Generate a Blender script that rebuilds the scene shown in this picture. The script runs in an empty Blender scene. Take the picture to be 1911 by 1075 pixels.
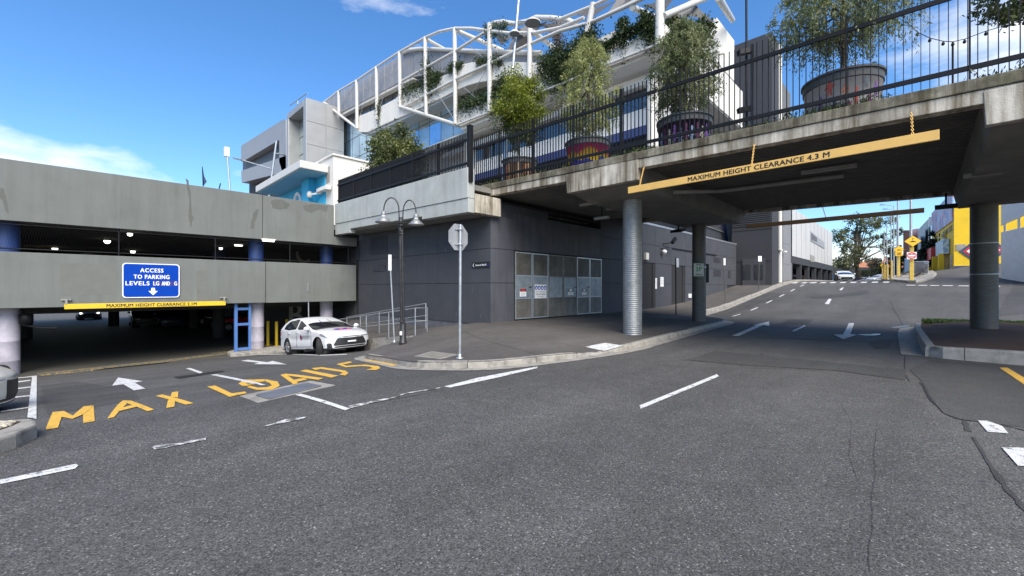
import bpy, bmesh, math, random
import numpy as np
from mathutils import Vector, Matrix

random.seed(7)
RNG = np.random.default_rng(7)
R = math.radians
scn = bpy.context.scene
COL = scn.collection

# ------------------------------------------------------------------ camera, world, sun, exposure
# World axes: +x runs along the through road (under the bridge), +y runs along the bridge (towards the garage).
EYE = 1.65
FPX = 780.0                      # focal length in photograph pixels
CA, SA = 0.714, 0.700            # view direction in plan
cam_d = bpy.data.cameras.new('camera')
cam = bpy.data.objects.new('camera', cam_d)
COL.objects.link(cam)
cam.location = (0, 0, EYE)
cam.rotation_euler = (R(90), 0, -math.atan2(CA, SA))
cam_d.sensor_width = 36
cam_d.lens = FPX / 1911 * 36
cam_d.clip_start = 0.05
cam_d.clip_end = 3000
scn.camera = cam

SUN_EL, SUN_AZ = 45.0, 241.0     # azimuth measured from +x, counter-clockwise: behind the camera
world = bpy.data.worlds.new('World')
scn.world = world
world.use_nodes = True
wn, wl = world.node_tree.nodes, world.node_tree.links
wn.clear()


def wnode(t, **kw):
    n = wn.new(t)
    for k, v in kw.items():
        setattr(n, k, v)
    return n


w_out = wnode('ShaderNodeOutputWorld')
w_bg = wnode('ShaderNodeBackground')
w_bg.inputs['Strength'].default_value = 0.13
w_sky = wnode('ShaderNodeTexSky', sky_type='NISHITA')
w_sky.sun_disc = False
w_sky.sun_elevation = R(SUN_EL)
w_sky.sun_rotation = R(90 - SUN_AZ)
w_sky.altitude = 50
w_sky.air_density = 1.0
w_sky.dust_density = 0.6
w_sky.ozone_density = 3.5
w_gam = wnode('ShaderNodeHueSaturation')
w_gam.inputs['Saturation'].default_value = 1.2
w_gam.inputs['Value'].default_value = 1.0
w_gain = wnode('ShaderNodeVectorMath', operation='MULTIPLY')
w_gain.inputs[1].default_value = (0.80, 0.85, 0.90)
w_tc = wnode('ShaderNodeTexCoord')
w_map = wnode('ShaderNodeMapping')
w_map.inputs['Location'].default_value = (14.2, 1.5, 2.95)
w_map.inputs['Scale'].default_value = (1.0, 1.0, 2.6)
w_noi = wnode('ShaderNodeTexNoise')
w_noi.inputs['Scale'].default_value = 1.9
w_noi.inputs['Detail'].default_value = 9
w_noi.inputs['Roughness'].default_value = 0.56
w_sep = wnode('ShaderNodeSeparateXYZ')
w_low = wnode('ShaderNodeMapRange')          # more cloud towards the horizon
w_low.inputs['From Min'].default_value = 0.02
w_low.inputs['From Max'].default_value = 0.42
w_low.inputs['To Min'].default_value = 0.12
w_low.inputs['To Max'].default_value = -0.02
w_add = wnode('ShaderNodeMath', operation='ADD')
w_ramp = wnode('ShaderNodeValToRGB')
w_ramp.color_ramp.elements[0].position = 0.538
w_ramp.color_ramp.elements[0].color = (0, 0, 0, 1)
w_ramp.color_ramp.elements[1].position = 0.70
w_ramp.color_ramp.elements[1].color = (1, 1, 1, 1)
w_mix = wnode('ShaderNodeMixRGB')
w_mix.inputs['Color2'].default_value = (5.6, 5.6, 5.5, 1)
wl.new(w_sky.outputs[0], w_gam.inputs['Color'])
wl.new(w_gam.outputs[0], w_gain.inputs[0])
wl.new(w_tc.outputs['Generated'], w_map.inputs['Vector'])
wl.new(w_map.outputs[0], w_noi.inputs['Vector'])
wl.new(w_tc.outputs['Generated'], w_sep.inputs[0])
wl.new(w_sep.outputs['Z'], w_low.inputs['Value'])
wl.new(w_noi.outputs[0], w_add.inputs[0])
wl.new(w_low.outputs[0], w_add.inputs[1])
wl.new(w_add.outputs[0], w_ramp.inputs[0])
wl.new(w_ramp.outputs[0], w_mix.inputs['Fac'])
wl.new(w_gain.outputs[0], w_mix.inputs['Color1'])
wl.new(w_mix.outputs[0], w_bg.inputs['Color'])
wl.new(w_bg.outputs[0], w_out.inputs['Surface'])

sun_d = bpy.data.lights.new('sun', 'SUN')
sun_d.energy = 3.0
sun_d.angle = R(48)
sun_d.color = (1.0, 0.92, 0.80)
sun = bpy.data.objects.new('sun', sun_d)
COL.objects.link(sun)
_sd = Vector((math.cos(R(SUN_EL)) * math.cos(R(SUN_AZ)), math.cos(R(SUN_EL)) * math.sin(R(SUN_AZ)), math.sin(R(SUN_EL))))
sun.rotation_euler = _sd.to_track_quat('Z', 'Y').to_euler()
sun.location = (0, 0, 60)

scn.view_settings.view_transform = 'Standard'
scn.view_settings.look = 'None'
scn.view_settings.gamma = 1.0
scn.view_settings.use_curve_mapping = False
scn.view_settings.exposure = 1.06
scn.cycles.max_bounces = 6
scn.cycles.diffuse_bounces = 3
scn.cycles.transparent_max_bounces = 8


# ------------------------------------------------------------------ surveying: photo pixel -> point on a known plane
def ray(px, py):
    u = (px - 955.5) / FPX
    return CA + SA * u, SA - CA * u, (537.5 - py) / FPX


def onS(px, py, S):
    a, b, c = ray(px, py)
    k = S / a
    return (S, b * k, EYE + c * k)


def onT(px, py, T):
    a, b, c = ray(px, py)
    k = T / b
    return (a * k, T, EYE + c * k)


def onZ(px, py, z):
    a, b, c = ray(px, py)
    k = (z - EYE) / c
    return (a * k, b * k, z)


def atY(px, py, Y):
    a, b, c = ray(px, py)
    return (a * Y, b * Y, EYE + c * Y)


# ------------------------------------------------------------------ terrain
PROF = [(-60, 0), (18, 0), (22, .03), (25, .12), (28, .33), (32, .8), (36.6, 1.32), (40, 1.74), (44, 2.13), (47, 2.28), (52, 2.36), (75, 2.5), (140, 2.7), (900, 2.8)]
_px_ = np.array([p[0] for p in PROF], float)
_pz_ = np.array([p[1] for p in PROF], float)


def sm(x, a, b):
    x = min(1.0, max(0.0, (x - a) / (b - a)))
    return x * x * (3 - 2 * x)


_dense_s = np.arange(-60, 900, 0.25)
_dense_z = np.interp(_dense_s, _px_, _pz_)
for _ in range(40):
    _dense_z[1:-1] = 0.25 * _dense_z[:-2] + 0.5 * _dense_z[1:-1] + 0.25 * _dense_z[2:]


def zmain(s):
    return float(np.interp(s, _dense_s, _dense_z))


def drop(t):                     # the garage driveway falls away from the road
    if t < 5.8:
        return 0.0
    if t > 22.4:
        t = 22.4
    a = 2.6
    if t < 5.8 + a:
        return -0.0505 / a * (t - 5.8) ** 2 * 0.96
    return -0.0485 * a - 0.0971 * (t - 5.8 - a)


def G(s, t):                     # road surface
    z = zmain(s)
    if s < 11:
        z += drop(t) * (1 - sm(s, 8.5, 11))
    rise = sm(s, 43, 60) * min(1.45, max(0.0, (4.5 - t) / 6)) * 1.05
    return z + rise


def F(s, t):                     # footpath surface
    w = min(1.0, max(0.0, (9.5 - s) / 3.5))
    d2 = -0.125 * max(0.0, t - 11.9) if s < 10.7 else 0.0
    cross = 0.045 * min(5.0, max(0.0, t - 6.5)) * sm(s, 6, 11)
    if s > 24:
        cross *= 1 - sm(s, 24, 34) * 0.75
    return 0.135 + zmain(s) + w * drop(t) + (1 - w) * d2 + cross * (1 - w)


def onF(px, py, fn=G):
    a, b, c = ray(px, py)
    prev = 0.3
    k = 0.3
    while k < 400:
        if EYE + c * k <= fn(a * k, b * k):
            lo, hi = prev, k
            for _ in range(40):
                m = (lo + hi) / 2
                if EYE + c * m <= fn(a * m, b * m):
                    hi = m
                else:
                    lo = m
            return (a * hi, b * hi, fn(a * hi, b * hi))
        prev = k
        k *= 1.02
    return (a * 400, b * 400, fn(a * 400, b * 400))


# ------------------------------------------------------------------ materials
MATS = {}


def _nodes(m):
    m.use_nodes = True
    nt = m.node_tree
    b = nt.nodes.get('Principled BSDF')
    return nt, nt.nodes, nt.links, b


def mat(name, col, rough=0.7, metal=0.0, var=0.12, scale=3.0, bump=0.0, bscale=60.0, streak=0.0, dirt=None, dirt_amt=0.0, coat=0.0, spec=0.5, stretch=(1, 1, 1), detail=5, obj=False):
    """Principled material whose colour wanders with noise; streak adds vertical runs, dirt patches of a second colour."""
    if name in MATS:
        return MATS[name]
    m = bpy.data.materials.new(name)
    nt, N, L, b = _nodes(m)
    b.inputs['Roughness'].default_value = rough
    b.inputs['Metallic'].default_value = metal
    b.inputs['Coat Weight'].default_value = coat
    b.inputs['Specular IOR Level'].default_value = spec
    geo = N.new('ShaderNodeTexCoord') if obj else N.new('ShaderNodeNewGeometry')
    src = geo.outputs['Object'] if obj else geo.outputs['Position']
    mp = N.new('ShaderNodeMapping')
    mp.inputs['Scale'].default_value = stretch
    L.new(src, mp.inputs['Vector'])
    no = N.new('ShaderNodeTexNoise')
    no.inputs['Scale'].default_value = scale
    no.inputs['Detail'].default_value = detail
    no.inputs['Roughness'].default_value = 0.62
    L.new(mp.outputs[0], no.inputs['Vector'])
    mr = N.new('ShaderNodeMapRange')
    mr.inputs['From Min'].default_value = 0.28
    mr.inputs['From Max'].default_value = 0.72
    mr.inputs['To Min'].default_value = 1 - var
    mr.inputs['To Max'].default_value = 1 + var
    L.new(no.outputs[0], mr.inputs['Value'])
    hs = N.new('ShaderNodeVectorMath')
    hs.operation = 'SCALE'
    hs.inputs[0].default_value = col[:3]
    L.new(mr.outputs[0], hs.inputs['Scale'])
    out = hs.outputs[0]
    if dirt is not None:
        n2 = N.new('ShaderNodeTexNoise')
        n2.inputs['Scale'].default_value = scale * 0.6
        n2.inputs['Detail'].default_value = 8
        n2.inputs['Roughness'].default_value = 0.65
        L.new(src, n2.inputs['Vector'])
        rp = N.new('ShaderNodeMapRange')
        rp.inputs['From Min'].default_value = 0.48
        rp.inputs['From Max'].default_value = 0.68
        rp.inputs['To Max'].default_value = dirt_amt
        L.new(n2.outputs[0], rp.inputs['Value'])
        mx = N.new('ShaderNodeMixRGB')
        mx.inputs['Color2'].default_value = (*dirt, 1)
        L.new(out, mx.inputs['Color1'])
        L.new(rp.outputs[0], mx.inputs['Fac'])
        out = mx.outputs[0]
    if streak:
        m2 = N.new('ShaderNodeMapping')
        m2.inputs['Scale'].default_value = (3.2, 3.2, 0.22)
        L.new(src, m2.inputs['Vector'])
        n3 = N.new('ShaderNodeTexNoise')
        n3.inputs['Scale'].default_value = 1.0
        n3.inputs['Detail'].default_value = 6
        n3.inputs['Roughness'].default_value = 0.7
        L.new(m2.outputs[0], n3.inputs['Vector'])
        r3 = N.new('ShaderNodeMapRange')
        r3.inputs['From Min'].default_value = 0.42 if streak < .8 else .40
        r3.inputs['From Max'].default_value = 0.72 if streak < .8 else .62
        r3.inputs['To Max'].default_value = streak
        L.new(n3.outputs[0], r3.inputs['Value'])
        mx = N.new('ShaderNodeMixRGB')
        mx.blend_type = 'MULTIPLY'
        mx.inputs['Color2'].default_value = (0.28, 0.25, 0.2, 1)
        L.new(out, mx.inputs['Color1'])
        L.new(r3.outputs[0], mx.inputs['Fac'])
        out = mx.outputs[0]
    L.new(out, b.inputs['Base Color'])
    rr = N.new('ShaderNodeMapRange')
    rr.inputs['To Min'].default_value = max(0.03, rough - 0.1)
    rr.inputs['To Max'].default_value = min(1.0, rough + 0.1)
    L.new(no.outputs[0], rr.inputs['Value'])
    if not coat:
        L.new(rr.outputs[0], b.inputs['Roughness'])
    if bump:
        nb = N.new('ShaderNodeTexNoise')
        nb.inputs['Scale'].default_value = bscale
        nb.inputs['Detail'].default_value = 4
        L.new(src, nb.inputs['Vector'])
        bp = N.new('ShaderNodeBump')
        bp.inputs['Strength'].default_value = bump
        bp.inputs['Distance'].default_value = 0.02
        L.new(nb.outputs[0], bp.inputs['Height'])
        L.new(bp.outputs[0], b.inputs['Normal'])
    MATS[name] = m
    return m


def flat(name, col, rough=0.5, metal=0.0, coat=0.0, emit=0.0):
    if name in MATS:
        return MATS[name]
    m = mat(name, col, rough, metal, var=0.05, scale=6, coat=coat)
    if emit:
        b = m.node_tree.nodes['Principled BSDF']
        b.inputs['Emission Color'].default_value = (*col[:3], 1)
        b.inputs['Emission Strength'].default_value = emit
    return m


def asphalt(name, base, grain=0.5, worn=None):
    if name in MATS:
        return MATS[name]
    m = bpy.data.materials.new(name)
    nt, N, L, b = _nodes(m)
    geo = N.new('ShaderNodeNewGeometry')
    P = geo.outputs['Position']

    def noise(scale, detail=3, rough=0.6):
        n = N.new('ShaderNodeTexNoise')
        n.inputs['Scale'].default_value = scale
        n.inputs['Detail'].default_value = detail
        n.inputs['Roughness'].default_value = rough
        L.new(P, n.inputs['Vector'])
        return n.outputs[0]

    def rng(v, a, c, lo, hi):
        r = N.new('ShaderNodeMapRange')
        r.inputs['From Min'].default_value = a
        r.inputs['From Max'].default_value = c
        r.inputs['To Min'].default_value = lo
        r.inputs['To Max'].default_value = hi
        L.new(v, r.inputs['Value'])
        return r.outputs[0]

    def mul(a, c):
        q = N.new('ShaderNodeMath')
        q.operation = 'MULTIPLY'
        L.new(a, q.inputs[0])
        L.new(c, q.inputs[1])
        return q.outputs[0]
    vo = N.new('ShaderNodeTexVoronoi')
    vo.inputs['Scale'].default_value = 95
    L.new(P, vo.inputs['Vector'])
    vsep = N.new('ShaderNodeSeparateColor')
    L.new(vo.outputs['Color'], vsep.inputs[0])
    grit = rng(vsep.outputs[0], 0.0, 1.0, 1 - grain * 0.62, 1 + grain * 0.72)
    bright = rng(vsep.outputs[1], 0.93, 0.96, 1.0, 1.0 + 1.5 * grain)
    mp = N.new('ShaderNodeMapping')
    mp.inputs['Scale'].default_value = (0.07, 0.8, 1.0)
    L.new(P, mp.inputs['Vector'])
    tr = N.new('ShaderNodeTexNoise')
    tr.inputs['Scale'].default_value = 1.0
    tr.inputs['Detail'].default_value = 4
    L.new(mp.outputs[0], tr.inputs['Vector'])
    track = rng(tr.outputs[0], 0.32, 0.68, 0.84, 1.16)
    spots = rng(noise(1.3, 5, 0.75), 0.64, 0.72, 1.0, 0.72)
    big = mul(mul(track, spots), rng(noise(0.22, 6, 0.6), 0.3, 0.7, 0.80, 1.22))
    mid = rng(noise(2.6, 8, 0.7), 0.3, 0.7, 0.84, 1.14)
    k = mul(mul(grit, bright), mul(big, mid))
    sc = N.new('ShaderNodeVectorMath')
    sc.operation = 'SCALE'
    sc.inputs[0].default_value = base
    L.new(k, sc.inputs['Scale'])
    out = sc.outputs[0]
    if worn is not None:            # worn paint: flakes of the paint colour left on the stones
        w = rng(noise(9.0, 9, 0.72), worn[1], worn[1] + 0.1, 0.0, 1.0)
        w2 = rng(vsep.outputs[2], 0.1, 0.22, 0.55, 1.0)
        mx = N.new('ShaderNodeMixRGB')
        mx.inputs['Color2'].default_value = (*worn[0], 1)
        L.new(mul(w, w2), mx.inputs['Fac'])
        L.new(out, mx.inputs['Color1'])
        out = mx.outputs[0]
    L.new(out, b.inputs['Base Color'])
    b.inputs['Roughness'].default_value = 0.82
    b.inputs['Specular IOR Level'].default_value = 0.4
    bp = N.new('ShaderNodeBump')
    bp.inputs['Strength'].default_value = 0.55
    bp.inputs['Distance'].default_value = 0.006
    L.new(vo.outputs['Distance'], bp.inputs['Height'])
    bp.invert = True
    L.new(bp.outputs[0], b.inputs['Normal'])
    MATS[name] = m
    return m


def leafmat(name, c1, c2, c3, trans=0.3, scale=1.6):
    if name in MATS:
        return MATS[name]
    m = bpy.data.materials.new(name)
    nt, N, L, b = _nodes(m)
    geo = N.new('ShaderNodeNewGeometry')
    no = N.new('ShaderNodeTexNoise')
    no.inputs['Scale'].default_value = scale
    no.inputs['Detail'].default_value = 3
    L.new(geo.outputs['Position'], no.inputs['Vector'])
    wh = N.new('ShaderNodeMath')
    wh.operation = 'MULTIPLY_ADD'
    wh.inputs[1].default_value = 0.34
    L.new(geo.outputs['Random Per Island'], wh.inputs[0])
    L.new(no.outputs[0], wh.inputs[2])
    rp = N.new('ShaderNodeValToRGB')
    e = rp.color_ramp.elements
    e[0].position, e[0].color = 0.42, (*c1, 1)
    e[1].position, e[1].color = 0.86, (*c3, 1)
    k = e.new(0.64)
    k.color = (*c2, 1)
    L.new(wh.outputs[0], rp.inputs[0])
    L.new(rp.outputs[0], b.inputs['Base Color'])
    b.inputs['Roughness'].default_value = 0.5
    b.inputs['Specular IOR Level'].default_value = 0.35
    tr = N.new('ShaderNodeBsdfTranslucent')
    L.new(rp.outputs[0], tr.inputs['Color'])
    mx = N.new('ShaderNodeMixShader')
    mx.inputs[0].default_value = trans
    L.new(b.outputs[0], mx.inputs[1])
    L.new(tr.outputs[0], mx.inputs[2])
    L.new(mx.outputs[0], N['Material Output'].inputs['Surface'])
    MATS[name] = m
    return m


def muralmat(name, cols, scale=5.0):
    """Painted mural: patches of flat colours."""
    if name in MATS:
        return MATS[name]
    m = bpy.data.materials.new(name)
    nt, N, L, b = _nodes(m)
    tc = N.new('ShaderNodeTexCoord')
    n1 = N.new('ShaderNodeTexNoise')
    n1.inputs['Scale'].default_value = scale
    n1.inputs['Detail'].default_value = 2
    L.new(tc.outputs['Object'], n1.inputs['Vector'])
    rp = N.new('ShaderNodeValToRGB')
    rp.color_ramp.interpolation = 'CONSTANT'
    e = rp.color_ramp.elements
    n = len(cols)
    e[0].position, e[0].color = 0.0, (*cols[0], 1)
    e[1].position, e[1].color = 0.33 + 0.34 * (n - 1) / n, (*cols[-1], 1)
    for i in range(1, n - 1):
        q = e.new(0.33 + 0.34 * i / n)
        q.color = (*cols[i], 1)
    L.new(n1.outputs[0], rp.inputs[0])
    L.new(rp.outputs[0], b.inputs['Base Color'])
    b.inputs['Roughness'].default_value = 0.5
    MATS[name] = m
    return m


def glassmat(name, col, rough=0.04, metal=0.0, spec=0.9):
    if name in MATS:
        return MATS[name]
    m = mat(name, col, rough, metal, var=0.25, scale=0.5)
    b = m.node_tree.nodes['Principled BSDF']
    for l in list(b.inputs['Roughness'].links):
        m.node_tree.links.remove(l)
    b.inputs['Roughness'].default_value = rough
    b.inputs['IOR'].default_value = 1.9
    b.inputs['Specular IOR Level'].default_value = spec
    return m


M_ASPH = asphalt('asphalt', (0.073, 0.0705, 0.067), 0.8)
M_ASPH2 = asphalt('asphalt_patch', (0.056, 0.0545, 0.052), 0.5)
M_ASPH3 = asphalt('asphalt_dark_repair', (0.040, 0.039, 0.038), 0.4)
M_TAR = mat('bitumen_seal', (0.018, 0.018, 0.019), 0.75, var=0.3, scale=20)
M_FOOT = asphalt('footpath_asphalt', (0.088, 0.080, 0.073), 0.4)
M_WHITE_P = asphalt('road_paint_white', (0.10, 0.10, 0.10), 0.4, worn=((0.63, 0.63, 0.61), 0.36))
M_WORN_P = asphalt('road_paint_white_worn', (0.095, 0.093, 0.09), 0.5, worn=((0.62, 0.62, 0.60), 0.47))
M_YELL_P = asphalt('road_paint_yellow', (0.12, 0.10, 0.05), 0.4, worn=((0.70, 0.41, 0.06), 0.33))
M_YELLW_P = asphalt('road_paint_yellow_worn', (0.08, 0.08, 0.075), 0.6, worn=((0.40, 0.27, 0.05), 0.50))
M_KERB = mat('kerb_concrete', (0.30, 0.28, 0.245), 0.85, var=0.2, scale=6, bump=0.3, bscale=80, dirt=(0.12, 0.115, 0.10), dirt_amt=0.8)
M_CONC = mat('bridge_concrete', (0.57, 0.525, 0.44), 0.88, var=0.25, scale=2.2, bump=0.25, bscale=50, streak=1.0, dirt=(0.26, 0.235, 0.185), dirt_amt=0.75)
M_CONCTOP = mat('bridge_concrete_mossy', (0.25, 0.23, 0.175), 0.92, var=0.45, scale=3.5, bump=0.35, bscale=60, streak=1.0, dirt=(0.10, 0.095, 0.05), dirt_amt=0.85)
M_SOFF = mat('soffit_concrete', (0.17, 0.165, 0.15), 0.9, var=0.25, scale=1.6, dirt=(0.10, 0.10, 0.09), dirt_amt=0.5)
M_DECKRIB = mat('dark_metal_decking', (0.085, 0.082, 0.075), 0.75, var=0.3, scale=2)
M_GREEN = mat('green_grey_render', (0.42, 0.44, 0.415), 0.85, var=0.08, scale=1.2, bump=0.12, bscale=40, streak=0.28, dirt=(0.29, 0.30, 0.27), dirt_amt=0.55)
M_GPANEL = mat('painted_precast', (0.160, 0.171, 0.160), 0.85, var=0.07, scale=1.0, bump=0.12, bscale=40, streak=0.22, dirt=(0.135, 0.14, 0.128), dirt_amt=0.65)
M_DARK = mat('charcoal_wall_paint', (0.053, 0.056, 0.065), 0.75, var=0.10, scale=1.1, streak=0.12, dirt=(0.082, 0.083, 0.09), dirt_amt=0.35)
M_DARK2 = mat('charcoal_wall_paint_streaked', (0.066, 0.069, 0.084), 0.72, var=0.16, scale=1.1, streak=0.5, dirt=(0.105, 0.11, 0.125), dirt_amt=0.45)
M_PLINTH = mat('wall_plinth_concrete', (0.10, 0.105, 0.12), 0.85, var=0.25, scale=3, dirt=(0.2, 0.2, 0.2), dirt_amt=0.3)
M_GAP = mat('joint_shadow_sealant', (0.02, 0.02, 0.022), 0.9)
M_GALV = mat('galvanised_steel', (0.48, 0.50, 0.52), 0.42, 0.75, var=0.18, scale=9, dirt=(0.34, 0.37, 0.40), dirt_amt=0.6)
M_GALVC = mat('galvanised_spiral_duct', (0.33, 0.34, 0.34), 0.5, 0.7, var=0.22, scale=5, stretch=(1, 1, 5), dirt=(0.2, 0.2, 0.2), dirt_amt=0.5)
M_GALVD = mat('weathered_spiral_duct', (0.12, 0.118, 0.11), 0.55, 0.55, var=0.25, scale=5, stretch=(1, 1, 5))
M_GALVP = mat('galvanised_door_sheet', (0.30, 0.34, 0.37), 0.5, 0.5, var=0.25, scale=4, streak=0.25)
M_LOUV = mat('galvanised_louvre', (0.20, 0.19, 0.17), 0.55, 0.35, var=0.3, scale=3, streak=0.4)
M_BLACK = mat('black_powdercoat', (0.008, 0.008, 0.009), 0.55, var=0.2, scale=8, spec=0.25)
M_BLACKP = mat('black_lamp_paint', (0.02, 0.02, 0.021), 0.45, var=0.25, scale=10, dirt=(0.06, 0.06, 0.06), dirt_amt=0.6)
M_BARY = mat('yellow_bar_paint', (0.72, 0.44, 0.12), 0.55, var=0.08, scale=4)
M_BARY2 = mat('bright_yellow_bar_paint', (0.72, 0.48, 0.02), 0.5, var=0.06, scale=4)
M_BARBACK = mat('shaded_bar_back', (0.055, 0.03, 0.01), 0.7, var=0.2, scale=4)  # bar's unlit side: its shade is put into the dark brown
M_INK = flat('black_print', (0.012, 0.012, 0.012), 0.6)
M_BLUE = mat('blue_sign_sheet', (0.002, 0.048, 0.36), 0.6, var=0.08, scale=3, spec=0.1)
M_WHITEP = flat('white_print', (0.80, 0.80, 0.80), 0.5)
M_SIGNW = mat('sign_back_alloy', (0.42, 0.43, 0.44), 0.5, 0.5, var=0.1, scale=5)
M_REDP = flat('red_print', (0.55, 0.03, 0.03), 0.5)
M_GREENP = flat('green_print', (0.02, 0.22, 0.07), 0.5)
M_YSIGN = mat('warning_sign_yellow', (0.85, 0.48, 0.02), 0.45, var=0.05, scale=5)
M_YPOST = mat('yellow_post_paint', (0.78, 0.53, 0.10), 0.55, var=0.12, scale=5, dirt=(0.5, 0.35, 0.12), dirt_amt=0.4)
M_WALLW = mat('white_render', (0.68, 0.66, 0.61), 0.8, var=0.05, scale=0.8, streak=0.12)
M_SOFFW = mat('shade_lifted_white', (0.80, 0.785, 0.74), 0.8, var=0.04, scale=0.8)  # white render lightened in colour to offset the shade under the balconies
M_STEELW = mat('white_painted_steel', (0.58, 0.565, 0.53), 0.45, var=0.06, scale=3, dirt=(0.5, 0.48, 0.42), dirt_amt=0.25)
M_CLAD = mat('silver_cladding', (0.37, 0.37, 0.365), 0.45, 0.35, var=0.07, scale=1.0)
M_CLADD = mat('silver_cladding_ribbed', (0.33, 0.33, 0.34), 0.5, 0.3, var=0.06, scale=1.0)
M_GLASSB = glassmat('blue_tinted_glass', (0.42, 0.62, 0.80), 0.03, 0.85)
M_GLASSG = glassmat('grey_green_glass', (0.42, 0.50, 0.50), 0.06, 0.65)
M_GLASSD = glassmat('dark_window_glass', (0.02, 0.025, 0.03), 0.04)
M_SHOPG = glassmat('pale_shop_glass', (0.42, 0.50, 0.50), 0.1)
M_MULL = mat('dark_mullion', (0.06, 0.065, 0.075), 0.5, 0.2)
M_NAVY = mat('navy_fascia', (0.03, 0.045, 0.14), 0.5)
M_TURQ = mat('turquoise_wall', (0.035, 0.38, 0.62), 0.7, var=0.05, scale=2)
M_TURQL = mat('pale_blue_soffit', (0.16, 0.36, 0.50), 0.75, var=0.05, scale=2)
M_SAIL = mat('grey_shade_cloth', (0.17, 0.165, 0.16), 0.9, var=0.1, scale=5)
M_SAIL2 = mat('charcoal_shade_cloth', (0.07, 0.07, 0.075), 0.9, var=0.1, scale=5)
M_TRUNK = mat('bark', (0.075, 0.06, 0.045), 0.9, var=0.3, scale=12, stretch=(1, 1, .3))
M_SOIL = mat('brown_mulch', (0.085, 0.047, 0.028), 0.95, var=0.5, scale=28, bump=0.8, bscale=60)
M_LIT = flat('lit_lamp', (1.0, 0.97, 0.9), 0.5, emit=1.6)
M_LENS = mat('lamp_lens', (0.55, 0.56, 0.55), 0.35, var=0.1)
M_SHADE = mat('grey_lamp_shade', (0.22, 0.23, 0.235), 0.45, 0.3, var=0.1)
M_PVC = mat('grey_conduit', (0.28, 0.27, 0.25), 0.6, var=0.15)
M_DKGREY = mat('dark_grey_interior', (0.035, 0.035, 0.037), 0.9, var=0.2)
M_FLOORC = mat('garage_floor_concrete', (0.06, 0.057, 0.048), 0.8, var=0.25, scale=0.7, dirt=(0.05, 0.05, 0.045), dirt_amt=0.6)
M_COLW = mat('lilac_painted_column', (0.45, 0.42, 0.47), 0.7, var=0.12, scale=4, dirt=(0.28, 0.26, 0.3), dirt_amt=0.4)
M_COLB = mat('blue_painted_column', (0.025, 0.06, 0.20), 0.5, var=0.2, scale=4)
M_BLUEF = mat('blue_gate_paint', (0.07, 0.17, 0.42), 0.5, var=0.1)
M_PURPT = mat('faded_letter_paint', (0.32, 0.30, 0.27), 0.8)
M_CHARB = mat('far_charcoal_panel', (0.036, 0.038, 0.045), 0.75, var=0.08, scale=0.6)
M_GREYB = mat('far_grey_panel', (0.20, 0.205, 0.215), 0.7, var=0.06, scale=0.6)
M_WHITB = mat('far_white_cladding', (0.50, 0.50, 0.49), 0.6, var=0.05, scale=0.5)
M_YELB = mat('yellow_wall_paint', (0.80, 0.52, 0.015), 0.7, var=0.08, scale=1.5)
M_RAMPW = mat('pale_ramp_paint', (0.74, 0.75, 0.74), .8, var=.08)
M_CREAM = mat('cream_render', (0.70, 0.68, 0.63), 0.8, var=0.08)
M_BRICKR = mat('red_brick_wall', (0.42, 0.145, 0.085), 0.9, var=0.15, scale=6)
M_TERRA = mat('terracotta_roof', (0.36, 0.15, 0.08), 0.85, var=0.2, scale=4)
M_TYRE = mat('tyre_rubber', (0.016, 0.016, 0.017), 0.85)
M_RIM = mat('alloy_rim', (0.52, 0.53, 0.54), 0.32, 0.85)
M_CARW = mat('white_car_paint', (0.68, 0.685, 0.69), 0.28, var=0.02, coat=0.7)
M_CARSI = mat('champagne_silver_car_paint', (0.66, 0.64, 0.57), 0.3, 0.1, var=0.04, coat=0.6)
M_CARR = mat('red_car_paint', (0.48, 0.02, 0.03), 0.3, var=0.03, coat=0.7)
M_CARK = mat('black_car_paint', (0.02, 0.021, 0.024), 0.25, var=0.03, coat=0.7)
M_CARB = mat('dark_blue_car_paint', (0.02, 0.035, 0.09), 0.25, var=0.03, coat=0.7)
M_CARG = mat('grey_car_paint', (0.19, 0.20, 0.21), 0.3, 0.4, var=0.03, coat=0.6)
M_CARGL = glassmat('car_glass', (0.018, 0.021, 0.023), 0.02, spec=0.7)
M_TRIM = mat('black_plastic_trim', (0.018, 0.018, 0.019), 0.5)
M_HEADL = mat('headlight_lens', (0.50, 0.53, 0.56), 0.12, 0.5, var=0.1, scale=12)
M_TAIL = flat('red_tail_lens', (0.4, 0.01, 0.012), 0.2)
M_GRASS = mat('grass_edge', (0.07, 0.13, 0.025), 0.9, var=0.4, scale=14)
M_PEB = mat('pale_pebbles', (0.42, 0.38, 0.29), 0.85, var=0.4, scale=15)
M_WET = mat('wet_asphalt', (0.035, 0.036, 0.038), 0.22, var=0.2, scale=6)
M_BEDSIDE = mat('pale_kerb_concrete', (0.33, 0.31, 0.275), 0.85, var=0.2, scale=5, bump=0.25, bscale=70, dirt=(0.16, 0.155, 0.14), dirt_amt=0.7)


# ------------------------------------------------------------------ building helpers
def prop(o, label=None, cat=None, group=None, kind=None):
    if label:
        o['label'] = label
    if cat:
        o['category'] = cat
    if group:
        o['group'] = group
    if kind:
        o['kind'] = kind
    return o


def thing(name, label, cat, loc=(0, 0, 0), group=None, rz=0.0):
    o = bpy.data.objects.new(name, None)
    o.empty_display_size = 0.2
    COL.objects.link(o)
    o.location = loc
    o.rotation_euler = (0, 0, rz)
    return prop(o, label, cat, group)


def wloc(o):
    v = Vector((0, 0, 0))
    while o is not None:
        v += o.location
        o = o.parent
    return v


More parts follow.
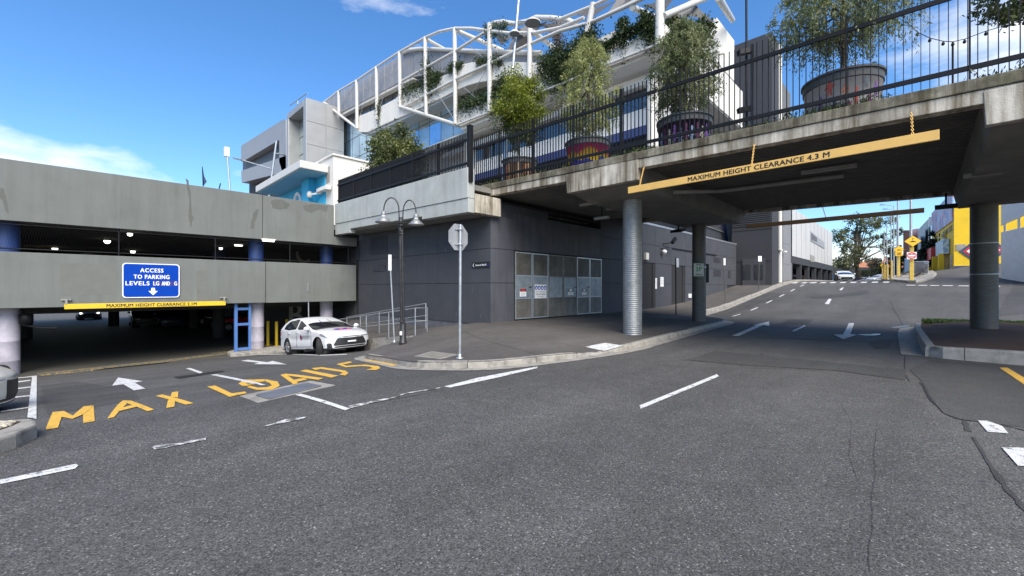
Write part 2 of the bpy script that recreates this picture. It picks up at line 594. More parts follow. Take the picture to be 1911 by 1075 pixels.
def link(name, me, parent=None, loc=None, rot=None):
    """An object from shared mesh data, at a world position (or local to a rotated parent)."""
    o = bpy.data.objects.new(name, me)
    COL.objects.link(o)
    if parent is not None:
        o.parent = parent
    if loc is not None:
        o.location = Vector(loc) - (wloc(parent) if parent is not None else Vector((0, 0, 0)))
    if rot is not None:
        o.rotation_euler = rot
    return o


class MB:
    def __init__(s):
        s.v, s.f, s.sm = [], [], []

    def add(s, vs, fs, smooth=False):
        n = len(s.v)
        s.v += [tuple(p) for p in vs]
        s.f += [tuple(i + n for i in f) for f in fs]
        s.sm += [smooth] * len(fs)
        return s

    def box(s, a, b):
        x0, y0, z0 = a
        x1, y1, z1 = b
        return s.hexa([(x0, y0, z0), (x1, y0, z0), (x1, y1, z0), (x0, y1, z0), (x0, y0, z1), (x1, y0, z1), (x1, y1, z1), (x0, y1, z1)])

    def hexa(s, p):
        return s.add(p, [(3, 2, 1, 0), (4, 5, 6, 7), (0, 1, 5, 4), (1, 2, 6, 5), (2, 3, 7, 6), (3, 0, 4, 7)])

    def bar(s, p, q, w, h, up=(0, 0, 1)):
        p, q, up = Vector(p), Vector(q), Vector(up)
        d = (q - p).normalized()
        r = d.cross(up)
        if r.length < 1e-4:
            r = Vector((1, 0, 0))
        r.normalize()
        u = r.cross(d)
        r, u = r * w / 2, u * h / 2
        return s.hexa([p - r - u, p + r - u, q + r - u, q - r - u, p - r + u, p + r + u, q + r + u, q - r + u])

    def prism(s, poly, z0, z1):
        n = len(poly)
        f0 = z0 if callable(z0) else (lambda x, y: z0)
        f1 = z1 if callable(z1) else (lambda x, y: z1)
        area = sum(poly[i][0] * poly[(i + 1) % n][1] - poly[(i + 1) % n][0] * poly[i][1] for i in range(n))
        if area < 0:
            poly = poly[::-1]
        vs = [(x, y, f0(x, y)) for x, y in poly] + [(x, y, f1(x, y)) for x, y in poly]
        fs = [tuple(range(n - 1, -1, -1)), tuple(range(n, 2 * n))]
        fs += [(i, (i + 1) % n, n + (i + 1) % n, n + i) for i in range(n)]
        return s.add(vs, fs)

    def extr(s, pts, vec):
        """Planar polygon pushed along vec."""
        n = len(pts)
        vec = Vector(vec)
        nor = Vector((0, 0, 0))
        P = [Vector(p) for p in pts]
        for i in range(n):
            nor += P[i].cross(P[(i + 1) % n])
        if nor.dot(vec) > 0:
            P = P[::-1]
        vs = P + [p + vec for p in P]
        fs = [tuple(range(n)), tuple(range(2 * n - 1, n - 1, -1))]
        fs += [((i + 1) % n, i, n + i, n + (i + 1) % n) for i in range(n)]
        return s.add(vs, fs)

    def tube(s, pts, r, n=10, caps=True):
        pts = [Vector(p) for p in pts]
        rs = r if isinstance(r, (list, tuple)) else [r] * len(pts)
        vs, fs = [], []
        up = None
        for i, p in enumerate(pts):
            d = (pts[min(i + 1, len(pts) - 1)] - pts[max(i - 1, 0)]).normalized()
            if up is None:
                up = Vector((0, 0, 1)) if abs(d.z) < 0.9 else Vector((1, 0, 0))
            a = d.cross(up)
            if a.length < 1e-4:
                a = d.cross(Vector((0, 1, 0)))
            a.normalize()
            b = a.cross(d)
            up = b
            for k in range(n):
                t = 2 * math.pi * k / n
                vs.append(p + (a * math.cos(t) + b * math.sin(t)) * rs[i])
        for i in range(len(pts) - 1):
            for k in range(n):
                k2 = (k + 1) % n
                fs.append((i * n + k, i * n + k2, (i + 1) * n + k2, (i + 1) * n + k))
        s.add(vs, fs, True)
        if caps:
            m = len(pts) - 1
            s.add([vs[k] for k in range(n)], [tuple(range(n - 1, -1, -1))])
            s.add([vs[m * n + k] for k in range(n)], [tuple(range(n))])
        return s

    def lathe(s, c, prof, n=24, axis='z', smooth=True):
        vs, fs = [], []
        m = len(prof)
        for k in range(n):
            t = 2 * math.pi * k / n
            ct, st = math.cos(t), math.sin(t)
            for r, z in prof:
                if axis == 'z':
                    vs.append((c[0] + r * ct, c[1] + r * st, c[2] + z))
                elif axis == 'y':
                    vs.append((c[0] + r * ct, c[1] + z, c[2] + r * st))
                else:
                    vs.append((c[0] + z, c[1] + r * ct, c[2] + r * st))
        for k in range(n):
            k2 = (k + 1) % n
            for i in range(m - 1):
                q = (k * m + i, k2 * m + i, k2 * m + i + 1, k * m + i + 1)
                fs.append(q if axis != 'y' else q[::-1])
        return s.add(vs, fs, smooth)

    def mesh(s, name, m, off=(0, 0, 0)):
        me = bpy.data.meshes.new(name)
        o = Vector(off)
        me.from_pydata([(p[0] - o.x, p[1] - o.y, p[2] - o.z) for p in s.v], [], s.f)
        me.polygons.foreach_set('use_smooth', s.sm)
        me.materials.append(m)
        me.update()
        return me

    def build(s, name, m, parent=None, bevel=0.0, local=False):
        off = Vector((0, 0, 0)) if (parent is None or local) else wloc(parent)
        o = bpy.data.objects.new(name, s.mesh(name, m, off))
        COL.objects.link(o)
        if parent is not None:
            o.parent = parent
        if bevel:
            b = o.modifiers.new('bevel', 'BEVEL')
            b.width = bevel
            b.segments = 2
            b.limit_method = 'ANGLE'
        return o


def text2d(body, bold=0.02, spacing=1.0):
    cu = bpy.data.curves.new('txt', 'FONT')
    cu.body = body
    cu.size = 1.0
    cu.offset = bold
    cu.space_character = spacing
    cu.align_x = 'LEFT'
    cu.resolution_u = 3
    ob = bpy.data.objects.new('txt', cu)
    me = bpy.data.meshes.new_from_object(ob)
    vs = [(v.co.x, v.co.y) for v in me.vertices]
    fs = [tuple(p.vertices) for p in me.polygons]
    bpy.data.objects.remove(ob)
    bpy.data.curves.remove(cu)
    bpy.data.meshes.remove(me)
    return vs, fs


def lettering(body, m, parent, origin, xdir, ydir, width=None, height=None, bold=0.02, name='lettering', align='C', fn=None, local=False, lift=0.0, spacing=1.05):
    """Text fitted to width x height, centred on origin, in the plane of xdir and ydir."""
    vs, fs = text2d(body, 0.0, spacing)
    xs = [v[0] for v in vs]
    ys = [v[1] for v in vs]
    x0, x1, y0, y1 = min(xs), max(xs), min(ys), max(ys)
    sy = (height / (y1 - y0)) if height else width / (x1 - x0)
    sx = (width / (x1 - x0)) if width else sy
    o, X, Y = Vector(origin), Vector(xdir).normalized(), Vector(ydir).normalized()
    Nn = X.cross(Y)
    h_ = (y1 - y0) * sy
    # one mesh per word
    par_ = list(range(len(vs)))

    def find(i):
        while par_[i] != i:
            par_[i] = par_[par_[i]]
            i = par_[i]
        return i
    for f in fs:
        for i in f[1:]:
            par_[find(i)] = find(f[0])
    isl = {}
    for i, v in enumerate(vs):
        r_ = find(i)
        a_, b_ = isl.get(r_, (9e9, -9e9))
        isl[r_] = (min(a_, v[0]), max(b_, v[0]))
    word, wid, right = {}, 0, None
    for r_, (a_, b_) in sorted(isl.items(), key=lambda t: t[1][0]):
        if right is not None and a_ - right > .17:
            wid += 1
        word[r_] = wid
        right = b_ if right is None else max(right, b_)
    out = None
    for w in range(wid + 1):
        q = MB()
        fw = [f for f in fs if word[find(f[0])] == w]
        used = sorted({i for f in fw for i in f})
        ix = {i: n for n, i in enumerate(used)}
        for k, (ex, ey) in enumerate(((0, 0), (1, .6), (-1, -.6), (1, -.6), (-1, .6)) if bold > .02 else ((0, 0), (.6, .4), (-.6, -.4))):
            q.add([o + X * ((vs[i][0] - (x0 + x1) / 2) * sx + ex * .035 * h_) + Y * ((vs[i][1] - (y0 + y1) / 2) * sy + ey * .035 * h_) + Nn * (lift + k * .0002) for i in used], [tuple(ix[i] for i in f) for f in fw])
        out = q.build(name, m, parent, local=local)
    return out


def ground_poly(name, pts_px, m, parent, lift=0.008, fn=G, world=False, step=0.6):
    """A painted shape that lies on the ground; its outline is surveyed in the photograph."""
    P = [(p[0], p[1]) if world else onF(p[0], p[1], fn)[:2] for p in pts_px]
    bm = bmesh.new()
    vs = [bm.verts.new((x, y, 0)) for x, y in P]
    try:
        bm.faces.new(vs)
    except Exception:
        pass
    bmesh.ops.triangulate(bm, faces=bm.faces[:])
    for _ in range(5):
        es = [e for e in bm.edges if e.calc_length() > step]
        if not es:
            break
        bmesh.ops.subdivide_edges(bm, edges=es, cuts=1)
        bmesh.ops.triangulate(bm, faces=[f for f in bm.faces if len(f.verts) > 3])
    for v in bm.verts:
        v.co.z = fn(v.co.x, v.co.y) + lift
    bmesh.ops.recalc_face_normals(bm, faces=bm.faces[:])
    if bm.faces and sum(f.normal.z for f in bm.faces) < 0:
        bmesh.ops.reverse_faces(bm, faces=bm.faces[:])
    me = bpy.data.meshes.new(name)
    bm.to_mesh(me)
    bm.free()
    me.materials.append(m)
    o = bpy.data.objects.new(name, me)
    COL.objects.link(o)
    o.parent = parent
    return o


def ground_line(name, p, q, w, m, parent, lift=0.008, fn=G):
    p, q = Vector(p), Vector(q)
    d = (q - p).normalized()
    n = Vector((-d.y, d.x)) * w / 2
    return ground_poly(name, [tuple(p - n), tuple(q - n), tuple(q + n), tuple(p + n)], m, parent, lift, fn, True)


def leaf_mesh(name, centers, dirs, size, aspect, m, jitter=0.35, rng=RNG):
    """Leaf-sized faces: centers (n,3), dirs (n,3) unit axis of each leaf."""
    n = len(centers)
    c = np.asarray(centers, float)
    d = np.asarray(dirs, float)
    d /= np.linalg.norm(d, axis=1)[:, None] + 1e-9
    r = rng.normal(size=(n, 3))
    a = np.cross(d, r)
    a /= np.linalg.norm(a, axis=1)[:, None] + 1e-9
    ln = size * (1 + jitter * rng.uniform(-1, 1, n))[:, None]
    wd = ln * aspect
    nn = np.cross(a, d)
    v = np.empty((n, 4, 3))
    v[:, 0] = c - d * ln / 2
    v[:, 1] = c + a * wd / 2 + nn * ln * 0.08
    v[:, 2] = c + d * ln / 2
    v[:, 3] = c - a * wd / 2 + nn * ln * 0.08
    me = bpy.data.meshes.new(name)
    me.vertices.add(4 * n)
    me.vertices.foreach_set('co', v.ravel())
    me.loops.add(4 * n)
    me.loops.foreach_set('vertex_index', np.arange(4 * n))
    me.polygons.add(n)
    me.polygons.foreach_set('loop_start', np.arange(n) * 4)
    me.polygons.foreach_set('loop_total', np.full(n, 4))
    me.materials.append(m)
    me.update()
    me.validate()
    return me


# ------------------------------------------------------------------ ground, road, footpath, kerbs
def grid_sheet(name, xs, ys, fn, m):
    xs, ys = np.asarray(xs), np.asarray(ys)
    nx, ny = len(xs), len(ys)
    co = np.array([(x, y, fn(x, y)) for x in xs for y in ys], float)
    me = bpy.data.meshes.new(name)
    me.vertices.add(nx * ny)
    me.vertices.foreach_set('co', co.ravel())
    i, j = np.meshgrid(np.arange(nx - 1), np.arange(ny - 1), indexing='ij')
    a = (i * ny + j).ravel()
    idx = np.stack([a, a + ny, a + ny + 1, a + 1], 1)
    nf = len(idx)
    me.loops.add(4 * nf)
    me.loops.foreach_set('vertex_index', idx.ravel())
    me.polygons.add(nf)
    me.polygons.foreach_set('loop_start', np.arange(nf) * 4)
    me.polygons.foreach_set('loop_total', np.full(nf, 4))
    me.polygons.foreach_set('use_smooth', np.ones(nf, bool))
    me.materials.append(m)
    me.update()
    o = bpy.data.objects.new(name, me)
    COL.objects.link(o)
    o['kind'] = 'structure'
    return o


M_EARTH = mat('dry_ground', (0.12, 0.11, 0.085), 0.95, var=0.3, scale=0.2)
grid_sheet('ground', [-900, -300, -60, 40, 150, 400, 900], [-900, -300, -80, 0, 80, 300, 900], lambda x, y: (zmain(x) - 0.4 if x > 120 else -4.0), M_EARTH)
rx = np.concatenate([np.arange(-40, 62, 0.5), np.arange(62, 100, 2), np.arange(100, 181, 10)])
ry = np.concatenate([np.arange(-60, -14, 2), np.arange(-14, 24, 0.5), np.arange(24, 90, 3)])
road = grid_sheet('road', rx, ry, G, M_ASPH)

KERB = [(8.25, 13.35), (6.7, 13.0), (6.0, 12.4), (5.62, 11.0), (5.33, 9.5), (5.0, 8.3), (4.98, 7.75), (5.2, 7.2), (5.65, 6.55), (6.3, 6.2), (8.0, 5.82), (10, 5.55), (12, 5.75),
        (16.5, 6.15), (20.6, 6.4), (21.5, 6.65), (21.9, 7.2), (22.7, 8.4), (24, 8.95), (30, 8.85), (37, 8.7), (48, 8.3), (70, 8.1)]


def resample(P, step, closed=False):
    P = [Vector((p[0], p[1])) for p in P]
    if closed:
        P.append(P[0])
    # rounded corners, then even spacing
    Q = [P[0]]
    for k in range(len(P) - 1):
        Q += [P[k].lerp(P[k + 1], 0.25), P[k].lerp(P[k + 1], 0.75)]
    Q.append(P[-1])
    out, acc = [Q[0]], 0.0
    for k in range(len(Q) - 1):
        seg = (Q[k + 1] - Q[k]).length
        d = step - acc
        while d <= seg:
            out.append(Q[k].lerp(Q[k + 1], d / seg))
            d += step
        acc = (acc + seg) % step if seg else acc
    if (out[-1] - Q[-1]).length > step * 0.3:
        out.append(Q[-1])
    return out


def kerb_run(P, parent, m, side, lo, hi, width=0.16, step=0.4, stone=4, gap=0.012, gutter=None, jit=0.006):
    """Kerb stones laid along P; side = +1 when the footpath lies to the left of the path direction."""
    pts = resample(P, step)
    nrm = []
    for i in range(len(pts)):
        d = (pts[min(i + 1, len(pts) - 1)] - pts[max(0, i - 1)]).normalized()
        nrm.append(Vector((-d.y, d.x)) * side)
    i = 0
    while i < len(pts) - 1:
        j = min(i + stone + random.choice((-1, 0, 0, 1)), len(pts) - 1)
        dz = random.uniform(-jit, jit)
        dn = random.uniform(-jit, jit)
        vs, fs = [], []
        for k in range(i, j + 1):
            p, n = pts[k].copy(), nrm[k]
            if k == i and i:
                p += (pts[k + 1] - pts[k]).normalized() * gap
            p += n * dn
            b = lo(p.x, p.y) - 0.08
            t = hi(p.x, p.y) + dz
            a, c, e = p, p + n * 0.035, p + n * width
            vs += [(a.x, a.y, b), (a.x + n.x * .012, a.y + n.y * .012, t - 0.035), (c.x, c.y, t), (e.x, e.y, t + .004), (e.x, e.y, b)]
        m_ = j - i
        for k in range(m_):
            for q in range(4):
                f = (k * 5 + q, (k + 1) * 5 + q, (k + 1) * 5 + q + 1, k * 5 + q + 1)
                fs.append(f if side > 0 else f[::-1])
        fs.append(tuple(range(5)) if side < 0 else tuple(range(4, -1, -1)))
        e5 = [m_ * 5 + q for q in range(5)]
        fs.append(tuple(e5[::-1]) if side < 0 else tuple(e5))
        q = MB()
        q.add(vs, fs)
        q.build('kerb_stone', m, parent)
        i = j
    if gutter:
        vs, fs = [], []
        for k in range(len(pts)):
            p, n = pts[k], nrm[k]
            a = p - n * gutter
            c = p + n * 0.02
            vs += [(a.x, a.y, lo(a.x, a.y) + 0.010), (c.x, c.y, lo(c.x, c.y) + 0.006)]
        for k in range(len(pts) - 1):
            f = (2 * k, 2 * k + 2, 2 * k + 3, 2 * k + 1)
            fs.append(f if side > 0 else f[::-1])
        q = MB()
        q.add(vs, fs, True)
        q.build('gutter', m, parent)


kerb = thing('kerb', None, None)
kerb['kind'] = 'structure'
ramp_c = 8.9


def Ftop(x, y):                  # kerb top: dips at the pram ramp
    z = F(x, y)
    if 5.0 < y < 6.7:
        z -= 0.085 * math.exp(-((x - ramp_c) / 0.75) ** 2)
    return z


kerb_run(KERB, kerb, M_KERB, 1, G, Ftop, gutter=0.3)

# the footpath surface between the kerb and the walls
_k = resample(KERB, 0.1)


def k_between(s):
    ts = []
    for a, b in zip(_k[:-1], _k[1:]):
        if (a.x - s) * (b.x - s) <= 0 and abs(a.x - b.x) > 1e-6:
            ts.append(a.y + (b.y - a.y) * (s - a.x) / (b.x - a.x))
    return ts


fv, ff = [], []
prev = None
NR = 26
for s_ in list(np.arange(5.0, 8.2, 0.06)) + list(np.arange(8.26, 12, 0.2)) + list(np.arange(12, 48, 0.4)) + list(np.arange(48, 70, 2)):
    ts = k_between(s_)
    lo_t = min(ts) if ts else 8.1
    if s_ < 8.25:
        hi_t = max(ts)
        lo_t, hi_t = lo_t + 0.02, hi_t - 0.02
        if hi_t - lo_t < 0.02:
            hi_t = lo_t + 0.02
    else:
        lo_t += 0.12
        hi_t = 13.25 if s_ < 10.65 else 11.6 if s_ < 40 else 9.0
    row = []
    for k in range(NR):
        t_ = lo_t + (hi_t - lo_t) * k / (NR - 1)
        row.append(len(fv))
        fv.append((s_, t_, Ftop(s_, t_)))
    if prev:
        for k in range(NR - 1):
            ff.append((prev[k], row[k], row[k + 1], prev[k + 1]))
    prev, prev_hi = row, hi_t
nb0 = len(fv)
ss = np.linspace(8.22, 10.62, 13)
tt = np.linspace(13.2, 22.5, 32)
fv += [(a, b, F(a, b)) for a in ss for b in tt]
ff += [(nb0 + i * 32 + j, nb0 + (i + 1) * 32 + j, nb0 + (i + 1) * 32 + j + 1, nb0 + i * 32 + j + 1) for i in range(12) for j in range(31)]
q = MB()
q.add(fv, ff, True)
footpath = q.build('footpath', M_FOOT)
footpath['kind'] = 'structure'
# edge of the ramp beside the parking bay
q = MB()
for k in range(24):
    a, b = 13.2 + k * 0.4, 13.2 + (k + 1) * 0.4
    q.hexa([(8.2, a, G(8.2, a) - .3), (8.36, a, G(8.3, a) - .3), (8.36, b, G(8.3, b) - .3), (8.2, b, G(8.2, b) - .3),
            (8.2, a, F(8.3, a) + .03), (8.36, a, F(8.3, a) + .03), (8.36, b, F(8.3, b) + .03), (8.2, b, F(8.3, b) + .03)])
q.build('ramp_edge', M_KERB, footpath)
ground_poly('painted_pad', [(1092, 648), (1130, 640.5), (1163, 646), (1127, 656)], M_WHITE_P, footpath, 0.012, Ftop)
_pit = [onF(*p, F)[:2] for p in ((772, 665), (806, 656), (855, 662), (822, 670.5))]
q = MB()
q.prism(_pit, lambda x, y: F(x, y) - .02, lambda x, y: F(x, y) + .008)
pit = q.build('pit_cover', M_KERB, footpath)
c_ = Vector((sum(p[0] for p in _pit) / 4, sum(p[1] for p in _pit) / 4))
q = MB()
q.prism([tuple(c_ + (Vector(p) - c_) * 0.8) for p in _pit], lambda x, y: F(x, y), lambda x, y: F(x, y) + .014)
q.build('pit_lid', mat('worn_lid_concrete', (0.22, 0.205, 0.165), .9, var=.25, scale=5), pit)
for a, b in (((13.0, 6.0), (12.6, 11.4)), ((18.2, 6.4), (18.2, 11.4)), ((7.2, 6.2), (9.0, 11.2))):
    ground_line('expansion_joint', a, b, 0.014, M_ASPH3, footpath, 0.004, Ftop)
ground_poly('asphalt_repair', [(1150, 600), (1225, 592), (1290, 598), (1210, 612)], M_ASPH2, footpath, 0.004, Ftop)

# ---- painted markings and repairs on the road
z1 = lambda x, y: (x / 3.5833, 620 + y / 3.5833)
z2 = lambda x, y: (380 + x / 3.981, 620 + y / 3.981)
Zp = lambda f, L: [f(x, y) for x, y in L]


_mk = [0]


def Gf(x, y):                    # road, or the garage slab where it starts
    return max(G(x, y), -1.444) if y > 22.4 and x < 10.5 else G(x, y)


def mark(name, L, m, lift=0.008, fn=G):
    _mk[0] = (_mk[0] + 1) % 4
    return ground_poly(name, L, m, road, lift + .0012 * _mk[0], fn)


for L in ([(305, 655), (352, 538), (428, 531), (412, 570), (388, 643)], [(352, 538), (428, 531), (487, 562), (485, 584), (412, 570)], [(487, 562), (560, 500), (626, 494), (560, 552), (485, 584)], [(556, 556), (626, 494), (633, 598), (556, 611)]):
    mark('painted_letter', Zp(z1, L), M_YELL_P)
for L in ([(717, 582), (792, 482), (822, 460), (850, 478), (762, 573)], [(822, 460), (876, 461), (1031, 522), (985, 533), (850, 478)], [(790, 514), (918, 484), (940, 496), (790, 534)]):
    mark('painted_letter', Zp(z1, L), M_YELL_P)
for L in ([(1040, 428), (1087, 419), (1296, 478), (1241, 487)], [(1150, 404), (1192, 399), (1190, 440), (1140, 436)], [(1124, 455), (1172, 458), (1165, 502), (1112, 511)]):
    mark('painted_letter', Zp(z1, L), M_YELL_P)
for L in ([(25, 408), (85, 400), (210, 459), (306, 445), (320, 458), (190, 485)],
          [(455, 352), (300, 355), (258, 384), (288, 402), (348, 399), (312, 384), (345, 368), (455, 367)],
          [(460, 352), (550, 370), (566, 402), (510, 430), (392, 432), (320, 411), (350, 402), (402, 415), (470, 412), (507, 399), (490, 381), (458, 367)],
          [(570, 320), (606, 311), (706, 384), (665, 390)], [(606, 311), (690, 318), (892, 345), (850, 358), (625, 326)], [(655, 358), (742, 343), (775, 351), (690, 372)],
          [(715, 290), (762, 280), (1000, 326), (948, 340)],
          [(800, 269), (878, 262), (1052, 288), (1076, 305), (1052, 325), (1008, 319), (1032, 305), (1016, 298), (868, 275), (832, 284)],
          [(985, 240), (1085, 219), (1106, 228), (1035, 243), (1062, 252), (1200, 244), (1302, 256), (1312, 270), (1282, 285), (1205, 283), (1258, 270), (1232, 259), (1170, 255), (1055, 264)],
          [(1165, 211), (1206, 204), (1442, 244), (1402, 253)], [(1270, 204), (1312, 199), (1330, 205), (1288, 211)]):
    mark('painted_letter', Zp(z2, L), M_YELL_P)
mark('painted_arrow', Zp(z1, [(750, 360), (790, 305), (955, 330), (900, 340), (972, 380), (895, 392), (825, 350)]), M_WHITE_P)
mark('painted_arrow', Zp(z2, [(275, 215), (330, 207), (470, 225), (515, 215), (617, 242), (370, 240), (410, 229)]), M_WHITE_P)
for L in ([z1(1243, 243), z1(1272, 240), z1(1358, 270), z1(1335, 277)], [z1(1405, 287), z1(1450, 283), z1(1600, 313), z1(1720, 340), z1(1690, 348), z1(1560, 318)],
          Zp(z2, [(345, 371), (372, 368), (462, 395), (425, 398)]), Zp(z2, [(678, 470), (722, 462), (1087, 573), (1050, 586)])):
    mark('lane_line', L, M_WHITE_P)
for L, m_ in (([(0, 897), (142, 867), (146, 870), (140, 876), (0, 905)], M_WHITE_P), ([(284, 836), (300, 830), (330, 829), (384, 818), (384, 822), (290, 841)], M_WORN_P),
              (Zp(z2, [(440, 705), (600, 655), (765, 632), (740, 648), (470, 703)]), M_WORN_P), (Zp(z2, [(1075, 552), (1410, 484), (1500, 455), (1790, 410), (1790, 414), (1500, 462), (1400, 496), (1080, 572)]), M_WORN_P),
              ([(829, 722), (890, 706), (1003, 684.5), (1003, 687.5), (930, 705), (840, 724)], M_WHITE_P),
              ([(1193, 758), (1338, 699), (1342, 703), (1196, 764)], M_WHITE_P),
              ([(1478, 617.5), (1501, 607), (1504, 608.5), (1482, 619.5)], M_WHITE_P), ([(1539, 567.5), (1547, 558), (1552, 558.5), (1547, 568)], M_WHITE_P), ([(1566, 541), (1572, 536.8), (1575, 537), (1570, 542)], M_WHITE_P),
              ([(1825, 786), (1842, 786.5), (1870, 796), (1882, 810), (1843, 807)], M_WHITE_P), ([(1869, 836), (1925, 838), (1925, 872), (1900, 871)], M_WHITE_P)):
    mark('lane_line', L, m_)
mark('lane_line', [(1865, 687), (1880, 687), (1925, 714), (1925, 728)], M_YELL_P)
for L in ([(1366, 627), (1412, 607), (1405, 607), (1435, 600.3), (1436, 608.5), (1424, 607), (1378, 628)], [(1584, 603.5), (1594, 603.5), (1587, 624), (1600, 625), (1574, 633.5), (1556, 625), (1573, 625)]):
    mark('painted_arrow', L, M_WHITE_P, 0.012)
# parking bay dashes beyond the bridge, pedestrian crossing dashes, side street give-way dashes
for s_ in np.arange(21.2, 46, 3.2):
    t_ = 7.35 - (s_ - 21) * 0.018
    ground_line('lane_line', (s_, t_), (s_ + 1.3, t_ - 0.02), 0.11, M_WHITE_P, road, 0.014)
for k in range(10):
    t_ = 1.8 + k * 0.66
    ground_line('lane_line', (43.6, t_), (43.6, t_ + 0.36), 1.3, M_WHITE_P, road, 0.03)
    ground_line('lane_line', (48.0, t_), (48.0, t_ + 0.36), 1.3, M_WHITE_P, road, 0.03)
for px in (1700, 1722, 1744, 1767, 1797, 1855):
    a = onF(px - 8, 533.0 + (px - 1700) * 0.013)
    b = onF(px + 8 + (px > 1760) * 3, 533.2 + (px - 1700) * 0.013)
    ground_line('lane_line', a[:2], b[:2], 0.42, M_WHITE_P, road, 0.03)
# the striped bay beside the silver car
mark('lane_line', [(60, 701), (68.7, 700), (68, 783), (51, 780)], M_WHITE_P)
mark('lane_line', [(14, 704), (60, 699.5), (68.5, 700), (66, 703.5), (24, 707.5)], M_WHITE_P)
for y0, y1 in ((716, 709), (727, 722), (743, 738), (768.5, 760)):
    mark('lane_line', [(-30, y0 + 4), (57, y1), (57, y1 + 2.0), (-30, y0 + 7)], M_WHITE_P)
# yellow strip at the garage threshold, white stop line in front of the parked car
mark('lane_line', Zp(z1, [(250, 276), (700, 228), (1100, 186), (1575, 126), (1578, 140), (1100, 203), (700, 243), (330, 288), (250, 297)]), M_YELLW_P, .008, Gf)
mark('lane_line', Zp(z1, [(1400, 140), (1560, 122), (1578, 135), (1430, 152)]), M_YELLW_P, 0.012, Gf)
mark('lane_line', Zp(z2, [(300, 152), (620, 160), (880, 170), (1060, 163), (1068, 168), (880, 176), (620, 166), (310, 158)]), M_WHITE_P)
# asphalt repairs and cracks
mark('asphalt_patch', [(1511, 556), (1620, 541), (1621, 548.5), (1537, 557)], M_ASPH2, 0.008)
mark('asphalt_patch', [(1452, 606), (1470, 596.5), (1520, 596), (1505, 606)], M_ASPH3, 0.004)
mark('asphalt_patch', [(1300, 584), (1340, 577), (1426, 545), (1470, 547), (1420, 566), (1345, 590)], M_ASPH2, 0.005)
mark('asphalt_patch', [(1697, 690), (1735, 672), (1925, 686), (1925, 800), (1793, 783), (1762, 772), (1738, 744), (1722, 714)], M_ASPH2, 0.004)
mark('asphalt_patch', [(1282, 672), (1335, 655), (1400, 662), (1690, 690), (1690, 710), (1560, 692), (1390, 682)], M_ASPH2, 0.004)
mark('asphalt_patch', [(75, 740), (240, 715), (260, 745), (90, 775)], M_ASPH2, 0.003)
mark('asphalt_patch', [(75, 720), (140, 712), (210, 722), (80, 738)], M_ASPH2, 0.0035)
mark('asphalt_patch', [(1880, 500), (1925, 500), (1925, 585), (1858, 590), (1893, 530)], M_ASPH2, 0.006)


def crack(L, w, m=M_TAR, n=5):
    P = []
    for a, b in zip(L[:-1], L[1:]):
        for k in range(n):
            f = k / n
            P.append((a[0] + (b[0] - a[0]) * f + random.uniform(-1.2, 1.2), a[1] + (b[1] - a[1]) * f + random.uniform(-.5, .5)))
    P.append(L[-1])
    pts = [Vector(onF(x, y)[:2]) for x, y in P]
    vs, fs = [], []
    for i, p in enumerate(pts):
        d = (pts[min(i + 1, len(pts) - 1)] - pts[max(0, i - 1)]).normalized()
        n_ = Vector((-d.y, d.x)) * w * random.uniform(0.25, 0.7)
        for e in (p - n_, p + n_):
            vs.append((e.x, e.y, G(e.x, e.y) + 0.006))
    for i in range(len(pts) - 1):
        fs.append((2 * i, 2 * i + 2, 2 * i + 3, 2 * i + 1))
    q_ = MB()
    q_.add(vs, fs)
    q_.build('road_crack', m, road)


crack([(1687, 640), (1690, 700), (1697, 712)], .012)
crack([(1718, 714), (1738, 748), (1765, 773), (1793, 784), (1850, 790), (1925, 806)], .03)
crack([(1797, 782), (1808, 806)], .05, M_ASPH3)
crack([(1816, 816), (1850, 872), (1880, 915), (1925, 962)], .04, M_ASPH3)
crack([(1636, 800), (1631, 850), (1634, 885), (1626, 930), (1629, 985), (1621, 1020), (1623, 1070)], .004, M_ASPH3)
crack([(1560, 735), (1590, 790), (1585, 850), (1604, 905)], .003, M_ASPH3)
crack([(640, 905), (720, 880), (800, 884), (905, 858)], .003, M_ASPH3)
crack([(1277, 673), (1340, 655)], .014)
crack([(1283, 672), (1390, 686), (1560, 693), (1690, 704)], .012)
crack([(1382, 683), (1392, 679)], .03)
crack([(1402, 669), (1424, 660)], .03)
crack([(1275, 627), (1480, 632), (1690, 640)], .05, M_ASPH3)
crack([(1480, 632), (1600, 638), (1690, 637)], .09, M_ASPH3)
crack([(1660, 560), (1672, 585), (1690, 612)], .025, M_ASPH3)
crack([(1660, 556), (1672, 548), (1700, 540)], .03, M_ASPH3)
crack([(700, 752), (830, 728)], .01, M_ASPH3)
crack([(960, 700), (1100, 690)], .006)
q = mark('wet_patch', [(1600, 625), (1612, 624), (1622, 624.6), (1634, 623.2), (1645, 623.6), (1640, 626), (1626, 627), (1612, 626.6)], M_WET, 0.010)
mark('wet_patch', [(1660, 612.5), (1668, 609.8), (1680, 608.9), (1690, 607), (1699, 607.4), (1696, 610), (1686, 611.2), (1676, 613)], M_WET, 0.010)
mark('wet_patch', [(1620, 640), (1640, 634), (1668, 634), (1660, 650), (1632, 652)], M_ASPH3, 0.005)

M_GRATE = mat('dark_grate_steel', (0.24, 0.25, 0.28), 0.5, 0.5, var=.2)
